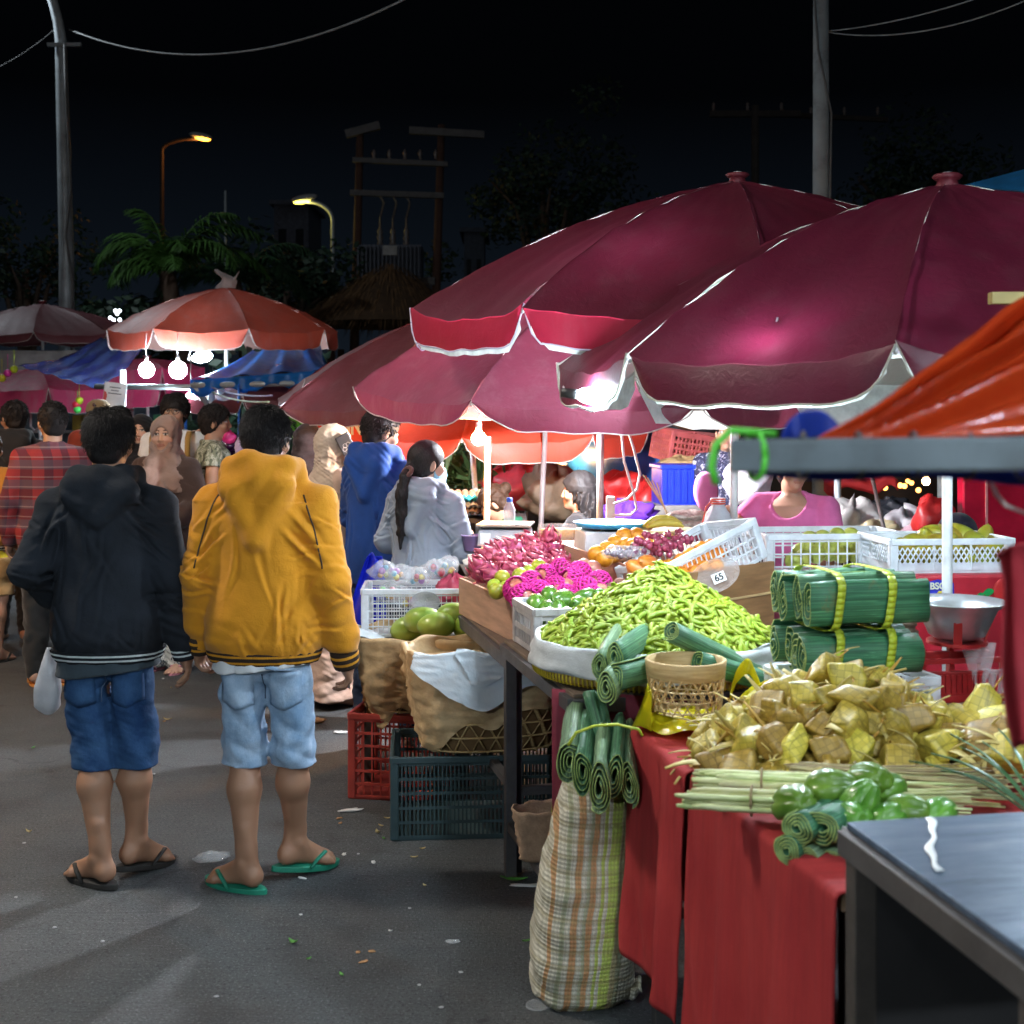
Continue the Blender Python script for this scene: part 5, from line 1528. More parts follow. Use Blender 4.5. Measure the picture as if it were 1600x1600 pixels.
mb = MB(); mb.sheet(drape(.008, -.447, -.004, .20, .4, .030, lambda u: -.03 * u, .16), 36, 70); mb.build('cloth_panel', redc, tc_, True, solid=.003)
mb = MB(); mb.sheet(drape(-.448, -1.24, .010, .03, 2.1, .034), 60, 70); mb.build('cloth_panel', redc, tc_, True, solid=.003)
mb = MB(); mb.sheet(lambda u, v: Vector((.0 + 1.06 * u, .010 + .012 * sin(14 * u) * v + .02 * v, .797 - .5 * v)), 40, 12); mb.build('cloth_end', redc, tc_, True, solid=.003)

# steel table carrying the beans, with a maroon cloth on the camera side
C1 = Vector((-.030, 4.585, 0))
bt = frame_table('steel_table', 'dark steel framed table carrying the heap of green beans', 'table', C1, ROW, .93, 1.0, .85, mat('worn_board', (.16, .11, .075), .8, dirt=.3), .04, .04, (.19,), steel_dark)
t = thing('tablecloth', 'maroon cloth with blue marks hanging below the bean basket', 'tablecloth', (0, 0, 0))
a, b = at(862, 1062, 3.80), at(1125, 1110, 3.62)
def mc(u, v):
	p = a.lerp(b, u); return Vector((p.x, p.y - .02 + .02 * sin(19 * u) * v - .03 * v, .845 - .42 * v - .05 * u * v))
mb = MB(); mb.sheet(mc, 30, 14); mb.build('cloth', mat('maroon_cloth', (.22, .025, .045), .8, dirt=.15), t, True, solid=.003)
for (u, v, w_) in ((.10, .08, .05), (.24, .12, .03)):
	mb = MB(); mb.sheet(lambda p, q, u=u, v=v, w_=w_: mc(u + (p - .5) * w_ * (1 - .5 * q), v + .12 * q) - Vector((0, .004, 0)), 4, 6); mb.build('printed_mark', mat('blue_print', (.02, .06, .35), .7), t, True)

# fruit stall: tray table frame
ft = frame_table('tray_table', 'dark steel frame standing under the sloping wooden fruit trays', 'table', Vector((-.235, 5.62, 0)), ROW, 1.06, 1.05, .80, mat('stall_board', (.17, .115, .08), .8), .04, .05, (.3,), steel_dark)
ply = mat('pinkish_plywood', (.40, .24, .16), .7, vscale=4, stretch=(1, 1, 8), dirt=.15)
ply2 = mat('brown_plywood', (.27, .145, .06), .65, vscale=3, stretch=(2, 2, 14))
def plank(parent, a, b, z0, z1, m, th=.014, name='plank'):
	mb = MB(); a = Vector((a[0], a[1], (z0 + z1) / 2)); b = Vector((b[0], b[1], (z0 + z1) / 2)); mb.bar(a, b, th, z1 - z0)
	return mb.build(name, m, parent, False, bevel=.002)
tr = thing('fruit_tray', 'long wooden tray of dragon fruit, limes and netted fruit', 'tray', (0, 0, 0))
plank(tr, (-.222, 5.50), (.078, 4.60), .802, .955, ply); plank(tr, (.095, 4.605), (.50, 4.71), .802, .93, ply); plank(tr, (-.21, 5.52), (.245, 5.63), .802, .955, ply)
mb = MB(); mb.add([(-.215, 5.5, .845), (.085, 4.61, .845), (.50, 4.715, .845), (.235, 5.62, .845)], [(0, 1, 2, 3)]); mb.build('tray_floor', ply, tr, solid=.01)
tr2 = thing('fruit_tray', 'higher wooden tray of oranges and grapes behind the dragon fruit', 'tray', (0, 0, 0))
plank(tr2, (.235, 5.86), (.535, 4.72), .80, 1.065, mat('rosy_plywood', (.42, .215, .15), .55, vscale=4, stretch=(1, 1, 8)))
mb = MB(); mb.add([(.24, 5.86, .95), (.54, 4.73, .95), (1.08, 5.22, .95), (.9, 6.0, .95)], [(0, 1, 2, 3)]); mb.build('tray_floor', ply, tr2, solid=.01)
plank(tr2, (.55, 4.715), (1.06, 5.21), .62, 1.06, ply2, .02, 'end_board')
mb = MB(); A_ = Vector((.545, 4.70, .935)); B_ = Vector((1.06, 5.195, .935)); mb.bar(A_, B_, .012, .008); mb.build('ledge_strip', mat('pale_edge', (.55, .38, .18), .7), tr2)

# counters of the seller row: red chest with emblem under the ripe mango crate
rb = thing('ice_chest', 'red box with a blue shield emblem and painted green leaves, under the mango crate', 'box', at(1498, 1000, 4.95).xy.to_3d(), radians(5))
redp = mat('red_paint', (.42, .015, .03), .45, dirt=.1)
mb = MB(); mb.box((.05, .25, .52), (.52, .48, 1.03)); mb.build('body', redp, rb, bevel=.012)
cx, cz = (1458 - 1498) / FPX * 4.95, at(0, 928, 4.95).z
mb = MB(); sh = [(-.062, .052), (0, .066), (.062, .052), (.064, .0), (.045, -.055), (0, -.095), (-.045, -.055), (-.064, .0)]
mb.add([(cx + .02 + x, .0065, cz + z - .01) for x, z in sh] + [(cx + .02 + x, .0125, cz + z - .01) for x, z in sh], [tuple(range(8)), tuple(range(8, 16))[::-1]] + [(i, i + 8, (i + 1) % 8 + 8, (i + 1) % 8) for i in range(8)])
sd_ = mb.build('shield', mat('shield_blue', (.03, .035, .42), .4), rb)
text_mesh('BSC', .036, mat('shield_white', (.75, .75, .6), .5), sd_, 'lettering', (cx + .016, .003, cz + .030), bold=.0012)
mb = MB(); pts = [(-.016, -.05), (-.02, -.03), (-.006, -.02), (-.012, -.003), (0, .012), (.016, .012), (.022, -.004), (.018, -.03), (.03, -.05), (.012, -.05), (.006, -.035), (-.004, -.05)]
mb.add([(cx + .02 + x, .003, cz + z) for x, z in pts], [tuple(range(len(pts)))]); mb.build('emblem_animal', mat('emblem_yellow', (.62, .50, .03), .5), sd_)
lf = mat('painted_green', (.01, .28, .06), .5)
for k, (px, py, an, L) in enumerate(((1548, 926, .2, .05), (1545, 936, -.5, .04), (1560, 940, .9, .04), (1535, 930, .0, .03), (1572, 930, .4, .045))):
	p = at(px, py, 4.95); mb = MB()
	q = [(x * L, .3 * L * sin(pi * (x + .5))) for x in (-.5, -.25, 0, .25, .5)]
	pts = q + [(x, -z) for x, z in q[1:-1][::-1]]
	mb.add([((px - 1498) / FPX * 4.95 + x * cos(an) - z * sin(an), .0065, p.z + x * sin(an) + z * cos(an)) for x, z in pts], [tuple(range(len(pts)))])
	mb.build('painted_leaf', lf, rb)
mb = MB(); mb.ball((.185, .008, at(0, 925, 4.95).z), (.045, .004, .05), 14, 8); mb.build('painted_berry', mat('berry_red', (.5, .02, .02), .5), rb, True)
rw = thing('red_screen', 'tall glossy red panel with pale reflections at the end of the row', 'panel', at(1570, 1000, 6.9).xy.to_3d(), radians(-4))
mb = MB(); mb.box((.1, .1, .70), (.62, .12, 1.39)); mb.build('panel', mat('glossy_red', (.50, .012, .04), .18), rw, bevel=.01)
mb = MB(); mb.box((-.085, .036, .7), (.012, .008, 1.38)); mb.build('edge_strip', mat('pink_edge', (.7, .25, .25), .4), rw)

# ------------------------------------------------------------------ crates
def crate(label, base, rotz, size, m, pattern='grid', rot=None, nv=12, nh=3, group=None, wall=.006, rimh=.025, name='plastic_crate', flare=1.):
	W, D, H = size
	t = thing(name, label, 'crate', base, rotz, group, rot)
	mb = MB()
	for a, b in (((-W / 2, -D / 2), (W / 2, -D / 2)), ((W / 2, -D / 2), (W / 2, D / 2)), ((W / 2, D / 2), (-W / 2, D / 2)), ((-W / 2, D / 2), (-W / 2, -D / 2))):
		mb.bar(Vector((*a, H - rimh / 2)), Vector((*b, H - rimh / 2)), .016, rimh)
	mb.build('rim', m, t, False, bevel=.003)
	mb = MB(); mb.box((0, 0, .008), (W - .01, D - .01, .016)); mb.build('base', m, t)
	for sx in (-1, 1):
		for sy in (-1, 1):
			mb = MB(); mb.box((sx * (W / 2 - .012), sy * (D / 2 - .012), H / 2), (.034, .034, H - .003)); mb.build('corner_post', m, t, False, bevel=.006)
	for axis, L, off in ((0, W, D), (1, D, W)):
		for sg in (-1, 1):
			mb = MB(); nn = max(3, int(nv * L / W))
			def P(u, z):
				return Vector((u, sg * (off / 2 - .004), z)) if axis == 0 else Vector((sg * (off / 2 - .004), u, z))
			L2 = L - .05
			if pattern in ('grid', 'slots'):
				for i in range(1, nn):
					u = -L2 / 2 + L2 * i / nn
					mb.bar(P(u, .012), P(u, H - rimh), wall, wall)
				for j in range(nh + 1):
					z = .014 + (H - rimh - .02) * j / nh
					hb = wall * (1.4 if pattern == 'grid' else 1.9)
					mb.bar(P(-L2 / 2, z), P(L2 / 2, z), wall * 1.2, hb)
			else:
				zz0, zz1 = .03, H - rimh - .01; st = (zz1 - zz0) * .62
				k = -L2 / 2 - st
				while k < L2 / 2:
					for d in (1, -1):
						u0, u1 = (k, k + st) if d > 0 else (k + st, k)
						a0, b0 = max(-L2 / 2, min(L2 / 2, u0)), max(-L2 / 2, min(L2 / 2, u1))
						if abs(a0 - b0) > .004:
							f = lambda u: zz0 + (zz1 - zz0) * (u - u0) / (u1 - u0)
							mb.bar(P(a0, f(a0)), P(b0, f(b0)), wall, wall)
					k += st * .5
				mb.bar(P(-L2 / 2, .025), P(L2 / 2, .025), wall, .03)
				for i in range(1, 3): mb.bar(P(-L2 / 2 + L2 * i / 3, .012), P(-L2 / 2 + L2 * i / 3, H - rimh), .014, wall)
			mb.build('side_lattice', m, t)
	return t
whitep = mat('white_plastic', (.66, .70, .74), .4, dirt=.12, vscale=8)
greyp = mat('dirty_clear_plastic', (.42, .40, .40), .4, dirt=.45, vscale=9)
redpl = mat('red_plastic', (.42, .05, .035), .5, dirt=.25)
blackpl = mat('black_green_plastic', (.028, .055, .060), .5, dirt=.2)
bluepl = mat('blue_plastic', (.01, .035, .55), .4)
# under the baskets, on the road
crate('big black green slotted crate on the road under the paper lined basket', (-.145, 5.22, 0), radians(4), (.68, .46, .325), blackpl, 'slots', nv=40, nh=5, wall=.006)
crate('red plastic crate on the road under the rear basket of mangoes', (-.475, 5.66, 0), radians(-10), (.40, .36, .37), redpl, 'grid', nv=9, nh=6, wall=.007)
crate('white crate of clear bags of sweets before the woman in grey', (-.44, 5.86, .665), radians(3), (.47, .32, .215), whitep, 'grid', nv=18, nh=5, wall=.004)
sp = thing('stool', 'dark wooden stool under the white crate of sweets', 'stool', (-.44, 5.86, 0))
mb = MB(); mb.box((0, 0, .645), (.5, .34, .03)); mb.build('seat', steel_rust, sp)
for sx in (-.2, .2):
	for sy in (-.12, .12):
		mb = MB(); mb.box((sx, sy, .315), (.04, .04, .63)); mb.build('leg', steel_rust, sp)
crate('grimy clear crate of green avocados beside the beans', (.215, 4.44, .852), radians(14), (.36, .28, .155), greyp, 'slots', nv=14, nh=2, wall=.010)
oc = crate('white crate tipped up with oranges and a 65 price tag', (.745, 5.12, .985), 0, (.52, .30, .17), whitep, 'grid', rot=(radians(-8), radians(-17), radians(38)), nv=18, nh=3, wall=.0045)
crate('white crate of pale green guavas beside the pink top', (1.325, 5.45, .965), radians(6), (.60, .36, .20), whitep, 'grid', nv=14, nh=3, wall=.0045)
crate('white lattice crate of ripe yellow mangoes on the red box', (1.705, 5.17, 1.036), radians(6), (.50, .34, .135), whitep, 'diamond', wall=.0045)
crate('white crate under the two bundles of banana leaf', (.925, 3.50, .80), radians(14), (.38, .26, .155), whitep, 'grid', nv=16, nh=4, wall=.0045)
gst = thing('counter', 'plain dark counter carrying the crate of guavas', 'table', (1.30, 5.5, 0), radians(6))
mb = MB(); mb.box((0, 0, .947), (.66, .42, .03)); mb.build('tabletop', ply2, gst)
for sx in (-.28, .28):
	for sy in (-.17, .17):
		mb = MB(); mb.box((sx, sy, .465), (.045, .045, .93)); mb.build('leg', steel_dark, gst)
# 65 tag on an oval clear tray at the front of the tipped crate
dk = thing('price_tag', 'small white 65 price tag on an oval clear tray at the tipped crate', 'price tag', at(1115, 900, 4.86), 0, None, (radians(-12), radians(-20), radians(10)))
mb = MB(); mb.lathe([(.001, 0), (.085, .004), (.098, .018), (.102, .018)], 24, R=Euler((radians(90), 0, 0)).to_matrix()); o_ = mb.build('oval_tray', clear_plastic('pinkish_clear', (.95, .85, .84), .1, .30), dk, True); o_.scale = (1, 1, .62)
mb = MB(); mb.box((.01, -.024, -.012), (.052, .003, .038)); mb.build('card', mat('white_card', (.8, .82, .82), .6), dk)
text_mesh('65', .036, mat('black_ink', (.02, .02, .02), .6), dk, 'lettering', (.01, -.027, -.012), bold=.0008)

# ------------------------------------------------------------------ paper lined bamboo baskets
def bamboo(name='bamboo', c1=(.34, .22, .09), c2=(.58, .42, .20), sx=60.):
	if name in MC: return MC[name]
	m, nt, out = nodes_of(name)
	p = principled(nt, out, c1, .6, 0, .4)
	v = coord(nt); n = noise(nt, coord(nt, 'Object', (1, 1, 8)), 14, 5, .6)
	nt.links.new(ramp(nt, n, [(.3, c1), (.7, c2)]), p.inputs['Base Color'])
	bump(nt, p, noise(nt, v, 90, 3), .25, .003)
	MC[name] = m
	return m
paper_b = mat('brown_paper', (.50, .33, .155), .7, var=.3, vscale=9, bscale=40, bstr=.5, col2=(.66, .47, .25), dirt=.2)
paper_w = mat('white_news_paper', (.56, .63, .68), .8, var=.12, vscale=6, bscale=50, bstr=.3)
def wob2(seed, n=6):
	r = random.Random(seed); ph = [(r.randint(2, 9), r.uniform(4, 14), r.uniform(0, 6), r.uniform(0, 6)) for _ in range(n)]
	return lambda a, z: sum(sin(k * a + p + 1.5 * sin(f * z * 3 + q)) for k, f, p, q in ph) / n
def ell_pt(a, r, rx, ry, e=3.):
	c, s_ = cos(a), sin(a)
	k = (abs(c) ** e + abs(s_) ** e) ** (-1 / e)
	return rx * r * k * c, ry * r * k * s_
def lined_basket(label, loc, rotz, rx, ry, h, seed, paper_drop, white_spans):
	t = thing('bamboo_basket', label, 'basket', loc, rotz)
	w1 = wob2(seed); w2 = wob2(seed + 1); w3 = wob2(seed + 2)
	def R(z): return .80 + .22 * (z / h) ** .7
	# woven wall: diagonal and level strips
	mb = MB()
	for k in range(26):
		for d in (1, -1):
			pts = []
			for i in range(9):
				z = h * i / 8 * .96; a = 2 * pi * k / 26 + d * i / 8 * .75
				x, y = ell_pt(a, R(z) - .012 + .004 * d, rx, ry); pts.append((x, y, z + .004))
			mb.tube(pts, .009, 4, flat=.3)
	for j in range(7):
		z = h * (j + .3) / 7.2
		pts = [(*ell_pt(2 * pi * i / 40, R(z) - .006, rx, ry), z) for i in range(41)]
		mb.tube(pts, .011, 4, flat=.35)
	mb.build('weave', bamboo(), t, True)
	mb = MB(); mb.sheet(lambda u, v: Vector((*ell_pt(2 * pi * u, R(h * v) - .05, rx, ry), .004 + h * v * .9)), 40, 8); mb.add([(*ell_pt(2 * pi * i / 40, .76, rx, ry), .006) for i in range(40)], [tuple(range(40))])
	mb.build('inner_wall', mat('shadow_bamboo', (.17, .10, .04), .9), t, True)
	mb = MB(); mb.add([(*ell_pt(2 * pi * i / 40, .9, rx, ry), h * .84) for i in range(40)], [tuple(range(40))]); mb.build('paper_bed', paper_b, t, True)
	# brown paper turned over the rim
	def pap(u, v):
		a = 2 * pi * u
		lip = h * (1.0 + .07 * w1(a, 0) + .02 * sin(9 * a))
		drop = paper_drop(a) * (1 + .3 * w2(a, 1))
		if v < .25:
			q = v / .25; z = h * .80 + (lip - h * .80) * q; r_ = .90 + .10 * q
		else:
			q = (v - .25) / .75; z = lip - drop * q; r_ = R(max(0, z)) + .035 + .02 * sin(pi * q)
		tri = lambda q: abs((q / pi) % 2 - 1) - .5
		cr = .045 * w3(a * 1., z * 6) + .03 * tri(9 * a + 14 * z + 2 * w1(a, z)) + .026 * tri(23 * z - 7 * a + 3 * w2(a, z * 2)) + .016 * tri(26 * a - 31 * z + 4 * w3(a, z))
		x, y = ell_pt(a, r_ + cr * (.3 + v), rx, ry)
		return Vector((x, y, z))
	mb = MB(); mb.sheet(pap, 150, 34); mb.build('paper_liner', paper_b, t, True)
	for k, (a0, a1, dr, up) in enumerate(white_spans):
		def wp(u, v, a0=a0, a1=a1, dr=dr, up=up):
			a = a0 + (a1 - a0) * u
			lip = h * (1.03 + .07 * w1(a, 0)) + up
			d = dr * (.75 + .35 * w2(a * 1.7, 2) + .25 * sin(7 * u) * sin(3 * u + 1)) * (.35 + .65 * min(1, 6 * u) * min(1, 6 * (1 - u)))
			if v < .3:
				q = v / .3; z = lip - .05 * (1 - q); r_ = .62 + .50 * q
			else:
				q = (v - .3) / .7; z = lip - d * q; r_ = 1.13 + .05 * q
			cr = .02 * w3(a * 2, z * 9) + .018 * (abs((13 * a + 17 * z) / pi % 2 - 1) - .5) + .012 * (abs((9 * a - 29 * z) / pi % 2 - 1) - .5)
			x, y = ell_pt(a, r_ + cr, rx, ry)
			return Vector((x, y, z))
		mb = MB(); mb.sheet(wp, 70, 22); mb.build('white_paper', paper_w, t, True)
	return t
lined_basket('bamboo basket lined with brown and white paper on the black green crate', (-.10, 5.20, .327), radians(10), .325, .26, .395, 3, lambda a: .20 + .17 * max(0, sin(a * 1.5 + 2.1)), [(-2.45, -.2, .22, .01), (-.5, .7, .1, .0), (-2.0, -1.1, .13, .02)])
lined_basket('brown paper covered basket of green mangoes on the red crate', (-.385, 5.66, .372), radians(-5), .29, .25, .335, 9, lambda a: .34, [(2.9, 3.9, .30, .0)])
# ------------------------------------------------------------------ fruit and vegetables
def deform(mb, fn):
	mb.v = [tuple(fn(Vector(p))) for p in mb.v]; return mb
def fruit_proto(name, mb, m, parts=()):
	pr = thing(name, None, None) if parts else None
	if not parts:
		o = mb.build(name, m, None, True); return o
	mb.build(parts[0], m, pr, True); return pr

def scatter(proto, label, cat, group, pts, sc=(1, .12), tilt=.9, seed=1, flat=False):
	"""proto at the first point, copies with copies of its parts at the rest"""
	r = random.Random(seed); out = []
	for i, p in enumerate(pts):
		o = proto if i == 0 else dup(proto)
		o.location = p
		o.rotation_euler = (r.uniform(-tilt, tilt), r.uniform(-tilt, tilt), r.uniform(0, 6.28))
		s_ = sc[0] * (1 + r.uniform(-sc[1], sc[1])); o.scale = (s_, s_, s_)
		tag(o, label, cat, group); out.append(o)
	return out

def px_pile(rows, y0, y1):
	"""points for a pile seen at photo pixels: (px, py) spread between depth y0 (front) and y1 (back)"""
	ys = [p[1] for p in rows]; lo, hi = min(ys), max(ys)
	return [at(px, py, y1 + (y0 - y1) * (py - lo) / max(1, hi - lo)) for px, py in rows]

# dragon fruit
def dragon():
	r = random.Random(2); mb = MB(); mb.ball((0, 0, 0), (.044, .044, .053), 14, 10)
	m2 = MB()
	for i in range(24):
		zz = -.8 + 1.7 * i / 23; a = i * 2.4; c_ = sqrt(max(.05, 1 - zz * zz * .9))
		n = Vector((c_ * cos(a), c_ * sin(a), zz)); p = Vector((n.x * .044, n.y * .044, n.z * .053))
		up = (Vector((0, 0, 1)) - n * n.z).normalized() if abs(n.z) < .98 else Vector((1, 0, 0)); s_ = n.cross(up)
		L = .022 + .016 * (zz > .5)
		m2.add([p - s_ * .014 - up * .006, p + s_ * .014 - up * .006, p + s_ * .007 + up * L * .55 + n * .012, p + up * L + n * (.012 + .01 * zz), p - s_ * .007 + up * L * .55 + n * .012], [(0, 1, 2, 4), (4, 2, 3)])
	t = thing('dragon_fruit', None, None)
	mb.build('flesh_skin', mat('dragon_skin', (.48, .035, .12), .45, vscale=30, col2=(.60, .10, .20), objvar=.2), t, True)
	m2.build('scale_leaves', mat('dragon_scale', (.44, .022, .10), .5, vscale=30, col2=(.52, .12, .14)), t, True, solid=.0015)
	return t
DF = [(752, 892), (768, 872), (790, 885), (782, 862), (806, 860), (812, 880), (835, 868), (828, 852), (845, 888), (864, 862), (876, 880), (858, 848), (800, 898), (772, 898), (818, 895), (846, 905), (872, 897), (848, 862)]
scatter(dragon(), 'pink dragon fruit with curling green tipped scales heaped at the back of the wooden tray', 'dragon fruit', 'dragon fruit in the wooden tray', [p + Vector((0, 0, .0)) for p in px_pile(DF, 5.0, 5.45)], (1., .12), 1.2, 3)
lime_m = mat('lime_skin', (.22, .34, .02), .35, vscale=18, col2=(.50, .45, .03), bscale=260, bstr=.2, coat=.3, objvar=.3)
def round_fruit(name, r, m, sq=.94, dim=.12, seg=14):
	mb = MB(); mb.ball((0, 0, 0), (r, r, r * sq), seg, 10)
	deform(mb, lambda p: p * (1 - dim * max(0, abs(p.z) / (r * sq) - .82) * 4 * .5))
	mb.ball((0, 0, r * sq * (1 - dim * .35)), (r * .07, r * .07, r * .05), 6, 4)
	return mb.build(name, m, None, True)
LM = [(772, 915), (785, 903), (800, 914), (812, 900), (826, 893), (842, 886), (790, 920), (815, 912), (838, 902), (776, 924)]
scatter(round_fruit('lime', .030, lime_m), 'green yellow lime in front of the dragon fruit in the wooden tray', 'lime', 'limes in the wooden tray', px_pile(LM, 4.82, 4.98), (1, .12), 1., 4)
# netted fruit
def netted():
	t = thing('netted_fruit', None, None)
	mb = MB(); mb.ball((0, 0, 0), (.041, .041, .040), 14, 10); mb.build('fruit', mat('rosy_apple', (.45, .06, .07), .35, col2=(.55, .22, .12), vscale=20, coat=.3), t, True)
	mb = MB(); R = .047
	for k in range(16):
		for d in (1, -1):
			pts = []
			for i in range(13):
				zz = -.86 + 1.72 * i / 12; a = 2 * pi * k / 16 + d * i * .10; c_ = sqrt(1 - zz * zz)
				pts.append((R * c_ * cos(a), R * c_ * sin(a), R * .98 * zz))
			mb.tube(pts, .0042, 4, False)
	mb.build('foam_net', mat('pink_foam', (.75, .03, .32), .6, transl=.25), t, True)
	return t
NF = [(808, 922), (830, 912), (852, 900), (878, 892), (842, 928), (868, 918), (895, 908), (915, 922), (936, 912), (818, 934), (884, 932), (905, 897), (856, 935), (925, 934)]
scatter(netted(), 'fruit in a pink foam net at the near end of the wooden tray', 'fruit', 'fruit in pink foam nets', px_pile(NF, 4.68, 4.90), (1, .08), 1.4, 5)
AP = [(912, 886), (926, 890), (884, 918), (874, 928), (938, 925)]
scatter(round_fruit('apple', .036, mat('pink_apple', (.52, .12, .11), .35, col2=(.55, .32, .2), vscale=20, coat=.3)), 'bare rosy apple among the pink foam nets', 'apple', 'bare apples among the nets', px_pile(AP, 4.72, 4.95), (1, .06), .8, 6)
def oval(name, rx, rz, m, bend=.0, taper=.0, seg=14):
	mb = MB(); mb.ball((0, 0, 0), (rx, rx * .9, rz), seg, 12)
	deform(mb, lambda p: Vector((p.x * (1 - taper * p.z / rz) + bend * (p.z / rz) ** 2, p.y * (1 - taper * p.z / rz), p.z)))
	mb.tube([(bend * .9, 0, rz * .97), (bend * 1.1, 0, rz * 1.08)], [.005, .003], 6)
	return mb.build(name, m, None, True)
SP = [(915, 932), (930, 940), (948, 930), (962, 936), (978, 925), (955, 920), (970, 915), (985, 918), (940, 948), (990, 932)]
scatter(oval('sapodilla', .028, .034, mat('sapodilla_skin', (.17, .07, .045), .7, vscale=30)), 'brown sapodilla in the near corner of the wooden tray', 'sapodilla', 'sapodillas in the tray corner', px_pile(SP, 4.62, 4.80), (1, .1), 1.2, 7)
# avocados / green mangoes in the grimy crate
avm = mat('avocado_skin', (.035, .12, .012), .28, vscale=12, col2=(.10, .22, .02), bscale=180, bstr=.15, coat=.5)
AV = [(838, 946), (853, 954), (872, 962), (860, 932), (880, 940), (905, 952), (925, 962), (945, 940), (900, 975), (930, 978), (850, 968), (885, 968), (960, 950), (912, 936)]
scatter(oval('avocado', .042, .060, avm, .008, .2), 'glossy dark green avocado piled in the grimy clear crate', 'avocado', 'avocados in the grimy crate', px_pile(AV, 4.30, 4.55), (1, .1), 1.5, 8)
gm = mat('green_mango_skin', (.15, .32, .03), .38, vscale=8, col2=(.36, .46, .07), coat=.2, bstr=.08)
def mango(name, m, s_=1.): return oval(name, .048 * s_, .072 * s_, m, .014, .12)
mg = mango('mango', gm)
for i, (p, rot, lb) in enumerate(((at(660, 977, 5.60), (1.4, .2, 1.2), 'pale green mango lying across the brown paper basket'), (at(706, 972, 5.60), (.9, .9, .6), 'fat green mango tilted up in the brown paper basket'), (at(686, 986, 5.54), (1.5, 0, 2.), 'green mango between the two larger ones in the brown paper'), (at(730, 988, 5.56), (1.4, .3, .4), 'green mango peeping over the far rim of the brown paper'), (at(640, 990, 5.7), (1.3, .3, 1.4), 'green mango tucked behind the paper flap'))):
	o = mg if i == 0 else dup(mg); o.scale = (1.3,) * 3; o.location = p + Vector((0, 0, .025)); o.rotation_euler = rot; tag(o, lb, 'mango', 'mangoes in the brown paper basket')
for px, py, rot in ((812, 1030, (1.3, .4, .4)), (800, 1040, (1.2, .1, 1.9)), (838, 1036, (1.5, .3, 2.6))):
	o = dup(mg); o.location = at(px, py, 5.22); o.rotation_euler = rot; tag(o, 'green mango inside the white paper basket behind the steel leg', 'mango', 'mangoes in the white paper basket')
o = dup(mg, at(782, 989, 5.45), (1.3, .3, .9), .55); tag(o, 'small yellow and red mango lying on the white paper', 'mango'); o['group'] = 'small fruit on the white paper'
o.data = mg.data.copy(); o.data.materials.clear(); o.data.materials.append(mat('blush_mango', (.42, .28, .03), .4, vscale=10, col2=(.42, .10, .03)))
# oranges and grapes in the high tray
orm = mat('orange_peel', (.72, .24, .012), .4, vscale=15, col2=(.78, .36, .02), bscale=300, bstr=.25, coat=.2, objvar=.15)
ORR = [(933, 866), (948, 858), (962, 848), (978, 852), (995, 838), (975, 838), (990, 855), (945, 873), (958, 866), (1043, 845), (1000, 850), (1015, 856)]
scatter(round_fruit('orange', .037, orm), 'orange heaped beside the white scale in the high tray', 'orange', 'oranges in the high tray', px_pile(ORR, 5.05, 5.45), (1, .08), 1., 9)
mdm = mat('tangerine_peel', (.78, .22, .01), .4, vscale=15, col2=(.80, .32, .02), bscale=300, bstr=.3, objvar=.15)
MD = [(1046, 884), (1062, 876), (1080, 868), (1095, 858), (1112, 853), (1072, 888), (1090, 880), (1106, 872), (1085, 895), (1065, 898), (1050, 894), (1120, 866), (1100, 888), (1030, 886), (1120, 885)]
scatter(round_fruit('tangerine', .034, mdm, .84), 'tangerine spilling low in the tipped white crate', 'tangerine', 'tangerines in the tipped crate', px_pile(MD, 4.88, 5.12), (1, .1), 1., 10)
def grapes(label, p, seed, m, n=24, group='bunches of red grapes'):
	r = random.Random(seed)
	t = thing('grape_bunch', label, 'grapes', p, 0, group)
	mb = MB(); mb.ball((0, 0, 0), (.0125, .0125, .0135), 10, 7); me = mb.mesh('berry'); me.materials.append(m); me.polygons.foreach_set('use_smooth', [True] * len(me.polygons))
	for i in range(n):
		u = r.random(); a = r.uniform(0, 6.28); q = .038 * (1 - .55 * u) * sqrt(r.random())
		o = bpy.data.objects.new('berry', me); COL.objects.link(o); o.parent = t; o.location = (u * .10 - .05, q * cos(a), .012 + abs(q * sin(a)) + .008 * r.random())
	mb = MB(); mb.tube([(-.06, 0, .03), (-.03, .004, .028), (.03, 0, .024)], [.003, .0025, .001], 5); mb.build('stalk', mat('grape_stalk', (.2, .22, .06), .7), t, True)
gr = mat('red_grape', (.20, .018, .05), .22, vscale=40, col2=(.34, .05, .10), coat=.4)
for i, (px, py, lb) in enumerate(((1010, 862, 'red grapes in front of the row of oranges'), (1030, 872, 'red grapes next to the clear packet'), (1046, 862, 'red grapes further up behind the tipped crate'), (1062, 852, 'bright red grapes under the bananas'), (1020, 852, 'red grapes below the bananas'), (1076, 848, 'red grapes touching the bag of peanuts'))):
	grapes(lb, at(px, py, 4.95 + .09 * i), 20 + i, gr)
t = thing('fruit_packet', 'clear packet of dark grapes lying in the high tray', 'packet', at(975, 874, 4.86), .4)
mb = MB(); crumple(.10, .06, .05, 12, amp=.2)(mb); mb.build('film', clear_plastic(), t, True)
mb = MB()
for i in range(22): mb.ball((rnd.uniform(-.07, .07), rnd.uniform(-.04, .04), rnd.uniform(.015, .035)), .013, 8, 5)
o_ = mb.build('berry_layer', mat('dark_grape', (.11, .03, .06), .3), t, True); o_['kind'] = 'stuff'
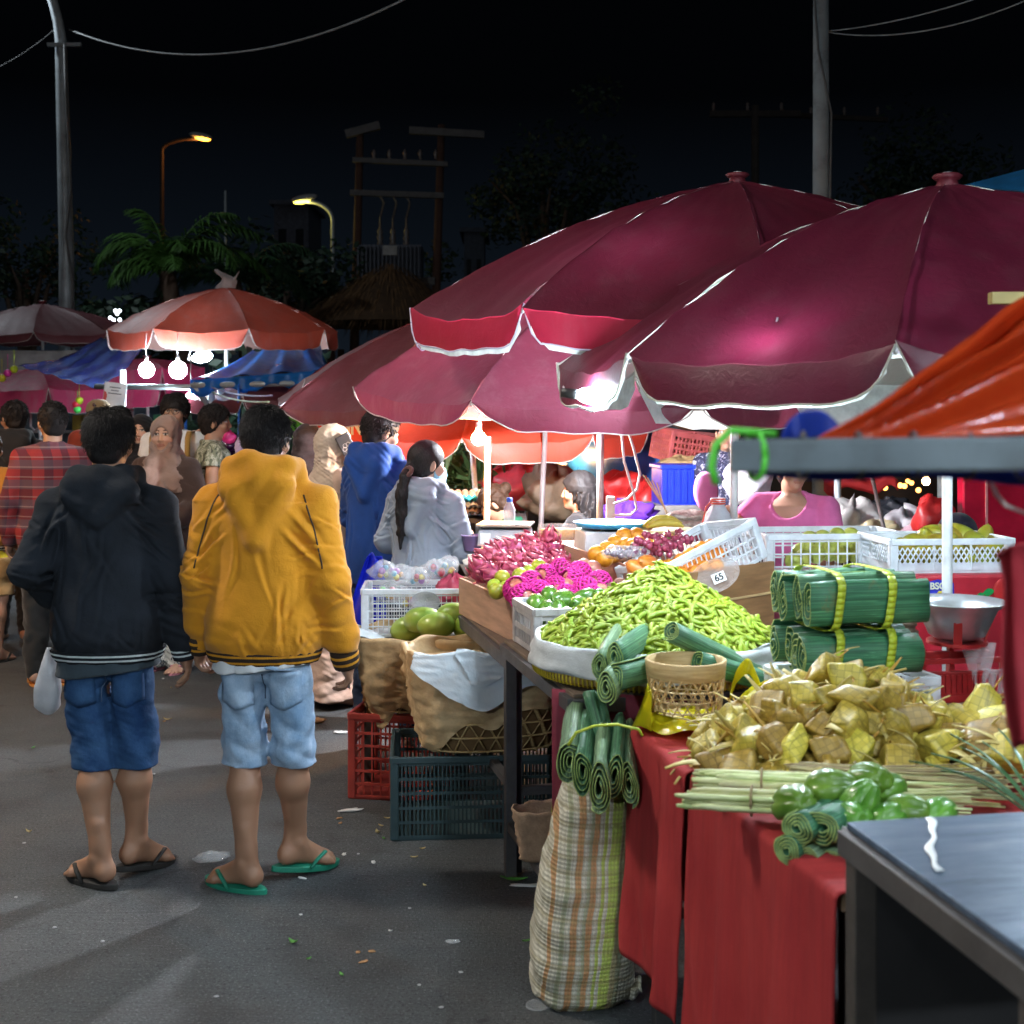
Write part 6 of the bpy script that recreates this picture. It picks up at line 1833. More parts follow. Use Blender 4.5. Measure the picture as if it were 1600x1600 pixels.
scatter(oval('ripe_mango', .042, .068, mat('ripe_mango_skin', (.62, .28, .02), .4, vscale=9, col2=(.62, .13, .03)), .012, .12), 'ripe red and yellow mango at the low corner of the tipped crate', 'mango', 'ripe mangoes by the tipped crate', [at(1012, 884, 4.82), at(1003, 893, 4.8)], (1, .05), 1.3, 31)
# guavas
gvm = mat('guava_skin', (.34, .42, .06), .4, vscale=14, col2=(.50, .52, .10), bscale=120, bstr=.3, objvar=.2)
GV = [(1262, 858), (1280, 850), (1300, 846), (1318, 850), (1335, 848), (1255, 872), (1275, 866), (1296, 862), (1315, 866), (1338, 864), (1240, 876), (1285, 842), (1308, 838), (1350, 872), (1330, 838), (1265, 845), (1250, 862), (1355, 858)]
scatter(round_fruit('guava', .042, gvm, .98), 'pale yellow green guava showing through the white crate', 'guava', 'guavas in the white crate', px_pile(GV, 5.38, 5.55), (1, .1), 1., 11)
rmm = mat('ripe_yellow_mango_skin', (.52, .34, .02), .35, vscale=6, col2=(.24, .32, .03), coat=.4, objvar=.35)
RM = [(1445, 844), (1466, 836), (1487, 842), (1505, 838), (1520, 846), (1538, 842), (1552, 850), (1430, 850), (1440, 868), (1465, 872), (1490, 870), (1515, 872), (1540, 870), (1456, 852), (1478, 856), (1528, 858), (1415, 862), (1560, 866)]
scatter(mango('yellow_mango', rmm, .95), 'yellow and green mango heaped in the lattice crate', 'mango', 'mangoes in the lattice crate', px_pile(RM, 5.08, 5.28), (1, .1), 1.4, 12)

# ---------------------------------------------------------------- heap of green beans
bk = thing('winnowing_basket', 'flat round bamboo basket under the heap of green bean pods', 'basket', (.445, 4.0, .853), .3)
BR = .385
mb = MB(); mb.lathe([(.001, .004), (BR * .84, .004), (BR * .93, .018), (BR * .95, .05), (BR * .92, .05), (BR * .9, .02), (BR * .83, .012), (.001, .012)], 48); mb.build('bowl', bamboo(), bk, True)
mb = MB(); mb.lathe([(BR * .945, .014), (BR * .975, .016), (BR * .98, .046), (BR * .95, .05)], 60); rim_ = mb.build('rim_hoop', bamboo('hoop_bamboo', (.30, .19, .06), (.45, .30, .12)), bk, True)
mb = MB()
for k in range(150):
	a = 2 * pi * k / 150
	mb.tube([(BR * q * cos(a), BR * q * sin(a), z) for q, z in ((.94, .012), (.982, .012), (.988, .03), (.984, .049), (.94, .053))], .0032, 4)
mb.build('rim_lacing', mat('yellow_lacing', (.62, .46, .03), .6), bk, True)
mb = MB(); wb = wob2(77)
mb.sheet(lambda u, v: Vector(((BR * (.93 + .11 * v - .02 * v * v) + .012 * wb(2 * pi * u, v)) * cos(2 * pi * u), (BR * (.93 + .11 * v) + .012 * wb(2 * pi * u, v)) * sin(2 * pi * u), .098 + .030 * sin(pi * min(1, v * 1.3)) * .9 - .058 * v ** 2 + .009 * wb(2 * pi * u * 2, v * 3))), 120, 10)
mb.build('sack_liner', mat('white_sacking', (.55, .57, .57), .8, bscale=200, bstr=.4, vscale=8), bk, True, solid=.003)
podm = mat('bean_pod_green', (.20, .31, .006), .5, vscale=25, col2=(.33, .43, .014), bscale=150, bstr=.12, objvar=.25)
def heap_z(x, y):
	q = sqrt((x / .375) ** 2 + (y / .375) ** 2)
	px_ = sqrt(((x - .02) / .38) ** 2 + ((y - .03) / .38) ** 2)
	return .03 + .240 * max(0, 1 - px_) ** .92 - .02 * max(0, q - .9) * 8
mb = MB(); mb.sheet(lambda u, v: (lambda r_, a: Vector((r_ * cos(a), r_ * sin(a), heap_z(r_ * cos(a), r_ * sin(a)) + .052 + .006 * sin(60 * r_ + 5 * a) * sin(17 * a))))(.335 * u, 2 * pi * v), 30, 80)
hp_ = mb.build('bean_heap', podm, None, True); hp_.location = bk.location; tag(hp_, 'packed inner mass of the heap of green bean pods', 'beans', kind='stuff')
def pod_mesh(mb, M=None, seg=7):
	n = 11; pts = []; rs = []
	for i in range(n):
		u = i / (n - 1); pts.append(Vector((.066 * (u - .5), .010 * (4 * (u - .5) ** 2) - .005, 0)))
		rs.append(.0088 * (sin(pi * min(1, max(0, u))) ** .45) * (.80 + .20 * abs(sin(pi * 3 * u))) + .0006)
	if M is not None: pts = [M @ p for p in pts]
	mb.tube(pts, rs, seg, True, flat=.72)
def pod_pose(r, rho0=0., rho1=1.):
	a = r.uniform(0, 2 * pi); q = (rho0 + (rho1 - rho0) * sqrt(r.random())) * .352
	x, y = q * cos(a), q * sin(a); e = .01
	n = Vector((-(heap_z(x + e, y) - heap_z(x - e, y)) / (2 * e), -(heap_z(x, y + e) - heap_z(x, y - e)) / (2 * e), 1)).normalized()
	p = Vector((x, y, heap_z(x, y) + .056)) + n * r.uniform(-.002, .012)
	down = Vector((x, y, -.6)).normalized()
	d = Vector((r.gauss(0, .8), r.gauss(0, .8), r.gauss(0, .4))) + down * .7
	d = (d - n * d.dot(n)).normalized()
	d = (d + n * r.gauss(0, .22)).normalized()
	yx = n.cross(d).normalized(); nz = d.cross(yx)
	return Matrix((d, yx, nz)).transposed(), p
r = random.Random(44)
mb = MB()
for i in range(1500):
	Rm, p = pod_pose(r); pod_mesh(mb, Matrix.Translation(p) @ Rm.to_4x4() @ Matrix.Scale(r.uniform(.8, 1.12), 4), 6)
o_ = mb.build('bean_pod_layer', podm, None, True); o_.location = bk.location; tag(o_, 'countless green bean pods covering the heap', 'beans', kind='stuff')
mb = MB(); pod_mesh(mb); pod = mb.build('bean_pod', podm, None, True)
k = 0
while k < 300:
	Rm, p = pod_pose(r)
	if p.y > .12: continue
	p = p + Vector((0, 0, .006))
	o = pod if k == 0 else pod.copy()
	if k: COL.objects.link(o)
	o.matrix_world = Matrix.Translation(bk.location + p) @ Rm.to_4x4() @ Matrix.Scale(r.uniform(.85, 1.2), 4)
	tag(o, 'plump green bean pod lying on the outside of the heap', 'bean pod', 'green bean pods on the heap'); k += 1

# ---------------------------------------------------------------- banana leaf rolls
def leaf_mat(name, c1, c2, edge=False):
	if name in MC: return MC[name]
	m, nt, out = nodes_of(name)
	p = principled(nt, out, c1, .48, 0, .4)
	v = coord(nt)
	n = noise(nt, v, 6, 4)
	lines = mth(nt, 'SINE', mth(nt, 'MULTIPLY', sep(nt, v)[1], 620.))
	ln2 = noise(nt, coord(nt, 'Object', (1, 90, 90)), 2.2, 3)
	c = ramp(nt, n, [(.3, c1), (.7, c2)])
	c = mixc(nt, ramp(nt, ln2, [(.42, (0, 0, 0)), (.62, (.75, .75, .75))]), c, tuple(x * .38 for x in c1))
	c = mixc(nt, ramp(nt, noise(nt, coord(nt, 'Object', (.5, 160, 160)), 2.2, 2), [(.60, (0, 0, 0)), (.68, (.5, .5, .5))]), c, tuple(min(1, x * 2.2 + .03) for x in c2))
	br = noise(nt, v, 13, 5, .7)
	c = mixc(nt, ramp(nt, br, [(.60, (0, 0, 0)), (.70, (.55, .55, .55))]), c, (.16, .13, .04))
	nt.links.new(c, p.inputs['Base Color'])
	bump(nt, p, ln2, .35, .004)
	MC[name] = m
	return m
lf_dark = leaf_mat('banana_leaf_dark', (.030, .145, .070), (.07, .23, .11))
lf_mid = leaf_mat('banana_leaf', (.06, .19, .095), (.14, .29, .15))
lf_pale = leaf_mat('banana_leaf_pale', (.15, .26, .14), (.26, .38, .20))
lf_edge = mat('leaf_cut_edge', (.36, .48, .14), .6, vscale=40)
def leaf_roll_mesh(mb, L, a, b, turns, seed, inner=.22, n_ax=6, M=None):
	r = random.Random(seed); f = r.uniform(0, 6); ph = r.uniform(0, 6)
	def fn(u, v):
		th = 2 * pi * turns * u + f
		rr = inner + (1 - inner) * u
		w = 1 + .06 * sin(3 * th + ph) + .05 * sin(7 * v + ph) * sin(th + 2 * ph) + .02 * sin(11 * th + 13 * v)
		y = a * rr * w * cos(th); z = b * rr * w * sin(th)
		x = (v - .5) * L * (1 + .0 * u) + .002 * sin(3 * th + ph) * (abs(v - .5) > .45) + .012 * (u - .5) * (1 if v > .5 else -1) * (abs(v - .5) > .45) * sin(seed)
		p = Vector((x, y, z))
		return M @ p if M is not None else p
	mb.sheet(fn, int(20 * turns), n_ax)
def rolled(mb, name, m, parent):
	o = mb.build(name, [m, lf_edge], parent, True)
	md = o.modifiers.new('s', 'SOLIDIFY'); md.thickness = .0030; md.offset = 0; md.material_offset_rim = 1
	return o
def leaf_roll(label, loc, rot, L, a, b, turns, seed, m, group=None):
	mb = MB(); leaf_roll_mesh(mb, L, a, b, turns, seed)
	o = rolled(mb, 'leaf_roll', m, None); o.location = loc; o.rotation_euler = rot
	return tag(o, label, 'leaf roll', group)
def aim(d, roll=0.):
	return (Vector(d).to_track_quat('X', 'Z') @ Quaternion((1, 0, 0), roll)).to_euler()
# big tied bundles on the white crate
strap_m = mat('yellow_green_strap', (.42, .50, .03), .5)
def big_bundle(label, loc, rotz, L, W, H, seed, wraps):
	t = thing('leaf_bundle', label, 'leaf bundle', loc, rotz, 'big banana leaf bundles')
	for k in range(wraps):
		mb = MB(); M = Matrix.Translation((.012 * sin(k * 2.1 + seed), -W / 2 + W * (k + .5) / wraps, H / 2 + .006 * sin(k * 1.7 + seed))) @ Matrix.Rotation(.05 * sin(seed + k * 3), 4, 'X')
		leaf_roll_mesh(mb, L * (1 - .05 * abs(sin(k + seed))), W / wraps * .54, H * .49, 3.2, seed * 10 + k, .12, M=M)
		rolled(mb, 'folded_leaf', [lf_dark, lf_mid, lf_dark][k % 3], t)
	for x in (-.085, .06):
		mb = MB(); pts = []
		for i in range(33):
			a = 2 * pi * i / 32; e = 5.; c_, s_ = cos(a), sin(a); kk = (abs(c_) ** e + abs(s_) ** e) ** (-1 / e)
			pts.append((x + .012 * s_, (W / 2 + .008) * kk * c_, H / 2 + (H / 2 + .010) * kk * s_))
		for i in range(32):
			a_, b_ = Vector(pts[i]), Vector(pts[i + 1]); w_ = Vector((.011, 0, 0)); mb.add([a_ - w_, a_ + w_, b_ + w_, b_ - w_], [(0, 1, 2, 3)])
		mb.build('strap', strap_m, t, True, solid=.002)
	return t
big_bundle('lower thick bundle of folded banana leaves with two yellow straps', (.90, 3.44, .965), radians(11), .335, .25, .125, 4, 4)
big_bundle('upper bundle of folded banana leaves resting on another, ragged on top', (.895, 3.44, 1.098), radians(13), .345, .26, .135, 7, 5)
# rolls between bean heap and small basket
for i, (px, py, y, d, L, a, b, m, lb) in enumerate((
	(968, 1050, 3.58, (.35, 1, .12), .30, .028, .050, lf_pale, 'pale leaf roll standing lowest beside the bean basket'),
	(985, 1010, 3.66, (.45, 1, .05), .28, .026, .044, lf_mid, 'leaf roll leaning on the beans, upper of the cluster'),
	(1002, 1048, 3.56, (.8, .9, 0), .24, .030, .040, lf_mid, 'leaf roll half hidden by the small bamboo basket'),
	(950, 1018, 3.68, (.3, 1, .2), .24, .024, .046, lf_pale, 'slim leaf roll at the edge of the bean basket'),
	(1115, 1018, 3.66, (1, .62, -.55), .34, .036, .030, lf_mid, 'long leaf roll sloping over the beans behind the bamboo basket'),
	(1150, 1050, 3.60, (1, .4, -.35), .26, .034, .030, lf_dark, 'dark leaf roll behind the bamboo basket by the yellow bag'))):
	leaf_roll(lb, at(px, py, y), aim(d), L, a, b, 3.4, 60 + i, m, 'leaf rolls by the beans')
# tied rolls on the sack
sacktop = [((940, 1195), 3.36, .030, .080, 'pale folded leaf roll hanging lowest on the woven sack'), ((962, 1178), 3.40, .028, .072, 'folded leaf roll in the middle of the tied sack bunch'), ((985, 1190), 3.42, .024, .070, 'narrow folded leaf roll of the sack bunch against the red cloth'), ((915, 1172), 3.42, .028, .070, 'round shouldered leaf roll on the road side of the sack bunch'), ((897, 1158), 3.48, .040, .062, 'broad smooth leaf roll at the outer edge of the sack bunch')]
for i, ((px, py), y, a, b, lb) in enumerate(sacktop):
	leaf_roll(lb, at(px, py, y + .08), aim((.12, 1, .22), .15 * sin(i * 2)), .26, a, b, 3.6, 80 + i, [lf_pale, lf_mid][i % 2], 'leaf rolls tied on the sack')
leaf_roll('short shiny leaf roll standing upright behind the sack bunch', at(938, 1125, 3.56), aim((-.25, .5, 1)), .15, .032, .030, 3., 90, lf_mid, 'leaf rolls tied on the sack')
mb = MB(); mb.tube([at(px, py, 3.30) for px, py in ((888, 1165), (900, 1145), (930, 1134), (965, 1132), (998, 1140), (1004, 1150))], .004, 5); tag(mb.build('leaf_tie', strap_m, None, True), 'green fibre tie round the leaf rolls on the sack', 'tie')
# rolls at the corner of the red table
for i, (px, py, r_, lb, m) in enumerate(((1252, 1290, .034, 'upper dark leaf roll on the table corner, further from the steel table', lf_dark), (1290, 1290, .038, 'upper dark leaf roll on the table corner, touching the steel table', lf_dark), (1268, 1340, .033, 'lower pale leaf roll beneath the dark pair at the table corner', lf_pale), (1308, 1345, .032, 'lower pale leaf roll wedged against the steel table leg', lf_pale), (1236, 1325, .030, 'flat green leaf roll at the outer edge of the corner stack', lf_dark))):
	leaf_roll(lb, at(px, py, 2.50) + Vector((.05, .06, 0)), aim((.62, .78, 0), .3 * i), .20, r_, r_ * .92, 4., 100 + i, m, 'leaf rolls at the table corner')

# ---------------------------------------------------------------- small open bamboo basket and yellow bag
bb = thing('bamboo_basket', 'small open round bamboo basket standing on yellow plastic', 'basket', (.475, 3.50, .842), .2)
bm = bamboo('pale_bamboo', (.44, .28, .11), (.66, .48, .24))
R0, R1, BH = .092, .108, .145
mb = MB()
for k in range(22):
	for d in (1, -1):
		pts = []
		for i in range(8):
			u = i / 7; z = .004 + BH * .72 * u; a = 2 * pi * k / 22 + d * u * .62; rr = R0 + (R1 - R0) * u * .7 + d * .0012
			pts.append((rr * cos(a), rr * sin(a), z))
		mb.tube(pts, .0042, 4, flat=.35)
for z in (.012, .04, .068): mb.tube([((R0 + .012 * z / BH) * cos(2 * pi * i / 36), (R0 + .012 * z / BH) * sin(2 * pi * i / 36), z) for i in range(37)], .005, 4, flat=.5)
mb.build('weave', bm, bb, True)
mb = MB(); mb.lathe([(R1 - .008, BH * .66), (R1 - .001, BH * .70), (R1 + .003, BH * .98), (R1 + .001, BH), (R1 - .006, BH), (R1 - .006, BH * .7)], 40, wob=lambda a, z: 1 + .010 * sin(20 * a + z * 400) * .5); mb.build('rim_band', bm, bb, True)
mb = MB(); mb.disc((0, 0, .004), R0, 32); mb.build('base', bm, bb)
yb = thing('plastic_bag', 'crumpled yellow plastic bag spread under the small bamboo basket', 'plastic bag', (.50, 3.47, .812))
ym = mat('yellow_plastic', (.78, .68, .015), .25, transl=.35, vscale=10, bscale=30, bstr=.5)
wbg = wob2(15)
mb = MB(); mb.sheet(lambda u, v: (lambda a, q: Vector((q * (.155 + .02 * wbg(a, 0)) * cos(a), q * (.125 + .02 * wbg(a, 1)) * sin(a), .028 * (1 - q ** 4) + .014 * wbg(a * 1, q * 5) + .006)))(2 * pi * u, v), 70, 16); mb.build('body', ym, yb, True)
mb = MB(); mb.sheet(lambda u, v: Vector((.12 + .19 * u, .02 + .07 * (v - .5) + .02 * sin(9 * u), .04 + .085 * sin(pi * u * .9) * (1 - .3 * v) + .014 * sin(14 * v + 5 * u))), 20, 12); mb.build('sleeve', ym, yb, True, solid=.003)
mb = MB(); mb.sheet(lambda u, v: (Vector((.10 + .09 * u + .0, .05, .055 + .10 * sin(pi * u) * (.75 + .25 * v))) + Vector((0, .012 * sin(11 * u), .018 * v))), 26, 4); mb.build('handle', ym, yb, True, solid=.003)
mb = MB(); mb.sheet(lambda u, v: Vector((-.13 - .05 * sin(pi * v) * (1 - u), -.02 + .10 * (v - .5), .0 + .10 * u + .01 * sin(9 * v))), 12, 12); mb.build('torn_edge', ym, yb, True, solid=.003)

# ---------------------------------------------------------------- woven leaf rice packets
def weave_mat(name, c1, c2):
	m, nt, out = nodes_of(name)
	p = principled(nt, out, c1, .42, 0, .5)
	v = coord(nt, 'Object', (1, 1, 1), (.2, .3, .1)); s_ = sep(nt, v)
	ch = nt.nodes.new('ShaderNodeTexChecker'); ch.inputs['Scale'].default_value = 78
	nt.links.new(v, ch.inputs[0])
	oi = nt.nodes.new('ShaderNodeObjectInfo')
	n = noise(nt, v, 30, 4)
	c = ramp(nt, n, [(.3, c1), (.7, c2)])
	c = mixc(nt, mth(nt, 'MULTIPLY', mth(nt, 'MULTIPLY', ch.outputs['Fac'], n), .5), c, tuple(x * .45 for x in c1))
	for ax in range(3):
		ln = mth(nt, 'LESS_THAN', mth(nt, 'ABSOLUTE', mth(nt, 'SINE', mth(nt, 'MULTIPLY', s_[ax], 78 * pi))), .16)
		c = mixc(nt, mth(nt, 'MULTIPLY', ln, .42), c, tuple(x * .25 for x in c1))
	hs = nt.nodes.new('ShaderNodeHueSaturation'); nt.links.new(c, hs.inputs['Color'])
	nt.links.new(mth(nt, 'ADD', mth(nt, 'MULTIPLY', oi.outputs['Random'], .05), .47), hs.inputs['Hue'])
	nt.links.new(mth(nt, 'ADD', mth(nt, 'MULTIPLY', oi.outputs['Random'], .6), .65), hs.inputs['Value'])
	nt.links.new(hs.outputs[0], p.inputs['Base Color'])
	bump(nt, p, mth(nt, 'ADD', mth(nt, 'MULTIPLY', ch.outputs['Fac'], .8), n), .45, .004)
	return m
wm = weave_mat('woven_palm_leaf', (.43, .31, .032), (.62, .47, .095))
tailm = mat('dry_palm_strip', (.62, .46, .10), .6, vscale=20, col2=(.70, .58, .24))
tailb = mat('brown_palm_strip', (.44, .25, .04), .6, vscale=20)
def packet(seed):
	r = random.Random(seed)
	t = thing('rice_packet', None, None)
	mb = MB(); n = 9
	hx, hy, hz = .030 + r.uniform(-.003, .004), .027 + r.uniform(-.003, .003), .024 + r.uniform(-.003, .004)
	for ax in range(3):
		for sg in (-1, 1):
			def f(u, v, ax=ax, sg=sg):
				q = [0, 0, 0]; q[ax] = sg; q[(ax + 1) % 3] = 2 * u - 1; q[(ax + 2) % 3] = 2 * v - 1
				e = 7.; d = (abs(q[0]) ** e + abs(q[1]) ** e + abs(q[2]) ** e) ** (1 / e)
				q = [c / d * (1.0 + .10 * (1 - c * c)) for c in q]
				pn = 1 + .22 * max(0, q[0] * (1 if seed % 2 else -1)) ** 3 * (abs(q[2]) < .6)
				tw = .22 * sin(seed * 1.7) * q[2]
				x, y = q[0] * hx * pn, q[1] * hy * (1 - .18 * q[2] * sin(seed))
				return Vector((x * cos(tw) - y * sin(tw) + .012 * q[2] * sin(seed * 2.3), x * sin(tw) + y * cos(tw), q[2] * hz + .007 * q[0] * q[1] * sin(seed * 2)))
			mb.sheet(f, n, n, flip=(sg < 0))
	o = mb.build('packet_body', wm, t, True)
	bm_ = bmesh_clean(o.data)
	for k in range(r.randint(4, 5)):
		a = r.uniform(-.8, .8) + (0 if k < 3 else pi); L = r.uniform(.03, .085); up = r.uniform(-.2, .55)
		d = Vector((cos(a), sin(a), up)).normalized(); b = Vector((hx * .8, 0, hz * .4 * r.uniform(-1, 1))) * (1 if abs(a) < 1.5 else -1)
		s_ = d.cross(Vector((0, 0, 1))).normalized() * r.uniform(.0035, .009); c2 = r.uniform(-.04, .01)
		def fs(u, v, b=b, d=d, s_=s_, L=L, c2=c2): return b + d * L * u + s_ * (v - .5) * 2 * (1 - .6 * u) + Vector((0, 0, c2 * u * u + .004 * (v - .5) ** 2))
		mb = MB(); mb.sheet(fs, 5, 2)
		mb.build('leaf_tail', r.choice([tailm, tailm, tailb]), t, True, solid=.0015)
	return t
import bmesh
def bmesh_clean(me):
	b = bmesh.new(); b.from_mesh(me); bmesh.ops.remove_doubles(b, verts=b.verts, dist=.0005); bmesh.ops.recalc_face_normals(b, faces=b.faces); b.to_mesh(me); b.free()
protos = [packet(s_) for s_ in (1, 2, 3, 4, 5)]
used = set()
def place_packet(p, r, label, group, s_=1.):
	k = r.randrange(5)
	o = protos[k] if k not in used else dup(protos[k])
	used.add(k)
	o.location = p; o.rotation_euler = (r.uniform(-.8, .8), r.uniform(-.8, .8), r.uniform(0, 6.28)); o.scale = (s_ * r.uniform(1.05, 1.35),) * 3
	return tag(o, label, 'rice packet', group)
r = random.Random(9)
KC = Vector((.805, 3.13, .80)); rings = [(0, .33, .33, .0), (1, .275, .27, .050), (2, .20, .20, .10), (3, .12, .12, .145), (4, .03, .03, .185)]
for lv, rx, ry, z in rings:
	n = max(1, int(2 * pi * (rx + ry) / 2 / .062))
	for i in range(n):
		a = 2 * pi * i / n + lv * .7
		if lv == 0 and sin(a) > .55: continue
		place_packet(KC + Vector((rx * cos(a) + r.gauss(0, .012), ry * .80 * sin(a) + r.gauss(0, .012), z + .03 + r.gauss(0, .005))), r, 'rice packet woven of yellow palm leaf in the big heap on the red cloth', 'rice packets in the big heap')
	if lv < 3:
		n2 = int(n * .6)
		for i in range(n2):
			a = 2 * pi * i / n2 + .3
			place_packet(KC + Vector((rx * .72 * cos(a), ry * .8 * .72 * sin(a), z + .03)), r, 'rice packet woven of yellow palm leaf in the big heap on the red cloth', 'rice packets in the big heap')
mb = MB(); mb.sheet(lambda u, v: Vector((.27 * v * cos(2 * pi * u), .21 * v * sin(2 * pi * u), .01 + .15 * (1 - v ** 1.4))), 30, 8); o_ = mb.build('palm_leaf_scraps', tailb, None, True); o_.location = KC; tag(o_, 'dry leaf scraps filling the inside of the packet heap', 'leaf scraps', kind='stuff')
for i, (px, py, y) in enumerate(((1500, 1140, 3.12), (1530, 1112, 3.15), (1560, 1130, 3.1), (1545, 1165, 2.95), (1585, 1150, 3.0), (1590, 1178, 2.9), (1515, 1170, 3.0), (1610, 1120, 3.1))):
	place_packet(at(px, py, y), r, 'darker rice packet in the second heap beside the hanging red cloth', 'rice packets in the second heap', 1.25)

# ---------------------------------------------------------------- lemongrass, sticks, chayote, pandan
def stalks(name, label, a, b, n, rad, spread, m, seed, r0=.006, flare=1.6, cat='vegetable', tip=None):
	rr = random.Random(seed); a = Vector(a); b = Vector(b); ax = (b - a); L = ax.length; ax.normalize(); s_ = ax.cross(Vector((0, 0, 1))).normalized(); up = s_.cross(ax)
	t = thing(name, label, cat, a)
	k = 0
	for i in range(n):
		u = rr.uniform(-1, 1); w = sqrt(max(0, 1 - u * u)) * rr.uniform(0, 1)
		mb = MB(); st = rr.uniform(-.04, .03); f = rr.uniform(.8, 1.) * L
		c_ = s_ * u * rad + up * (w * rad * .9 + .004)
		pts = [ax * (st + f * q) + c_ * (1 + flare * .5 * q * q) + s_ * (spread * u * q * q) + up * rr.uniform(-.001, .001) for q in (0, .05, .2, .45, .7, 1.)]
		rs = [r0 * .55, r0 * 1.15, r0 * rr.uniform(.85, 1.05), r0 * .8, r0 * .6, r0 * .35]
		mb.tube(pts, rs, 6, True)
		mb.build('stalk', m, t, True)
	mb = MB(); c_ = ax * .12 + up * rad * .45; mb.tube([c_ + s_ * cos(q) * (rad + .007) + up * sin(q) * (rad * .6 + .007) for q in [2 * pi * i / 20 for i in range(21)]], .003, 5); mb.build('tie', mat('fibre_tie', (.25, .18, .09), .8), t, True)
	return t
lgm = mat('lemongrass', (.50, .56, .16), .5, vscale=10, stretch=(1, 6, 6), col2=(.74, .74, .42), objvar=.4)
stalks('lemongrass_bunch', 'bunch of pale lemongrass stalks lying nearer the table edge', on(1085, 1258, .822), on(1560, 1285, .83), 26, .036, .05, lgm, 3, .0062)
stalks('lemongrass_bunch', 'bunch of pale lemongrass stalks lying further in, below the packets', on(1105, 1228, .822), on(1640, 1255, .83), 26, .034, .06, lgm, 4, .0062)
stalks('stick_bundle', 'tied bundle of thin brown palm rib sticks lying above the lemongrass', on(1250, 1212, .842), on(1585, 1240, .85), 46, .030, .05, mat('brown_sticks', (.33, .26, .13), .7, vscale=10, objvar=.4), 5, .0032, cat='sticks')
chm = mat('chayote_skin', (.07, .20, .015), .34, vscale=16, col2=(.17, .32, .04), coat=.15, bscale=60, bstr=.3, objvar=.45)
def chayote():
	mb = MB(); mb.ball((0, 0, 0), 1., 30, 18)
	def f(p):
		a = atan2(p.y, p.x); u = p.z
		rr = .040 * (1 - .18 * u) * (1 - .085 * abs(sin(2.5 * a)) ** .5 * -1 + -.16 * math.exp(-((sin(2.5 * a)) ** 2) / .03)) 
		return Vector((p.x * rr * 1.05, p.y * rr * .92, u * .054 - .012 * max(0, u - .8) * 4 * (1 - min(1, (p.x ** 2 + p.y ** 2) * 4))))
	deform(mb, f)
	return mb.build('chayote', chm, None, True)
cy = chayote()
for i, (px, py, y, rot, lb, s_) in enumerate(((1300, 1232, 2.62, (1.4, 0, 1.3), 'large smooth chayote on top of the green pile', 1.05), (1360, 1222, 2.66, (1.2, .3, .3), 'wrinkled chayote at the back of the green pile', 1.05), (1345, 1252, 2.56, (.5, .2, 1.), 'glossy dark chayote in the middle of the green pile', .95), (1385, 1236, 2.66, (1.3, .4, 2.), 'chayote behind, half hidden on the green pile', .95), (1243, 1256, 2.58, (1.2, -.3, .4), 'chayote next to the leaf rolls at the table corner', 1.0), (1420, 1270, 2.55, (1.4, .2, 1.), 'chayote low beside the steel table edge', .95), (1465, 1276, 2.55, (1.2, .5, 2.2), 'furrowed chayote furthest along the steel table edge', .95), (1335, 1280, 2.52, (1.3, .1, .2), 'chayote sunk between the others at the steel edge', .85), (1388, 1280, 2.53, (1.3, .1, 2.), 'small chayote low between two others', .85))):
	o = cy if i == 0 else dup(cy); o.location = at(px, py, y); o.rotation_euler = rot; o.scale = (s_,) * 3; tag(o, lb, 'chayote', 'chayotes on the table')
t = thing('pandan_bunch', 'bunch of long dark green pandan blades fanning over the table', 'leaves', at(1640, 1300, 2.55))
pm_ = mat('pandan_green', (.03, .10, .045), .35, vscale=8, col2=(.08, .19, .07))
for i, (px, py, y, w_) in enumerate(((1455, 1178, 2.75, .010), (1485, 1148, 2.85, .008), (1500, 1168, 2.85, .006), (1560, 1140, 2.9, .008), (1590, 1120, 2.95, .008), (1420, 1190, 2.7, .004), (1535, 1160, 2.8, .007), (1470, 1205, 2.7, .006), (1610, 1150, 2.9, .009))):
	e = at(px, py, y) - t.location; mb = MB(); s_ = e.cross(Vector((0, 0, 1))).normalized()
	mb.sheet(lambda u, v, e=e, s_=s_, w_=w_: e * u + s_ * (v - .5) * 2 * w_ * (1 - u * .9) + Vector((0, 0, .05 * sin(pi * u) * .6 + .006 * abs(v - .5))), 12, 2)
	mb.build('blade', pm_, t, True, solid=.0015)

# ---------------------------------------------------------------- balance scale and weights
sc_ = thing('balance_scale', 'red cast iron balance scale carrying a wide metal pan', 'scale', on(1495, 1092, .84), radians(8))
alu = mat('dull_aluminium', (.52, .54, .56), .38, .85, vscale=6, dirt=.12)
redi = mat('red_cast_iron', (.36, .022, .022), .4, .1, dirt=.15, vscale=14)
mb = MB(); z0 = .175; prof = [(.001, z0), (.062, z0), (.078, z0 + .01), (.098, z0 + .055), (.112, z0 + .085), (.140, z0 + .104), (.142, z0 + .107), (.138, z0 + .108), (.108, z0 + .088), (.092, z0 + .055), (.07, z0 + .014), (.001, z0 + .008)]
mb.lathe(prof, 40, (0, 0, 0)); mb.build('weighing_pan', alu, sc_, True)
mb = MB(); mb.box((0, 0, .012), (.24, .10, .024)); mb.box((0, -.045, .055), (.22, .012, .07)); mb.build('base', redi, sc_, bevel=.004)
mb = MB()
for k in range(12): mb.box((-.09 + k * .0165, -.054, .055), (.007, .006, .05))
mb.build('base_ribs', redi, sc_)
mb = MB(); mb.bar((-.14, 0, .128), (.10, 0, .128), .016, .02); mb.bar((-.14, -.03, .115), (.12, -.03, .115), .010, .016); mb.bar((.12, -.03, .115), (.12, -.03, .06), .012); mb.build('beam', redi, sc_, bevel=.002)
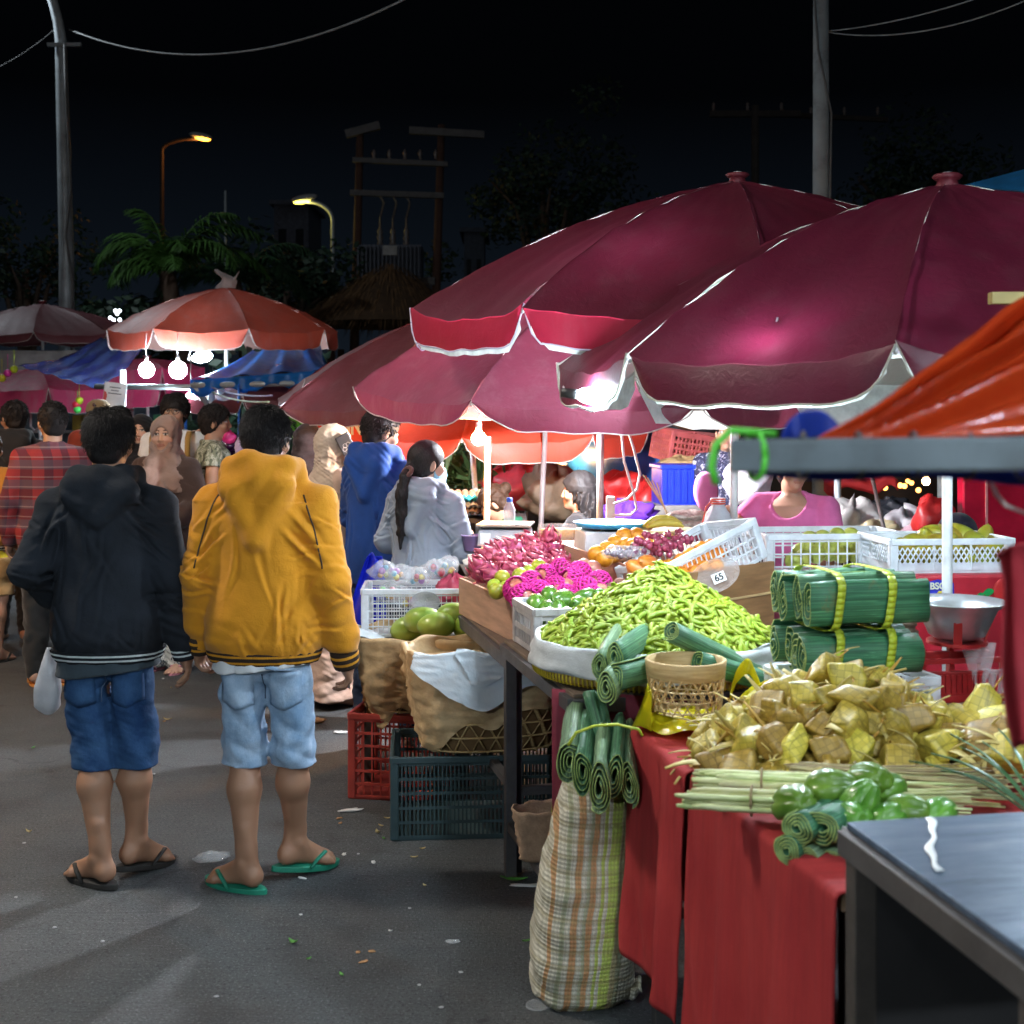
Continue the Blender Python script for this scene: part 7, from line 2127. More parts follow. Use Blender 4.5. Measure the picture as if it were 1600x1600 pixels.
for x in (-.105, -.02, .075):
	mb = MB(); mb.box((x, 0, .085), (.02, .03, .13), taper=.7); mb.build('upright', redi, sc_, bevel=.002)
for x, y in ((-.04, -.085), (.085, -.04), (-.03, .09), (.09, .05)):
	mb = MB(); mb.bar((x * .75, y * .75, .155), (x * 1.02, y * 1.02, .235), .024, .007); mb.build('pan_arm', redi, sc_, bevel=.002)
mb = MB(); mb.lathe([(.001, .160), (.085, .160), (.085, .168), (.001, .168)], 20); mb.build('pan_ring', redi, sc_)
mb = MB(); mb.lathe([(.001, .14), (.045, .14), (.045, .148), (.001, .148)], 18, (-.145, 0, 0)); mb.build('weight_plate', redi, sc_)
wtm = mat('brown_iron', (.16, .11, .075), .7, .4, dirt=.3, vscale=20)
def weight(label, loc, s_=1.):
	t = thing('scale_weight', label, 'weight', loc, 0, 'weights of the balance scale'); t.scale = (s_,) * 3
	mb = MB(); mb.lathe([(.001, 0), (.026, 0), (.027, .003), (.027, .05), (.018, .055), (.018, .062), (.023, .066), (.023, .074), (.018, .077), (.001, .077)], 20); mb.build('body', wtm, t, True)
	mb = MB(); mb.lathe([(.001, .0771), (.008, .0771), (.008, .081), (.001, .081)], 10); mb.build('knob', wtm, t, True)
weight('brown iron weight standing on the plate beside the metal pan', sc_.location + Matrix.Rotation(radians(8), 3, 'Z') @ Vector((-.145, 0, .149)))
weight('dark iron weight standing on the table before the balance scale', on(1410, 1088, .84), .95)
weight('small iron weight tucked behind the lower one', on(1436, 1070, .85), .7)
bs_ = thing('chopping_board', 'round worn wooden board under the balance scale', 'board', on(1490, 1100, .80), .2)
mb = MB(); mb.lathe([(.001, .0), (.17, 0), (.172, .036), (.168, .039), (.001, .039)], 36); mb.build('board', mat('grey_worn_wood', (.36, .30, .22), .8, vscale=4, stretch=(8, 1, 1)), bs_, True)
nb = thing('metal_tray', 'silver foil tray with dark printed paper lying before the scale', 'tray', on(1470, 1140, .803), .12)
mb = MB(); mb.sheet(lambda u, v: Vector(((u - .5) * .2, (v - .5) * .16, .006 + .006 * sin(17 * u + 3 * v) * sin(11 * v))), 20, 16); mb.build('foil', mat('crinkled_foil', (.66, .74, .76), .22, .9, bscale=25, bstr=.6), nb, True, solid=.002)
mb = MB(); mb.box((0, .085, .02), (.19, .004, .03)); mb.build('printed_strip', blotch_mat('printed_paper', [(0, (.5, .52, .55)), (.46, (.03, .03, .06)), (.6, (.45, .46, .5))], 60), nb)
# clear bags hanging by the scale
for k, (px, py, s_) in enumerate(((1530, 1035, 1.), (1555, 1075, .7))):
	mb = MB(); mb.sheet(lambda u, v: Vector(((u - .5) * .10 * (1 - .75 * v) * s_, .01 * sin(9 * u + 4 * v), -.13 * v * s_)), 12, 12); o_ = mb.build('clear_bag', clear_plastic(), None, True, solid=.002); o_.location = at(px, py - 30, 3.62)
	tag(o_, ['large clear plastic bag hanging below the metal pan', 'smaller clear plastic bag drooping to the second heap of packets'][k], 'plastic bag')

# ---------------------------------------------------------------- woven sack
def sack_mat():
	m, nt, out = nodes_of('striped_woven_sacking')
	p = principled(nt, out, (.5, .45, .35), .7, 0, .35)
	v = coord(nt); s_ = sep(nt, v)
	x = mth(nt, 'ADD', s_[0], mth(nt, 'MULTIPLY', s_[2], -.10))
	x = mth(nt, 'ADD', x, mth(nt, 'MULTIPLY', noise(nt, v, 8, 2), .02))
	u = mth(nt, 'MULTIPLY', mth(nt, 'ADD', x, .155), 1 / .25)
	W, O, G, L = (.68, .64, .52), (.56, .29, .13), (.40, .42, .28), (.50, .60, .12)
	stops = [(0, W), (.10, O), (.14, W), (.22, G), (.27, W), (.33, O), (.40, W), (.46, G), (.50, O), (.56, W), (.62, L), (.66, W), (.70, L), (.78, L), (.82, (.42, .36, .2)), (.88, G), (.93, W)]
	c = ramp(nt, u, stops, 'CONSTANT')
	wx = mth(nt, 'SINE', mth(nt, 'MULTIPLY', s_[2], 520.)); wz = mth(nt, 'SINE', mth(nt, 'MULTIPLY', x, 620.))
	band = mth(nt, 'GREATER_THAN', mth(nt, 'SINE', mth(nt, 'MULTIPLY', s_[2], 150.)), .55)
	c = mixc(nt, mth(nt, 'MULTIPLY', band, .42), c, (.30, .24, .10))
	g = mth(nt, 'ADD', wx, wz)
	c = mixc(nt, ramp(nt, g, [(.0, (.35, .35, .35)), (.5, (0, 0, 0))]), c, (.22, .18, .09))
	nt.links.new(c, p.inputs['Base Color'])
	bump(nt, p, mth(nt, 'ADD', mth(nt, 'MULTIPLY', g, .25), noise(nt, coord(nt, 'Object', (1, 1, 5)), 9, 3)), .5, .006)
	return m
sm_ = sack_mat()
sk_ = thing('woven_sack', 'tall full plastic woven sack with orange, white and lime stripes', 'sack', (.205, 3.66, 0), radians(6))
wsk = wob2(31)
def sackf(u, v):
	a = 2 * pi * u; z = .665 * v
	rx = np.interp(v, [0, .04, .2, .5, .8, .95, 1.], [.115, .142, .152, .140, .112, .085, .06]); ry = np.interp(v, [0, .04, .2, .5, .8, .95, 1.], [.11, .14, .155, .145, .115, .08, .05])
	cx = np.interp(v, [0, .5, 1.], [-.01, .012, .045])
	w_ = 1 + .035 * wsk(a, v * 1.4) + .018 * sin(38 * v + 2 * sin(2 * a)) * (.3 + abs(sin(a + 1)))
	x, y = ell_pt(a, w_, rx, ry, 2.6)
	return Vector((x + cx, y, max(.0, z + .012 * wsk(a * 2, v)) if v > 0 else 0))
mb = MB(); mb.sheet(sackf, 90, 70); mb.build('bag', sm_, sk_, True)
mb = MB(); mb.sheet(lambda u, v: Vector((.10 + .05 * u, -.10 + .04 * v + .01 * sin(9 * u), .02 + .035 * u + .02 * sin(7 * v + 4 * u))), 10, 10); mb.build('bottom_ear', sm_, sk_, True, solid=.003)
bg_ = thing('woven_bag', 'small brown woven bag with a green strap behind the tall sack', 'bag', on(852, 1338, .21), .4)
wbb = wob2(51)
mb = MB(); mb.sheet(lambda u, v: Vector(((.085 + .03 * v + .01 * wbb(2 * pi * u, v)) * cos(2 * pi * u), (.05 + .02 * v) * sin(2 * pi * u), .165 * v + .012 * wbb(2 * pi * u, 2) * v)), 40, 14); mb.build('bag', mat('brown_weave', (.34, .22, .14), .8, bscale=160, bstr=.6, vscale=30), bg_, True, solid=.004)
mb = MB(); e = at(880, 1212, 3.75) - bg_.location; mb.tube([(.0, -.05, .12), (.01, -.05, .20), (.02, -.03, .27), e * .8 + Vector((0, 0, .03)), e], .007, 6, flat=.5); mb.build('strap', strap_m, bg_, True)
tk = thing('blue_drum', 'strip of bright blue drum between the crate and the sack', 'drum', (.245, 4.32, 0))
mb = MB(); mb.lathe([(.001, 0), (.10, 0), (.105, .02), (.10, .05), (.105, .25), (.10, .28), (.105, .46), (.001, .47)], 24); mb.build('drum', bluepl, tk, True)
mb = MB(); mb.lathe([(.03, .471), (.03, .49), (.001, .49)], 12); mb.build('lid', bluepl, tk, True)
# ------------------------------------------------------------------ gear in the sellers' row
def blob(name, label, cat, px, py, y, size, m, seed, rz=0., amp=.3, group=None, seg=30, rings=16):
	mb = MB(); crumple(size[0], size[1], size[2], seed, seg, rings, amp)(mb)
	o = mb.build(name, m, None, True); o.location = at(px, py, y) - Vector((0, 0, size[2] * .5)); o.rotation_euler = (0, 0, rz)
	return tag(o, label, cat, group)
def sacking(name, col, rough=.7, tr=0.): return mat(name, col, rough, var=.35, vscale=7, bscale=22, bstr=.8, transl=tr)
# digital scales, cake, bottle
ds = thing('kitchen_scale', 'white digital scale with a blue tray beside the oranges', 'scale', at(955, 862, 5.75), radians(8))
mb = MB(); mb.box((0, 0, .05), (.30, .26, .10), taper=.94); mb.build('body', mat('cream_plastic', (.66, .62, .62), .5, dirt=.1), ds, bevel=.008)
mb = MB(); mb.box((-.03, -.134, .05), (.035, .004, .045)); mb.build('sticker', mat('blue_sticker', (.05, .2, .55), .5), ds)
mb = MB(); mb.box((.11, -.133, .075), (.10, .004, .03)); mb.build('yellow_strip', mat('yellow_strip', (.7, .6, .05), .5), ds)
mb = MB(); mb.lathe([(.001, .115), (.15, .118), (.17, .135), (.172, .135), (.15, .112), (.001, .109)], 30); mb.build('weighing_tray', mat('blue_tray', (.05, .35, .62), .35), ds, True)
mb = MB()
for x in (-.08, .08): mb.box((x, 0, .105), (.03, .15, .014))
mb.build('tray_support', steel_dark, ds)
d2 = thing('kitchen_scale', 'grey digital scale with a flat metal plate by the warm pole', 'scale', at(790, 851, 6.2), radians(-6))
mb = MB(); mb.box((0, 0, .04), (.25, .22, .08), taper=.95); mb.build('body', mat('grey_plastic', (.5, .5, .55), .5, dirt=.1), d2, bevel=.006)
mb = MB(); mb.box((0, 0, .10), (.26, .24, .012)); mb.build('weighing_plate', mat('brushed_plate', (.6, .56, .5), .3, .8), d2, bevel=.003)
mb = MB(); mb.box((-.085, -.113, .04), (.05, .004, .05)); mb.build('sticker', mat('white_card', (.8, .82, .82), .6), d2)
ck = thing('cake_box', 'clear round box with an orange sponge cake behind the netted fruit', 'cake', at(872, 842, 6.0))
mb = MB(); mb.lathe([(.001, 0), (.085, 0), (.088, .045), (.001, .052)], 30, wob=lambda a, z: 1 + .02 * cos(15 * a)); mb.build('cake', mat('orange_sponge', (.62, .28, .05), .7, vscale=30), ck, True)
mb = MB(); mb.lathe([(.094, 0), (.096, .05), (.09, .066), (.001, .07)], 30, wob=lambda a, z: 1 + .015 * cos(30 * a)); mb.build('lid', clear_plastic('lid_clear', (.95, .9, .85), .1, .25), ck, True)
bo = thing('bottle', 'clear water bottle with a blue cap beside the green checked scarf', 'bottle', at(796, 826, 6.5))
mb = MB(); mb.lathe([(.001, 0), (.028, 0), (.03, .01), (.029, .06), (.03, .1), (.02, .125), (.013, .14)], 18); mb.build('body', clear_plastic('bottle_clear', (.85, .88, .95), .1, .45), bo, True)
mb = MB(); mb.lathe([(.015, .135), (.015, .157), (.001, .158)], 14); mb.build('cap', mat('blue_cap', (.02, .12, .6), .4), bo, True)
# counter behind the trays
cn = thing('counter', 'long low counter behind the fruit trays with steel legs', 'table', (.52, 6.35, 0), ROW)
mb = MB(); mb.box((0, 0, .985), (1.35, .75, .03)); mb.build('tabletop', ply, cn)
for x in (-.63, .63):
	for y in (-.33, .33):
		mb = MB(); mb.box((x, y, .48), (.05, .05, .97)); mb.build('leg', steel_dark, cn)
# bananas, peanuts, incense sticks
bn = thing('banana', 'short yellow banana hand lying on a tray behind the grapes', 'bananas', at(1037, 828, 5.6), .2)
for k in range(3):
	mb = MB(); mb.tube([(.10 * (q - .5) * 1.7, .025 * k - .02, .014 + .035 * (1 - 4 * (q - .5) ** 2) * .6 + .012 * (k == 1)) for q in [i / 10 for i in range(11)]], [.005, .012, .017, .019, .019, .019, .019, .018, .015, .009, .005], 8); mb.build('finger', mat('banana_skin', (.62, .44, .04), .45, vscale=14, col2=(.66, .52, .10)), bn, True)
mb = MB(); mb.lathe([(.001, -.016), (.13, -.014), (.145, .004), (.14, .006), (.001, -.008)], 24); mb.build('woven_plate', bamboo(), bn, True)
pn = mat('peanut_bag', (.48, .36, .28), .35, var=.5, vscale=55, col2=(.62, .54, .48))
for k, (px, py, y, lb) in enumerate(((1068, 838, 5.9, 'lowest clear bag of peanuts in the stack by the pole'), (1070, 820, 5.92, 'middle clear bag of peanuts in the stack by the pole'), (1074, 806, 5.95, 'topmost clear bag of peanuts in the stack by the pole'))):
	blob('peanut_bag', lb, 'bag', px, py, y, (.11, .08, .055), pn, 40 + k, .2 * k, .12, 'bags of peanuts')
st = thing('incense_sticks', 'few thin sticks standing slanted behind the bananas', 'sticks', at(1046, 820, 6.1))
for k in range(4):
	mb = MB(); mb.tube([(.01 * k, 0, 0), (-.06 - .02 * k, .02 * k, .20 + .012 * k)], .0035, 5); mb.build('stick', mat('pale_stick', (.55, .40, .25), .7), st)
# white bag tied at the pole with red string
pb = thing('plastic_bag', 'white plastic bag tied with red string round the umbrella pole', 'plastic bag', at(1122, 850, 5.83))
wq = wob2(88)
mb = MB(); mb.sheet(lambda u, v: (lambda a, R_: Vector((R_ * cos(a), R_ * .8 * sin(a), .21 * v)))(2 * pi * u, (np.interp(v, [0, .25, .6, .85, 1], [.075, .085, .058, .028, .034])) * (1 + .15 * wq(2 * pi * u, v))), 36, 18); mb.build('bag', mat('white_bag', (.62, .66, .72), .35, transl=.3, bscale=25, bstr=.6), pb, True)
mb = MB()
for z in (.185, .195, .205): mb.tube([(.031 * cos(q), .031 * sin(q), z) for q in [2 * pi * i / 16 for i in range(17)]], .004, 5)
mb.tube([(-.03, -.02, .2), (-.06, -.03, .17), (-.075, -.03, .10), (-.075, -.03, -.04)], .004, 5); mb.build('string', mat('red_string', (.65, .08, .05), .5), pb, True)
# power block and cable loops on the purple umbrella pole
pw = thing('power_block', 'white extension block with looping cables on the purple umbrella pole', 'power strip', at(954, 794, 6.70))
mb = MB(); mb.box((0, 0, 0), (.045, .04, .125)); mb.build('block', mat('ivory_plastic', (.66, .66, .60), .5), pw, bevel=.006)
cw = mat('white_cable', (.62, .62, .64), .5)
for pts in (((958, 788), (980, 780), (995, 765), (1000, 740), (990, 700), (975, 650)), ((958, 805), (985, 805), (995, 795), (990, 770), (975, 720), (970, 650))):
	mb = MB(); mb.tube([at(px, py, 6.66) - pw.location for px, py in pts], .0075, 6); mb.build('cable', cw, pw, True)

# egg table, plants, red bags
et = thing('side_table', 'small dark table with stacked trays behind the grey jacket', 'table', at(735, 800, 8.6).xy.to_3d())
z_ = at(0, 805, 8.6).z
mb = MB(); mb.box((0, 0, z_ - .02), (.75, .45, .03)); mb.build('tabletop', mat('dark_board', (.09, .08, .075), .8), et)
for x in (-.33, .33):
	for y in (-.18, .18):
		mb = MB(); mb.bar((x, y, .0), (-x * .6, y, z_ - .04), .03); mb.build('leg', steel_dark, et)
for k, (py, c, lb) in enumerate(((795, (.30, .20, .14), 'brown egg tray at the bottom of the stack'), (785, (.62, .66, .70), 'white egg tray in the middle of the stack'), (775, (.05, .45, .48), 'turquoise egg tray on top of the stack'))):
	t = thing('egg_tray', lb + ' on the dark side table', 'egg tray', at(735, py + 6, 8.5), .05 * k, 'stack of egg trays'); m_ = mat('egg_tray_%d' % (k + 1), c, .8)
	mb = MB(); mb.sheet(lambda u, v: Vector(((u - .5) * .42, (v - .5) * .32, .022 * sin(6 * pi * u * 2) * sin(5 * pi * v * 2) + .02)), 48, 40); mb.build('tray', m_, t, True, solid=.004)
for k in range(6):
	mb = MB(); mb.ball((0, 0, 0), (.026, .026, .034), 10, 8); o = mb.build('egg', mat('egg_shell', (.5, .28, .16), .5), None, True); o.location = at(705 + k * 11, 772, 8.42); tag(o, 'brown egg in the row along the top of the egg trays', 'egg', 'eggs on the top tray')
def leafheap(name, label, px, py, y, n, L, m, seed, spread=(.3, .2, .2)):
	rr = random.Random(seed); mb = MB()
	for i in range(n):
		p = Vector((rr.triangular(-2, 2) * spread[0], rr.triangular(-2, 2) * spread[1], abs(rr.triangular(-2, 2)) * spread[2])); d = Vector((rr.gauss(0, 1), rr.gauss(0, .6), rr.gauss(.2, .6))).normalized() * L * rr.uniform(.6, 1.2)
		s_ = d.cross(Vector((rr.gauss(0, 1), rr.gauss(0, 1), 1))).normalized() * L * .06
		mb.add([p, p + d * .5 + s_, p + d, p + d * .5 - s_], [(0, 1, 2, 3)])
	o = mb.build(name, m, None); o.location = at(px, py, y); return tag(o, label, 'plant')
leafheap('leafy_plant', 'dark feathery greens hanging behind the blue hoodie', 668, 705, 10.5, 420, .35, mat('dark_greens', (.02, .10, .05), .5, var=.5), 6, (.25, .2, .35))
leafheap('leafy_plant', 'heap of green leaf stems beyond the grey jacket', 730, 765, 9.6, 420, .32, mat('pale_greens', (.06, .13, .04), .5, var=.5), 7, (.28, .2, .1))
leafheap('potted_plant', 'bright green leaves beside the red sign', 488, 682, 10.5, 60, .2, mat('lime_leaves', (.14, .42, .04), .45), 8, (.08, .06, .1))
blob('red_sack', 'big red plastic sack behind the bun haired seller', 'sack', 812, 762, 9.4, (.30, .22, .34), sacking('red_film', (.58, .06, .08), .35, .2), 61, 0, .2)
blob('red_sack', 'pinkish red plastic sack wedged next to the big red one', 'sack', 842, 768, 9.5, (.18, .2, .28), sacking('pink_film', (.52, .05, .16), .35, .2), 62, 0, .2)
blob('red_sack', 'upright red sack at the foot of the blue bin', 'sack', 1008, 800, 9.0, (.16, .16, .42), sacking('scarlet_film', (.48, .02, .02), .4), 63, 0, .18)
blob('red_sack', 'round red sack beneath the cable loops', 'sack', 975, 770, 9.3, (.2, .2, .30), sacking('scarlet_film', (.48, .02, .02), .4), 64, 0, .25)
blob('purple_cloth', 'purple cloth heap behind the white digital scale', 'cloth', 980, 808, 8.0, (.17, .12, .18), sacking('violet_cloth', (.10, .02, .38), .8), 65, .3, .4)
blob('tarp_bundle', 'brown tarpaulin bundle behind the two seated sellers', 'tarp', 872, 775, 8.9, (.22, .2, .36), sacking('brown_tarp', (.15, .105, .065), .65), 66, 0, .35)
blob('striped_bundle', 'dark bundle with pale stripes above the red sacks', 'bundle', 815, 735, 10.2, (.38, .25, .22), blotch_mat('dark_stripes', [(0, (.02, .02, .03)), (.5, (.03, .035, .04)), (.55, (.35, .36, .4)), (.62, (.02, .02, .03))], 9, (.3, .3, 9)), 67, 0, .2)
blob('denim_bundle', 'blue patterned cloth bundle hanging beneath the blue tarp', 'cloth', 1015, 735, 9.8, (.12, .15, .42), blotch_mat('blue_white_print', [(0, (.03, .05, .14)), (.5, (.08, .12, .24)), (.56, (.3, .35, .45)), (.62, (.03, .05, .14))], 22), 68, .2, .3)
yb2 = thing('jerry_can', 'yellow plastic can hanging behind the warm pole', 'can', at(778, 708, 10.4))
mb = MB(); mb.box((0, 0, 0), (.19, .14, .20)); mb.build('body', mat('yellow_can', (.62, .45, .02), .45), yb2, bevel=.03)
mb = MB(); mb.tube([(-.05, 0, .10), (-.04, 0, .14), (.04, 0, .14), (.05, 0, .10)], .012, 6); mb.build('handle', mat('yellow_can', (.62, .45, .02), .45), yb2, True)
wt = thing('tarp', 'sagging pale tarpaulin roof lit from below, beyond the orange red umbrella', 'tarp', at(705, 690, 10.8))
mb = MB(); mb.sheet(lambda u, v: Vector(((u - .5) * .85, v * .9, .10 - .10 * sin(pi * u) - .05 * v + .03 * sin(9 * u + 4 * v))), 24, 10); mb.build('sheet', mat('cream_tarp', (.55, .50, .36), .6, transl=.3), wt, True, solid=.004)
# blue tarp behind the sellers
bl = thing('tarp', 'blue tarpaulin tied up behind the sellers under the purple umbrella', 'tarp', (0, 0, 0))
tarp_blue = mat('blue_tarp', (.012, .10, .42), .32, var=.3, vscale=4, bscale=14, bstr=.8, transl=.25, spec=.6)
q0, q1, q2, q3 = at(832, 672, 10.6), at(1012, 664, 9.6), at(898, 752, 10.4), at(1042, 742, 9.4)
mb = MB(); mb.sheet(lambda u, v: (q0.lerp(q1, u)).lerp(q2.lerp(q3, u), v) + Vector((0, .10 * sin(5 * u + 3 * v), .05 * sin(9 * u - 4 * v) - .12 * sin(pi * u) * v)), 30, 20); mb.build('sheet', tarp_blue, bl, True, solid=.004)
# bin and crates
bb_ = thing('plastic_bin', 'ribbed bright blue plastic bin behind the seller in pink', 'bin', at(1072, 840, 8.6).xy.to_3d(), .1)
zt, zb_ = at(0, 728, 8.6).z, at(0, 786, 8.6).z
mb = MB(); mb.box((0, 0, (zt + zb_) / 2), (.40, .34, zt - zb_)); 
for k in range(9): mb.box((-.18 + k * .045, -.175, (zt + zb_) / 2), (.018, .016, zt - zb_ - .03))
mb.build('body', bluepl, bb_); mb = MB(); mb.box((0, 0, zt), (.43, .37, .03)); mb.build('rim', bluepl, bb_, bevel=.006)
mb = MB(); mb.box((0, 0, zb_ / 2), (.6, .45, zb_)); o_ = mb.build('wooden_box', mat('grey_boards', (.22, .21, .20), .85, dirt=.3), None, bevel=.01); o_.location = bb_.location; o_.rotation_euler = (0, 0, .1); tag(o_, 'grey wooden box carrying the blue bin', 'box')
crate('dusty red crate tilted on a pile above the blue bin', at(1062, 722, 9.0), 0, (.34, .30, .22), mat('rosy_plastic', (.40, .08, .08), .6, dirt=.2), 'grid', rot=(radians(6), radians(8), radians(20)), nv=10, nh=4, wall=.010)
crate('darker red crate pushed behind the dusty red one', at(1105, 724, 9.4), 0, (.34, .30, .22), mat('dull_red_plastic', (.26, .04, .035), .6, dirt=.2), 'grid', rot=(radians(2), radians(5), radians(-12)), nv=10, nh=4, wall=.012)
blob('cloth_bundle', 'tan cloth stuffed between the crates and the blue bin', 'cloth', 1065, 725, 8.8, (.17, .12, .10), sacking('tan_cloth', (.38, .26, .12)), 69, 0, .3)
blob('tarp_bundle', 'black tarpaulin heap tied above the red crates', 'tarp', 1040, 650, 10.0, (.55, .4, .42), sacking('black_tarp', (.03, .03, .035), .5), 70, 0, .35)
blob('tarp_bundle', 'brown cloth bundle lashed over the black tarpaulin', 'tarp', 1078, 652, 9.6, (.14, .14, .20), sacking('rust_cloth', (.20, .09, .04), .8), 71, .4, .4)
blob('white_sack', 'white woven sack behind the raised arm of the seller in pink', 'sack', 1168, 752, 7.6, (.14, .12, .30), sacking('white_woven', (.60, .60, .66), .7), 72, 0, .18)
mb = MB(); mb.lathe([(.001, -.012), (.06, -.012), (.075, 0), (.06, .012), (.001, .012)], 20, R=Euler((radians(80), 0, .3)).to_matrix())
o_ = mb.build('fan', mat('pink_card', (.62, .22, .45), .5), None, True); o_.location = at(1103, 768, 7.0); o_.scale = (1., 1., 1.5); tag(o_, 'round pink fan hanging in front of the blue bin', 'fan')
for k, (px, py, y, s_, lb, c) in enumerate(((1335, 815, 7.6, (.14, .12, .24), 'grey plastic bag knotted at the top beside the pink top', (.34, .34, .33)), (1378, 835, 7.4, (.15, .12, .14), 'khaki woven sack lying below the knotted grey bag', (.38, .34, .20)), (1412, 822, 7.5, (.16, .12, .20), 'grey striped plastic bag next to the ripe mangoes', (.36, .36, .38)), (1392, 800, 7.9, (.11, .11, .16), 'black shiny plastic bag behind the grey ones', (.02, .022, .028)), (1368, 798, 8.0, (.08, .09, .12), 'small navy plastic bag behind the grey ones', (.02, .025, .06)), (1440, 838, 7.1, (.12, .08, .12), 'clear bag of shallots against the mango crate', (.40, .28, .33)))):
	blob('bag', lb, 'bag', px, py, y, s_, sacking('bag_film_%d' % (k + 1), c, .4), 73 + k, k * .5, .3)
blob('red_sack', 'red plastic bag rising behind the ripe mangoes', 'bag', 1458, 815, 7.0, (.11, .10, .26), sacking('scarlet_film', (.48, .02, .02), .4), 81, 0, .2)
# poles of the row
def rod(label, a, b, r, m, name='pole'):
	mb = MB(); a = Vector(a); b = Vector(b); mb.tube([a, a.lerp(b, .5), b], r, 10); return tag(mb.build(name, m, None, True), label, 'pole')
rod('slim pole glowing orange beside the warm bulb', (at(757, 850, 7.2).x, 7.2, 0), at(762, 682, 7.2), .017, mat('warm_pole', (.62, .52, .46), .5))
rod('dark leaning pole behind the bun haired seller', (at(835, 800, 8.2).x, 8.2, 0), at(852, 668, 8.2), .017, mat('dark_pole', (.16, .13, .13), .5))
rod('thin white pole far behind the yellow can', (at(822, 780, 10.6).x, 10.6, 0), at(822, 680, 10.6), .014, mat('white_painted_pole'  , (.72, .74, .74)))
rod('blue white striped pole behind the dark leaning one', (at(800, 780, 10.3).x, 10.3, 0), at(799, 672, 10.3), .022, blotch_mat('pole_stripes', [(0, (.3, .3, .5)), (.5, (.6, .6, .7)), (.55, (.2, .2, .4))], 12, (1, 1, 9)))
rod('leaning dark strap pole before the grey bags', at(1400, 905, 5.75), at(1360, 735, 6.6), .010, mat('dark_pole', (.16, .13, .13), .5))
rod('grey steel post behind the seller in pink', (at(1310, 800, 7.8).x, 7.8, 0), at(1308, 640, 7.8), .022, steel_grey)
rod('pale pink pole under the orange red umbrella', (at(634, 720, 8.8).x, 8.8, 0), at(634, 660, 8.8), .018, mat('warm_pole', (.62, .52, .46), .5))
# dim back of the row
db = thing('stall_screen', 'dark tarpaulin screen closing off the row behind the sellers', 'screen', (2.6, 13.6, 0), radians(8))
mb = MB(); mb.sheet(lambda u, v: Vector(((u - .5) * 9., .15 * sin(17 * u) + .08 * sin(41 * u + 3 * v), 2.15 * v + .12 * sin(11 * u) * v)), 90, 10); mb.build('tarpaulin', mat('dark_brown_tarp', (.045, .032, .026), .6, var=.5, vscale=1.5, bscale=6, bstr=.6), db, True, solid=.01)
rc = thing('stall_roof', 'low red awning under the blue edged pole at the back', 'awning', at(1345, 750, 9.5))
mb = MB(); mb.sheet(lambda u, v: Vector(((u - .5) * .55, .5 * v, .10 * v - .03 * sin(4 * pi * u))), 24, 6); mb.sheet(lambda u, v: Vector(((u - .5) * .55, 0, -.08 * v * (1 + .2 * sin(6 * pi * u)) - .03 * sin(4 * pi * u))), 24, 3); mb.build('awning', mat('red_awning', (.45, .02, .02), .6), rc, True, solid=.004)
# sign
sg_ = thing('shop_sign', 'orange red upright sign with white capital letters behind the beige headscarf', 'sign', at(545, 700, 8.15), radians(-2))
wS = 125 / FPX * 8.15; zT = at(0, 633, 8.15).z - sg_.location.z
mb = MB(); mb.box((.02, .012, zT - .52), (wS, .02, 1.04)); mb.build('board', mat('sign_red', (.68, .055, .012), .5), sg_)
mb = MB(); mb.bar((-wS / 2 + .012, -.002, zT), (-wS / 2 + .012, -.002, zT - 1.04), .014, .012); mb.bar((-wS / 2 + .02, -.002, zT - .004), (wS / 2 + .02, -.002, zT - .004), .014, .012); mb.build('frame', mat('sign_frame', (.65, .6, .5), .5), sg_)
wl = mat('sign_white', (.85, .78, .68), .5)
text_mesh('DAGING', .145, wl, sg_, 'lettering', (-wS / 2 + .035, -.002, zT - .140), bold=.006, align='LEFT').scale = (.66, 1, 1)
mb = MB(); mb.tube([(-.18, .03, -1.0), (-.18, .03, zT)], .015, 8); mb.build('post', steel_dark, sg_, True)
mb = MB(); mb.tube([(.2, .03, -1.0), (.2, .03, zT)], .015, 8); mb.build('post', steel_dark, sg_, True)
# blue plastic bag held between the shoppers
vb = thing('plastic_bag', 'bright blue plastic bag hanging between the blue hoodie and the grey jacket', 'plastic bag', at(585, 870, 6.28))
mb = MB(); mb.sheet(lambda u, v: Vector(((u - .5) * (.07 + .16 * v ** .8) + .0 - .06 * v, .03 * sin(7 * u + 2 * v), -.42 * v + .02 * sin(5 * u))), 24, 24); mb.sheet(lambda u, v: Vector(((u - .5) * (.07 + .16 * v ** .8) - .06 * v, .10 * sin(pi * v) * sin(pi * u) + .03, -.42 * v)), 24, 24); mb.build('bag', mat('royal_blue_film', (.005, .02, .55), .4, transl=.3, bscale=16, bstr=.8), vb, True, solid=.002)
hb = thing('plastic_bag', 'translucent white plastic bag hanging by the dark denim shorts', 'plastic bag', at(76, 1012, 4.62))
mb = MB(); mb.sheet(lambda u, v: (lambda a, R_: Vector((R_ * cos(a) * 1.2, R_ * sin(a), -.24 * v)))(2 * pi * u, np.interp(v, [0, .2, .6, .9, 1], [.006, .022, .040, .038, .012]) * (1 + .12 * sin(3 * 2 * pi * u + 5 * v))), 24, 16); mb.build('bag', mat('milky_film', (.55, .57, .6), .3, transl=.4, bscale=22, bstr=.6), hb, True)
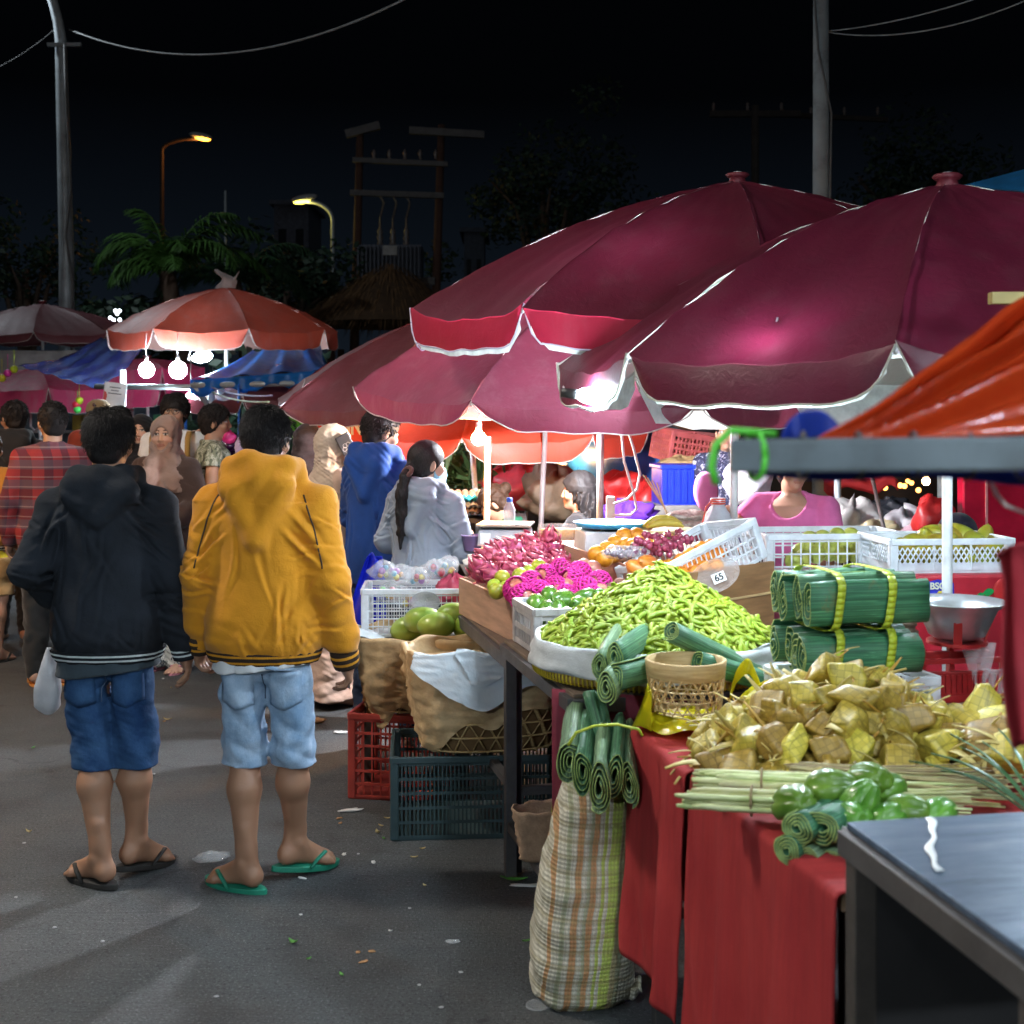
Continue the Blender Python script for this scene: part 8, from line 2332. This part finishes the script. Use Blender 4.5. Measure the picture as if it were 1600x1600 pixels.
# sweets in the white crate
r = random.Random(4)
cols = [(.1, .5, .1), (.6, .5, .05), (.35, .1, .4), (.55, .3, .1), (.1, .35, .5), (.5, .08, .12)]
for k, (px, py, lb) in enumerate(((600, 895, 'clear bag of brown sweets at the end of the white crate'), (625, 900, 'clear bag of green and purple jellies in the white crate'), (652, 905, 'clear bag of mixed sweets in the middle of the white crate'), (680, 893, 'clear bag of purple sweets before the grey sleeve'), (700, 888, 'clear bag of blue and yellow sweets before the grey sleeve'), (640, 940, 'clear bag of green sweets pressed low against the lattice'), (610, 930, 'clear bag of olive sweets pressed low against the lattice'))):
	t = thing('sweet_bag', lb, 'bag of sweets', at(px, py + 12, 5.84) , r.uniform(0, 3), 'bags of sweets in the white crate')
	mb = MB(); crumple(.065, .05, .085, 200 + k, 20, 12, .3)(mb); mb.build('film', clear_plastic(), t, True)
	for j in range(5):
		mb = MB(); mb.ball((r.uniform(-.03, .03), r.uniform(-.025, .025), r.uniform(.02, .06)), r.uniform(.012, .018), 8, 6); c = r.choice(cols); mb.build('sweet', mat('sweet_%02x%02x' % (int(c[0] * 99), int(c[1] * 99)), c, .35), t, True)
blob('sweet_bag', 'pink bag at the tray end of the white crate', 'bag of sweets', 708, 925, 5.83, (.075, .07, .15), sacking('rose_film', (.68, .10, .18), .35, .3), 90, 0, .2, 'bags of sweets in the white crate')
t = thing('price_disc', 'oval clear tray fixed to the front of the white crate', 'tray', at(665, 940, 5.66))
mb = MB(); mb.lathe([(.001, .0), (.055, .003), (.062, .012), (.066, .012)], 24, R=Euler((radians(90), 0, 0)).to_matrix()); o_ = mb.build('oval_tray', clear_plastic('grey_clear', (.6, .6, .66), .1, .5), t, True); o_.scale = (1, 1, .7)
# small tubs and clutter at the far end of the counter
for k, (px, py, y, c, lb) in enumerate(((738, 852, 6.2, (.42, .30, .62), 'lilac plastic tub on the counter by the grey sleeve'), (722, 835, 6.4, (.40, .20, .10), 'heap of brown fried snacks on the counter'), (745, 880, 5.9, (.70, .66, .60), 'white paper packet on the counter by the dragon fruit'), (815, 852, 5.75, (.60, .42, .42), 'pale pink packet behind the dragon fruit'), (850, 851, 5.75, (.40, .62, .30), 'green topped packet behind the dragon fruit'))):
	if k == 0:
		t = thing('tub', lb, 'tub', at(px, py + 8, y)); mb = MB(); mb.lathe([(.001, 0), (.04, 0), (.052, .07), (.055, .07), (.055, .076), (.05, .076), (.038, .006)], 20); mb.build('tub', mat('lilac_plastic', c, .4), t, True)
	else: blob('packet', lb, 'packet', px, py, y, (.06, .05, .06), mat('packet_colour_%d' % (k + 1), c, .6, bscale=30, bstr=.6), 95 + k, 0, .35)

# ------------------------------------------------------------------ stalls on the far side (behind the crowd)
# blue striped tarp
def tarp_stripe():
	m, nt, out = nodes_of('blue_striped_tarp')
	p = principled(nt, out, (.02, .08, .4), .16, 0, .9)
	v = coord(nt, 'Object', (1, 1, 1)); s_ = sep(nt, v)
	st = mth(nt, 'SINE', mth(nt, 'MULTIPLY', mth(nt, 'SUBTRACT', s_[0], mth(nt, 'MULTIPLY', s_[1], .19)), 29.))
	n = noise(nt, coord(nt, 'Object', (9, 4, 4)), 5., 7, .75)
	f = mth(nt, 'MULTIPLY', mth(nt, 'GREATER_THAN', st, .0), 1.)
	nt.links.new(mixc(nt, f, (.005, .018, .17), (.03, .06, .22)), p.inputs['Base Color'])
	bump(nt, p, n, 1., .05)
	return m
tb = thing('tarp', 'blue and white striped wrinkled tarp over the far stall', 'tarp', at(128, 560, 13.2))
o0 = tb.location
a, b, c, d = at(28, 572, 12.6), at(150, 606, 12.4), at(158, 528, 14.2), at(222, 546, 13.8)
mb = MB(); mb.sheet(lambda u, v: a.lerp(b, v).lerp(c.lerp(d, v), u) - o0 + Vector((0, 0, .006 * sin(26 * u + 5 * v) + .008 * sin(31 * v + 9 * u) - .06 * sin(pi * u))), 50, 40); mb.build('sheet', tarp_stripe(), tb, True, solid=.004)
tc2 = thing('tarp', 'smooth bright blue tarp slung on a white pipe frame', 'tarp', at(400, 570, 11.8))
o0 = tc2.location
a2, b2, c2, d2_ = at(298, 594, 11.4), at(520, 578, 11.4), at(395, 548, 13.2), at(500, 536, 13.2)
mb = MB(); mb.sheet(lambda u, v: a2.lerp(b2, v).lerp(c2.lerp(d2_, v), u) - o0 + Vector((0, 0, .02 * sin(22 * v + 3 * u) - .05 * sin(pi * u))), 40, 30); mb.build('sheet', mat('bright_blue_tarp', (.015, .17, .55), .35, transl=.35, vscale=4, bscale=12, bstr=.6), tc2, True, solid=.004)
mb = MB(); mb.sheet(lambda u, v: a2.lerp(b2, v) - o0 + Vector((0, -.02 + .03 * sin(30 * v), .0 - .12 * u * (1 + .3 * sin(19 * v)))), 4, 40); mb.build('hem_flap', mat('bright_blue_tarp', (.015, .17, .55)), tc2, True, solid=.004)
fr_ = thing('pipe_frame', 'white steel pipe frame of the far stall', 'frame', (0, 0, 0))
wp_ = mat('white_painted_pole', (.72, .74, .74))
for px, y, top in ((192, 12.6, 578), (330, 11.5, 598), (345, 11.6, 600), (205, 15.2, 596)):
	mb = MB(); p = at(px, top, y); mb.tube([(p.x, y, 0), p], .032, 10); mb.build('post', wp_, fr_, True)
for a_, b_ in ((at(150, 604, 12.4), at(300, 605, 11.6)), (at(298, 602, 11.4), at(530, 598, 11.4)), (at(300, 598, 11.4), at(330, 640, 11.5))):
	mb = MB(); mb.tube([a_, b_], .026, 8); mb.build('rail', steel_grey, fr_, True)
for px, py0, py1 in ((373, 600, 720), (290, 640, 705)):
	mb = MB(); mb.tube([at(px, py0, 11.3), at(px + 1, py1, 11.3)], .012, 6); tag(mb.build('rope', mat('blue_rope', (.01, .12, .55), .6), None, True), 'blue rope hanging down from the %s of the far stall frame' % ('tarp corner' if px > 300 else 'bulb rail'), 'rope')
for k, (p0, p1, c) in enumerate((((330, 605), (425, 618), (.35, .35, .6)), ((330, 612), (420, 628), (.45, .55, .45)))):
	mb = MB(); mb.tube(catenary(at(*p0, 11.4), at(*p1, 9.2), .03, 10), .008, 5); tag(mb.build('rope', mat('guy_rope_%d' % (k + 1), c, .7), None, True), ['purple guy rope from the far frame to the dull wine umbrella', 'pale green guy rope below the purple one'][k], 'rope')
# notice board with a red arc (its square code is left out)
nb2 = thing('notice_board', 'white payment notice with a red arc hanging in the far stall', 'notice', at(178, 626, 11.7), radians(6), None, (0, radians(7), radians(6)))
mb = MB(); mb.box((0, 0, 0), (.20, .012, .33)); mb.build('board', mat('notice_white', (.62, .66, .70), .5), nb2, bevel=.004)
mb = MB()
for k, (x, w_) in enumerate(((.0, .10), (.0, .07), (0, .12))): mb.box((x, -.009, .12 - .028 * k), (w_, .003, .008))
mb.build('printed_lines', mat('notice_ink', (.05, .06, .09), .6), nb2)
mb = MB(); n_ = 12; mb.add([(-.095, -.0085, .03)] + [(-.095 + .03 * sin(pi * i / n_), -.0085, .03 + .05 * cos(pi * i / n_)) for i in range(n_ + 1)], [tuple(range(n_ + 2))]); mb.build('red_arc', mat('notice_red', (.55, .05, .05), .5), nb2)
# shelves, goods and toy balls
sh_ = thing('display_shelf', 'far stall display shelf crowded with small boxes', 'shelf', (at(90, 690, 16.5).x, 16.5, 0))
mb = MB(); mb.box((0, .3, 1.0), (4.6, .02, 2.0)); mb.build('back_panel', mat('grey_blue_cloth', (.10, .15, .20), .8), sh_)
for z in (.5, 1.0, 1.45):
	mb = MB(); mb.box((0, 0, z), (4.4, .5, .03)); mb.build('shelf_board', mat('white_shelf', (.5, .52, .55), .6), sh_)
r = random.Random(12)
for k in range(46):
	z = r.choice((.515, 1.015, 1.465)); x = -2.1 + 4.2 * ((k * .618) % 1); s_ = Vector((r.uniform(.08, .16), r.uniform(.08, .15), r.uniform(.10, .28)))
	mb = MB(); mb.box((0, 0, s_.z / 2), s_); c = [(.5, .1, .08), (.1, .3, .5), (.6, .5, .1), (.1, .4, .2), (.55, .55, .55), (.4, .1, .35), (.05, .06, .1)][k % 7]
	o = mb.build('goods_box', mat('box_colour_%d' % (k % 7 + 1), c, .5), None, bevel=.006); o.location = sh_.location + Vector((x, r.uniform(-.12, .1), z)); tag(o, 'small coloured goods box standing on the far display shelf', 'box', 'goods on the far shelf')
for k, (px, py, c, lb) in enumerate(((119, 632, (.6, .02, .05), 'red toy ball hanging beside the tan cap'), (124, 626, (.45, .55, .02), 'lime toy ball hanging above the red one'), (121, 640, (.05, .5, .08), 'green toy ball hanging below the red one'), (22, 577, (.45, .55, .02), 'lime toy ball at the edge of the striped tarp'), (12, 583, (.6, .03, .3), 'pink toy ball at the edge of the striped tarp'), (3, 591, (.55, .5, .02), 'yellow toy ball lowest at the picture edge'))):
	mb = MB(); mb.ball((0, 0, 0), .04, 14, 10); mb.tube([(0, 0, .04), (0, 0, .2)], .003, 4); o = mb.build('toy_ball', mat('ball_%d' % (k + 1), c, .35), None, True); o.location = at(px, py, 13.2); tag(o, lb, 'ball', 'toy balls of the far stall')
for k in range(4):
	mb = MB(); x0 = 178 + 0 * k
	t_ = at(48 + 13 * k, 628, 14.6); mb.tube([t_, t_ + Vector((.0, 0, -.28)), t_ + Vector((.05, 0, -.33)), t_ + Vector((.10, 0, -.28)), t_ + Vector((.1, 0, 0))], .014, 6); tag(mb.build('white_loop', mat('white_strap', (.65, .66, .7), .6), None, True), 'white strap loop hanging under the pink red umbrella', 'strap', 'white strap loops')
wc = thing('tarp', 'pale grey cloth wall under the dusky red umbrellas', 'tarp', at(40, 560, 16.2))
mb = MB(); mb.sheet(lambda u, v: Vector(((u - .5) * 1.6, .05 * sin(12 * u), -.45 * v + .1)), 24, 6); mb.build('sheet', mat('grey_cloth', (.34, .33, .33), .8, transl=.2), wc, True, solid=.004)
# dark purple aubergines
r = random.Random(17)
m_ = mat('aubergine_skin', (.035, .008, .05), .22, coat=.5, vscale=12)
pts = [at(353 + r.gauss(0, 10), 722 + r.gauss(0, 13), 9.35 + r.uniform(0, .3)) for _ in range(34)]
scatter(oval('aubergine', .032, .05, m_, .01, .15), 'shiny purple aubergine in the hanging heap by the camouflage tee', 'aubergine', 'aubergines in the heap', pts, (1, .15), 1.5, 21)
ab = thing('produce_stand', 'low wooden stand behind the camouflage tee carrying the aubergines', 'stand', (at(350, 760, 9.7).x, 9.7, 0))
mb = MB(); mb.box((0, 0, .58), (.4, .4, 1.16)); mb.build('stand_body', mat('stand_boards', (.15, .10, .07), .85), ab, bevel=.01)
blob('pink_bag', 'pink knotted bag above the aubergines', 'bag', 358, 684, 9.0, (.05, .05, .09), sacking('hot_pink_film', (.75, .04, .25), .4, .3), 121, 0, .2)
blob('snack_pack', 'orange white snack pack held behind the backpack strap', 'packet', 312, 682, 9.9, (.09, .05, .10), mat('peach_pack', (.7, .38, .26), .6), 122, 0, .2)
leafy_tree('dark shrub with bokeh lights behind the far stall', 430, 15, 650, .8, 900, dark_leaf, 31)

# ------------------------------------------------------------------ near tarp stall at the picture edge
fp = thing('awning_pole', 'out of focus square grey pole end with a green string and a blue tarp hem', 'pole', at(1140, 712, 1.40))
o0 = fp.location
mb = MB(); e = at(1720, 708, 1.34) - o0; mb.bar((0, 0, 0), e, .036, .036); mb.tube([e, e + Vector((0, 0, -(o0.z + e.z)))], .02, 10); mb.build('channel', mat('grey_channel', (.13, .155, .17), .4, .3, dirt=.3), fp, bevel=.004)
for k in range(5):
	mb = MB(); x = .075 + .06 * k; q = Vector((x, 0, 0)); mb.tube([q + Vector((.012 * sin(w_) * .3 + .01 * (w_ / 6.28), -.026 * cos(w_), .026 * sin(w_))) for w_ in [2 * pi * i / 12 for i in range(13)]], .0022, 5)
	mb.build('wire_wrap', mat('dark_wire_wrap', (.05, .045, .05), .6), fp, True)
mb = MB(); mb.tube([(.05, 0, .024), (.0, -.012, .028), (-.018, -.015, .012), (-.022, -.012, -.012), (-.016, -.01, -.03)], .0045, 6); mb.tube([(.028 + .006 * cos(w_), -.026 * cos(w_), .026 * sin(w_)) for w_ in [2 * pi * i / 12 for i in range(13)]], .0035, 6); mb.build('green_string', mat('green_string', (.10, .55, .04), .5), fp, True)
mb = MB(); mb.sheet(lambda u, v: Vector((.025 + .39 * u, .015 + .012 * sin(17 * u), -.012 - (.009 + .014 * u + .004 * sin(9 * u)) * v)), 40, 6); mb.build('blue_hem', mat('deep_blue_tarp', (.008, .035, .32), .45, transl=.2), fp, True, solid=.002)
ot = thing('tarp', 'glossy orange tarp with bright creases rising over the near pole', 'tarp', at(1285, 688, 1.42))
o0 = ot.location
def otarp(u, v):
	# u up the slope, v along the pole
	lo = at(1265, 694, 1.42).lerp(at(1760, 672, 1.36), v); hi = at(1255, 690, 1.44).lerp(at(1600, 455, 2.15), min(1, v / .7)) if False else at(1300, 672, 1.5).lerp(at(1900, 270, 2.35), v)
	p = lo.lerp(hi, u)
	fan = atan2(u + .08, v + .05)
	n = Vector((.1, -.7, .7))
	return p - o0 + n * (.030 * (1 - 2 * abs(sin(9 * fan + 1.0 + 1.5 * v))) + .012 * sin(47 * fan + 9 * v) + .006 * sin(30 * u * v + 4)) * min(1, 3 * (u + .05)) * (1 - .3 * u)
def tarp_orange():
	m, nt, out = nodes_of('glossy_orange_tarp')
	p = principled(nt, out, (.60, .06, .012), .18, 0, .9)
	v = coord(nt); n = noise(nt, v, 30, 5, .6, .5)
	nt.links.new(ramp(nt, noise(nt, v, 5, 4), [(.3, (.46, .040, .010)), (.7, (.62, .075, .014))]), p.inputs['Base Color'])
	bump(nt, p, n, .25, .01)
	t = nt.nodes.new('ShaderNodeBsdfTranslucent'); t.inputs[0].default_value = (.6, .09, .015, 1)
	mx = nt.nodes.new('ShaderNodeMixShader'); mx.inputs[0].default_value = .25
	nt.links.new(p.outputs[0], mx.inputs[1]); nt.links.new(t.outputs[0], mx.inputs[2]); nt.links.new(mx.outputs[0], out.inputs[0])
	return m
mb = MB(); mb.sheet(otarp, 60, 90); mb.build('sheet', tarp_orange(), ot, True, solid=.002)
mb = MB(); mb.sheet(lambda u, v: at(1222, 690, 1.5).lerp(at(1330, 690, 1.5), u) - o0 + Vector((0, .02 * sin(7 * u), (.030 * sin(pi * min(1, u * 1.15)) + .004) * v + .004)), 24, 8); mb.build('blue_flap', mat('deep_blue_tarp', (.008, .035, .32)), ot, True, solid=.002)
rcl = thing('red_cloth', 'out of focus red cloth hanging from a cord at the picture edge', 'cloth', at(1600, 800, 1.5))
o0 = rcl.location
mb = MB(); mb.sheet(lambda u, v: Vector((-.032 + .018 * v + .030 * (1 - abs(2 * min(1, v * 3.2) - 1)) * -.2 + .16 * u + .008 * sin(6 * v), .02 * sin(9 * u) + .01 * sin(5 * v), -.275 * v - .05 * (1 - u) * (v < .2) * (1 - v * 5))), 30, 30); mb.build('cloth', mat('dark_red_cloth', (.32, .02, .03), .8), rcl, True, solid=.003)
mb = MB(); mb.tube([at(px, py, 1.46) for px, py in ((1545, 745), (1556, 772), (1572, 790), (1605, 803), (1680, 795), (1735, 770))], .0022, 6); tag(mb.build('cord', mat('pale_cord', (.5, .42, .38), .7), None, True), 'pale cord looping from the near pole to the red cloth', 'cord')
# piece of tan board poking over the umbrella
bd = thing('board', 'short yellowish board sticking out over the near maroon umbrella', 'board', at(1600, 466, 3.0))
mb = MB(); mb.box((.02, 0, 0), (.20, .03, .028)); mb.build('board', mat('yellow_board', (.42, .32, .12), .7), bd, bevel=.002)

q = at(1900, 270, 2.35); rod('tall pole holding the far corner of the orange tarp, beyond the picture edge', (q.x, q.y, 0), (q.x, q.y, q.z + .05), .02, steel_grey)
# ------------------------------------------------------------------ lit bulbs
def bulb(label, p, r, col, watts, shape='round', d=(0, 0, -1), cord_to=None, lname=None, sock=None):
	"""lamp glass that gives the light, its socket and cord. watts spread over the glass surface"""
	t = thing('light_bulb', label, 'light bulb', p, 0, None)
	q = Vector(d).normalized().to_track_quat('Z', 'Y')
	t.rotation_mode = 'QUATERNION'; t.rotation_quaternion = q
	L = {'round': 1.0, 'long': 1.9, 'tube': 3.2}[shape]
	area = 4 * pi * r * r * (1 if shape == 'round' else L * .85)
	m = emit('glow_%s' % (lname or label.replace(' ', '_')[:40]), col, watts / (pi * area))
	mb = MB(); mb.ball((0, 0, 0), (r, r, r * L), 10, 7); mb.build('glass', m, t, True)
	mb = MB(); mb.lathe([(.001, -r * L * .9 - .055), (.016, -r * L * .9 - .055), (.018, -r * L * .9 - .01), (.014, -r * L * .9 + .008), (.001, -r * L * .9 + .01)], 12); mb.build('socket', sock or mat('white_socket', (.6, .6, .6), .5), t, True)
	if cord_to is not None:
		a = Vector((0, 0, -r * L - .04)); b = q.inverted() @ (Vector(cord_to) - Vector(p))
		mb = MB(); mb.tube([a, a.lerp(b, .5) + Vector((.01, 0, 0)), b], .0035, 5); mb.build('cord', mat('white_cable', (.62, .62, .64), .5), t, True)
	return t
COOL = (.72, .87, 1.); WARM = (1., .50, .16)
k = .95
p = at(926, 619, 4.30); bulb('bright white lamp in a black socket under the near umbrella edge', p, .030, COOL, 34 * k, 'long', (1, -.1, -.12), at(880, 604, 4.4), 'near_edge', mat('black_socket', (.02, .02, .02), .5))
p = at(1215, 580, 3.80); bulb('assumed white lamp hidden inside the near maroon umbrella', p, .035, COOL, 54 * k, 'round', (0, 0, -1), p + Vector((0, 0, .16)), 'assumed_near')  # unseen lamp, assumed from the glow on the canopy
p = UM2.location + Vector((-.55, -.62, -.62)); bulb('assumed white lamp hidden inside the second maroon umbrella', p, .035, COOL, 60 * k, 'round', (0, 0, -1), p + Vector((0, 0, .2)), 'assumed_second')  # unseen lamp, assumed from the lit valance and lining
p = UM3.location + Vector((-.1, .1, -.66)); bulb('assumed white lamp hidden inside the purple wine umbrella', p, .032, (.88, .92, 1.), 340 * k, 'round', (0, 0, -1), p + Vector((0, 0, .3)), 'assumed_third')  # unseen lamp, assumed from the way shadows fall on the road
p = at(748, 685, 7.1); bulb('warm orange bulb glowing at the top of the slim pole', p, .040, WARM, 60, 'round', (0, 0, -1), p + Vector((.02, 0, .14)), 'warm_pole')
p = at(880, 712, 10.2); bulb('small warm bulb far behind the sellers', p, .035, WARM, 34, 'round', (0, 0, -1), p + Vector((0, 0, .25)), 'warm_far')
p = at(1447, 752, 10.5); bulb('small warm bulb seen below the grey pole', p, .03, WARM, 22, 'round', (0, 0, -1), p + Vector((0, 0, .2)), 'warm_far_two')
p = at(474, 640, 8.2); bulb('slim white lamp under the dull wine umbrella', p, .020, COOL, 30 * k, 'tube', (.2, 0, -1), p + Vector((-.02, .2, .2)), 'slim_fourth')
p = at(653, 652, 8.7); bulb('small white lamp under the orange red umbrella', p, .022, COOL, 26 * k, 'long', (.5, 0, -1), p + Vector((0, .2, .15)), 'fifth')
for px, py, y, rr, lb, w_ in ((229, 578, 12.2, .075, 'white globe bulb hanging from the far rail, first of two', 60), (278, 578, 12.1, .085, 'bigger white globe bulb beside the first on the far rail', 66), (299, 621, 11.7, .052, 'smaller white globe bulb hanging lower under the blue tarp', 48)):
	p = at(px, py, y); bulb(lb, p, rr, COOL, w_, 'round', (0, 0, -1), p + Vector((0, 0, .35)), 'far_%d' % px)
p = at(316, 558, 12.9); bulb('white lamp lying sideways under the faded red umbrella', p, .055, COOL, 26, 'long', (1, 0, .15), p + Vector((-.05, 0, .3)), 'far_side')
# unseen bulb and pole assumed outside the frame, for orange light on the plaid shirt
p = Vector((-4.35, 7.4, 1.75)); t = bulb('unseen warm bulb assumed on an added pole off to the side of the crowd', p, .05, (1., .42, .08), 55, 'round', (0, 0, -1), p + Vector((0, 0, .3)), 'assumed_warm_side')
rod('added pole carrying the assumed warm bulb at the side of the crowd', (-4.45, 7.5, 0), (-4.38, 7.5, 2.1), .02, steel_grey)
# unseen fill lamp added under the orange tarp stall, outside the frame
p = Vector((1.55, 2.0, 1.98)); bulb('unseen white fill lamp added under the orange tarp stall', p, .035, COOL, 26, 'round', (0, 0, -1), p + Vector((0, .05, .2)), 'tarp_stall_fill')
p = Vector((1.9, 4.2, 2.0)); bulb('unseen white fill lamp added over the end of the near stall', p, .035, COOL, 30, 'round', (0, 0, -1), p + Vector((0, .05, .2)), 'near_end_fill')  # unseen lamp added outside the frame to brighten the stall
# distant specks of light
r = random.Random(3)
m1, m2, m3 = emit('speck_warm', (1., .38, .08), 6.), emit('speck_red', (1., .12, .05), 4.), emit('speck_white', (.8, .9, 1.), 8.)
for k_ in range(30):
	if k_ < 14: px, py, y = r.uniform(392, 470), r.uniform(640, 700), r.uniform(17, 22)
	elif k_ < 24: px, py, y = r.uniform(1335, 1460), r.uniform(742, 800), r.uniform(11.5, 13)
	else: px, py, y = r.uniform(165, 190), r.uniform(485, 500), 22
	mb = MB(); mb.ball((0, 0, 0), .025 if k_ < 24 else .03, 8, 5); o = mb.build('fairy_light', (m1, m2, m1)[k_ % 3] if k_ < 24 else m3, None, True); o.location = at(px, py, y); tag(o, 'tiny distant point of light in the dark behind the stalls', 'light', 'distant points of light')
def point(p, watts, col, r=.1):
	ld = bpy.data.lights.new('lamp', 'POINT'); o = bpy.data.objects.new('lamp', ld); COL.objects.link(o)
	ld.energy = watts; ld.color = col; ld.shadow_soft_size = r; o.location = p
point(LAMP_A + Vector((0, 0, -.1)), 380, (.82, .92, 1.), .2)
point(LAMP_B, 60, (1., .4, .08), .15)
point(LAMP_C, 30, (1., .8, .2), .12)

# unseen street lamps, added outside the view as fill light
def fill_lamp(label, x, y, h, dx, watts, col=(.80, .92, 1.)):
	t = thing('street_lamp', label, 'street lamp', (x, y, 0))
	mb = MB(); mb.tube([(0, 0, 0), (0, 0, h * .6), (0, 0, h - .8)] + [(dx * (1 - cos(q)), 0, h - .8 + .8 * sin(q)) for q in [pi / 2 * i / 6 for i in range(1, 7)]], [.11, .09] + [.06] * 7, 10); mb.build('pole', steel_grey, t, True)
	mb = MB(); mb.box((dx * 1.25, 0, h + .05), (1.0, .5, .12)); mb.build('lantern', mat('lamp_grey', (.3, .3, .3), .5), t, bevel=.03)
	mb = MB(); mb.box((dx * 1.25, 0, h - .03), (.9, .42, .03)); mb.build('lamp_glass', emit('fill_lamp_glow_%d' % round(watts), col, watts / (pi * .9)), t)
fill_lamp('unseen fill lamp on a grey pole, added on the road behind the viewer', -4.2, -2.6, 6.0, 1.2, 150)
fill_lamp('unseen fill lamp on a grey pole, added by the stalls behind the viewer', 3.4, -3.2, 5.4, -.8, 100)

fill_lamp('unseen fill lamp on a grey pole, added at the far kerb to brighten the crowd', -5.2, 4.6, 5.4, .9, 540, (1., .92, .82))  # unseen lamp added to brighten the faces in the crowd

for (x, y, z, w_, lb) in ((-2.4, -1.2, 2.5, 200, 'unseen white fill bulb added on a pole behind the viewer on the road side'), (1.3, -1.6, 2.5, 190, 'unseen white fill bulb added on a pole behind the viewer on the stall side')):  # unseen bulbs on poles, added to light backs and stall fronts
	p = Vector((x, y, z)); bulb(lb, p, .07, (.76, .90, 1.), w_, 'round', (0, 0, -1), p + Vector((0, 0, .3)), 'behind_%d' % w_)
	rod('added pole holding the unseen fill bulb behind the viewer, %s side' % ('road' if x < 0 else 'stall'), (x, y - .1, 0), (x, y - .1, z + .35), .022, steel_grey)
	mb = MB(); mb.tube([(x, y - .1, z + .32), (x, y, z + .30)], .012, 6); tag(mb.build('bracket', steel_grey, None, True), 'bracket of the added fill bulb behind the viewer, %s side' % ('road' if x < 0 else 'stall'), 'bracket')

p = Vector((.80, 1.60, 2.85)); bulb('unseen white fill bulb added high over the orange tarp for its glints', p, .05, COOL, 28, 'round', (0, 0, -1), p + Vector((0, 0, .3)), 'over_tarp')  # unseen bulb and arms added above the frame for glints on the tarp
rod('added pole carrying the unseen fill bulb over the orange tarp', (1.9, 1.6, 0), (1.9, 1.6, 3.15), .022, steel_grey); rod('added level arm carrying the unseen fill bulb over the orange tarp', (1.9, 1.6, 3.15), (.78, 1.6, 3.16), .016, steel_grey)
# ------------------------------------------------------------------ camera, light and air
cd = bpy.data.cameras.new('camera'); cam = bpy.data.objects.new('camera', cd); COL.objects.link(cam)
cam.location = (0, 0, CAM_H); cam.rotation_euler = (radians(90), 0, 0)
cd.sensor_width = 36; cd.lens = 45; cd.shift_y = -150 / 1600
cd.clip_start = .05; cd.clip_end = 400
cd.dof.use_dof = True; cd.dof.focus_distance = 5.4; cd.dof.aperture_fstop = 4.8
scene.camera = cam
w = bpy.data.worlds.new('World'); scene.world = w; w.use_nodes = True
nt = w.node_tree
bg = nt.nodes['Background']
tc = nt.nodes.new('ShaderNodeTexCoord')
z = sep(nt, tc.outputs['Generated'])[2]
sk = nt.nodes.new('ShaderNodeTexSky'); sk.sky_type = 'NISHITA'; sk.sun_disc = False
sk.sun_elevation = radians(-4); sk.sun_rotation = radians(200)
glow = ramp(nt, z, [(0., (.0065, .0095, .0145)), (.10, (.0036, .0056, .0088)), (.24, (.0006, .0008, .0012)), (1., (.0003, .0004, .0007))])
nt.links.new(glow, bg.inputs[0]); bg.inputs[1].default_value = .8
nt.nodes.remove(sk)
sd = bpy.data.lights.new('fill_sun', 'SUN'); fill_sun = bpy.data.objects.new('fill_sun', sd); COL.objects.link(fill_sun)  # weak soft fill for the glow of lamps behind the viewer, no sun
sd.energy = .05; sd.angle = radians(70); sd.color = (.92, .96, 1.)
fill_sun.rotation_euler = Vector((-.55, .9, -1.05)).to_track_quat('-Z', 'Y').to_euler()
scene.view_settings.view_transform = 'Standard'; scene.view_settings.look = 'None'
scene.view_settings.exposure = .38; scene.view_settings.gamma = 1
scene.cycles.max_bounces = 8; scene.cycles.diffuse_bounces = 3; scene.cycles.glossy_bounces = 3; scene.cycles.transmission_bounces = 6; scene.cycles.transparent_max_bounces = 12
scene.cycles.sample_clamp_indirect = 4; scene.cycles.sample_clamp_direct = 0
scene.cycles.caustics_reflective = False; scene.cycles.caustics_refractive = False
scene.cycles.use_denoising = True
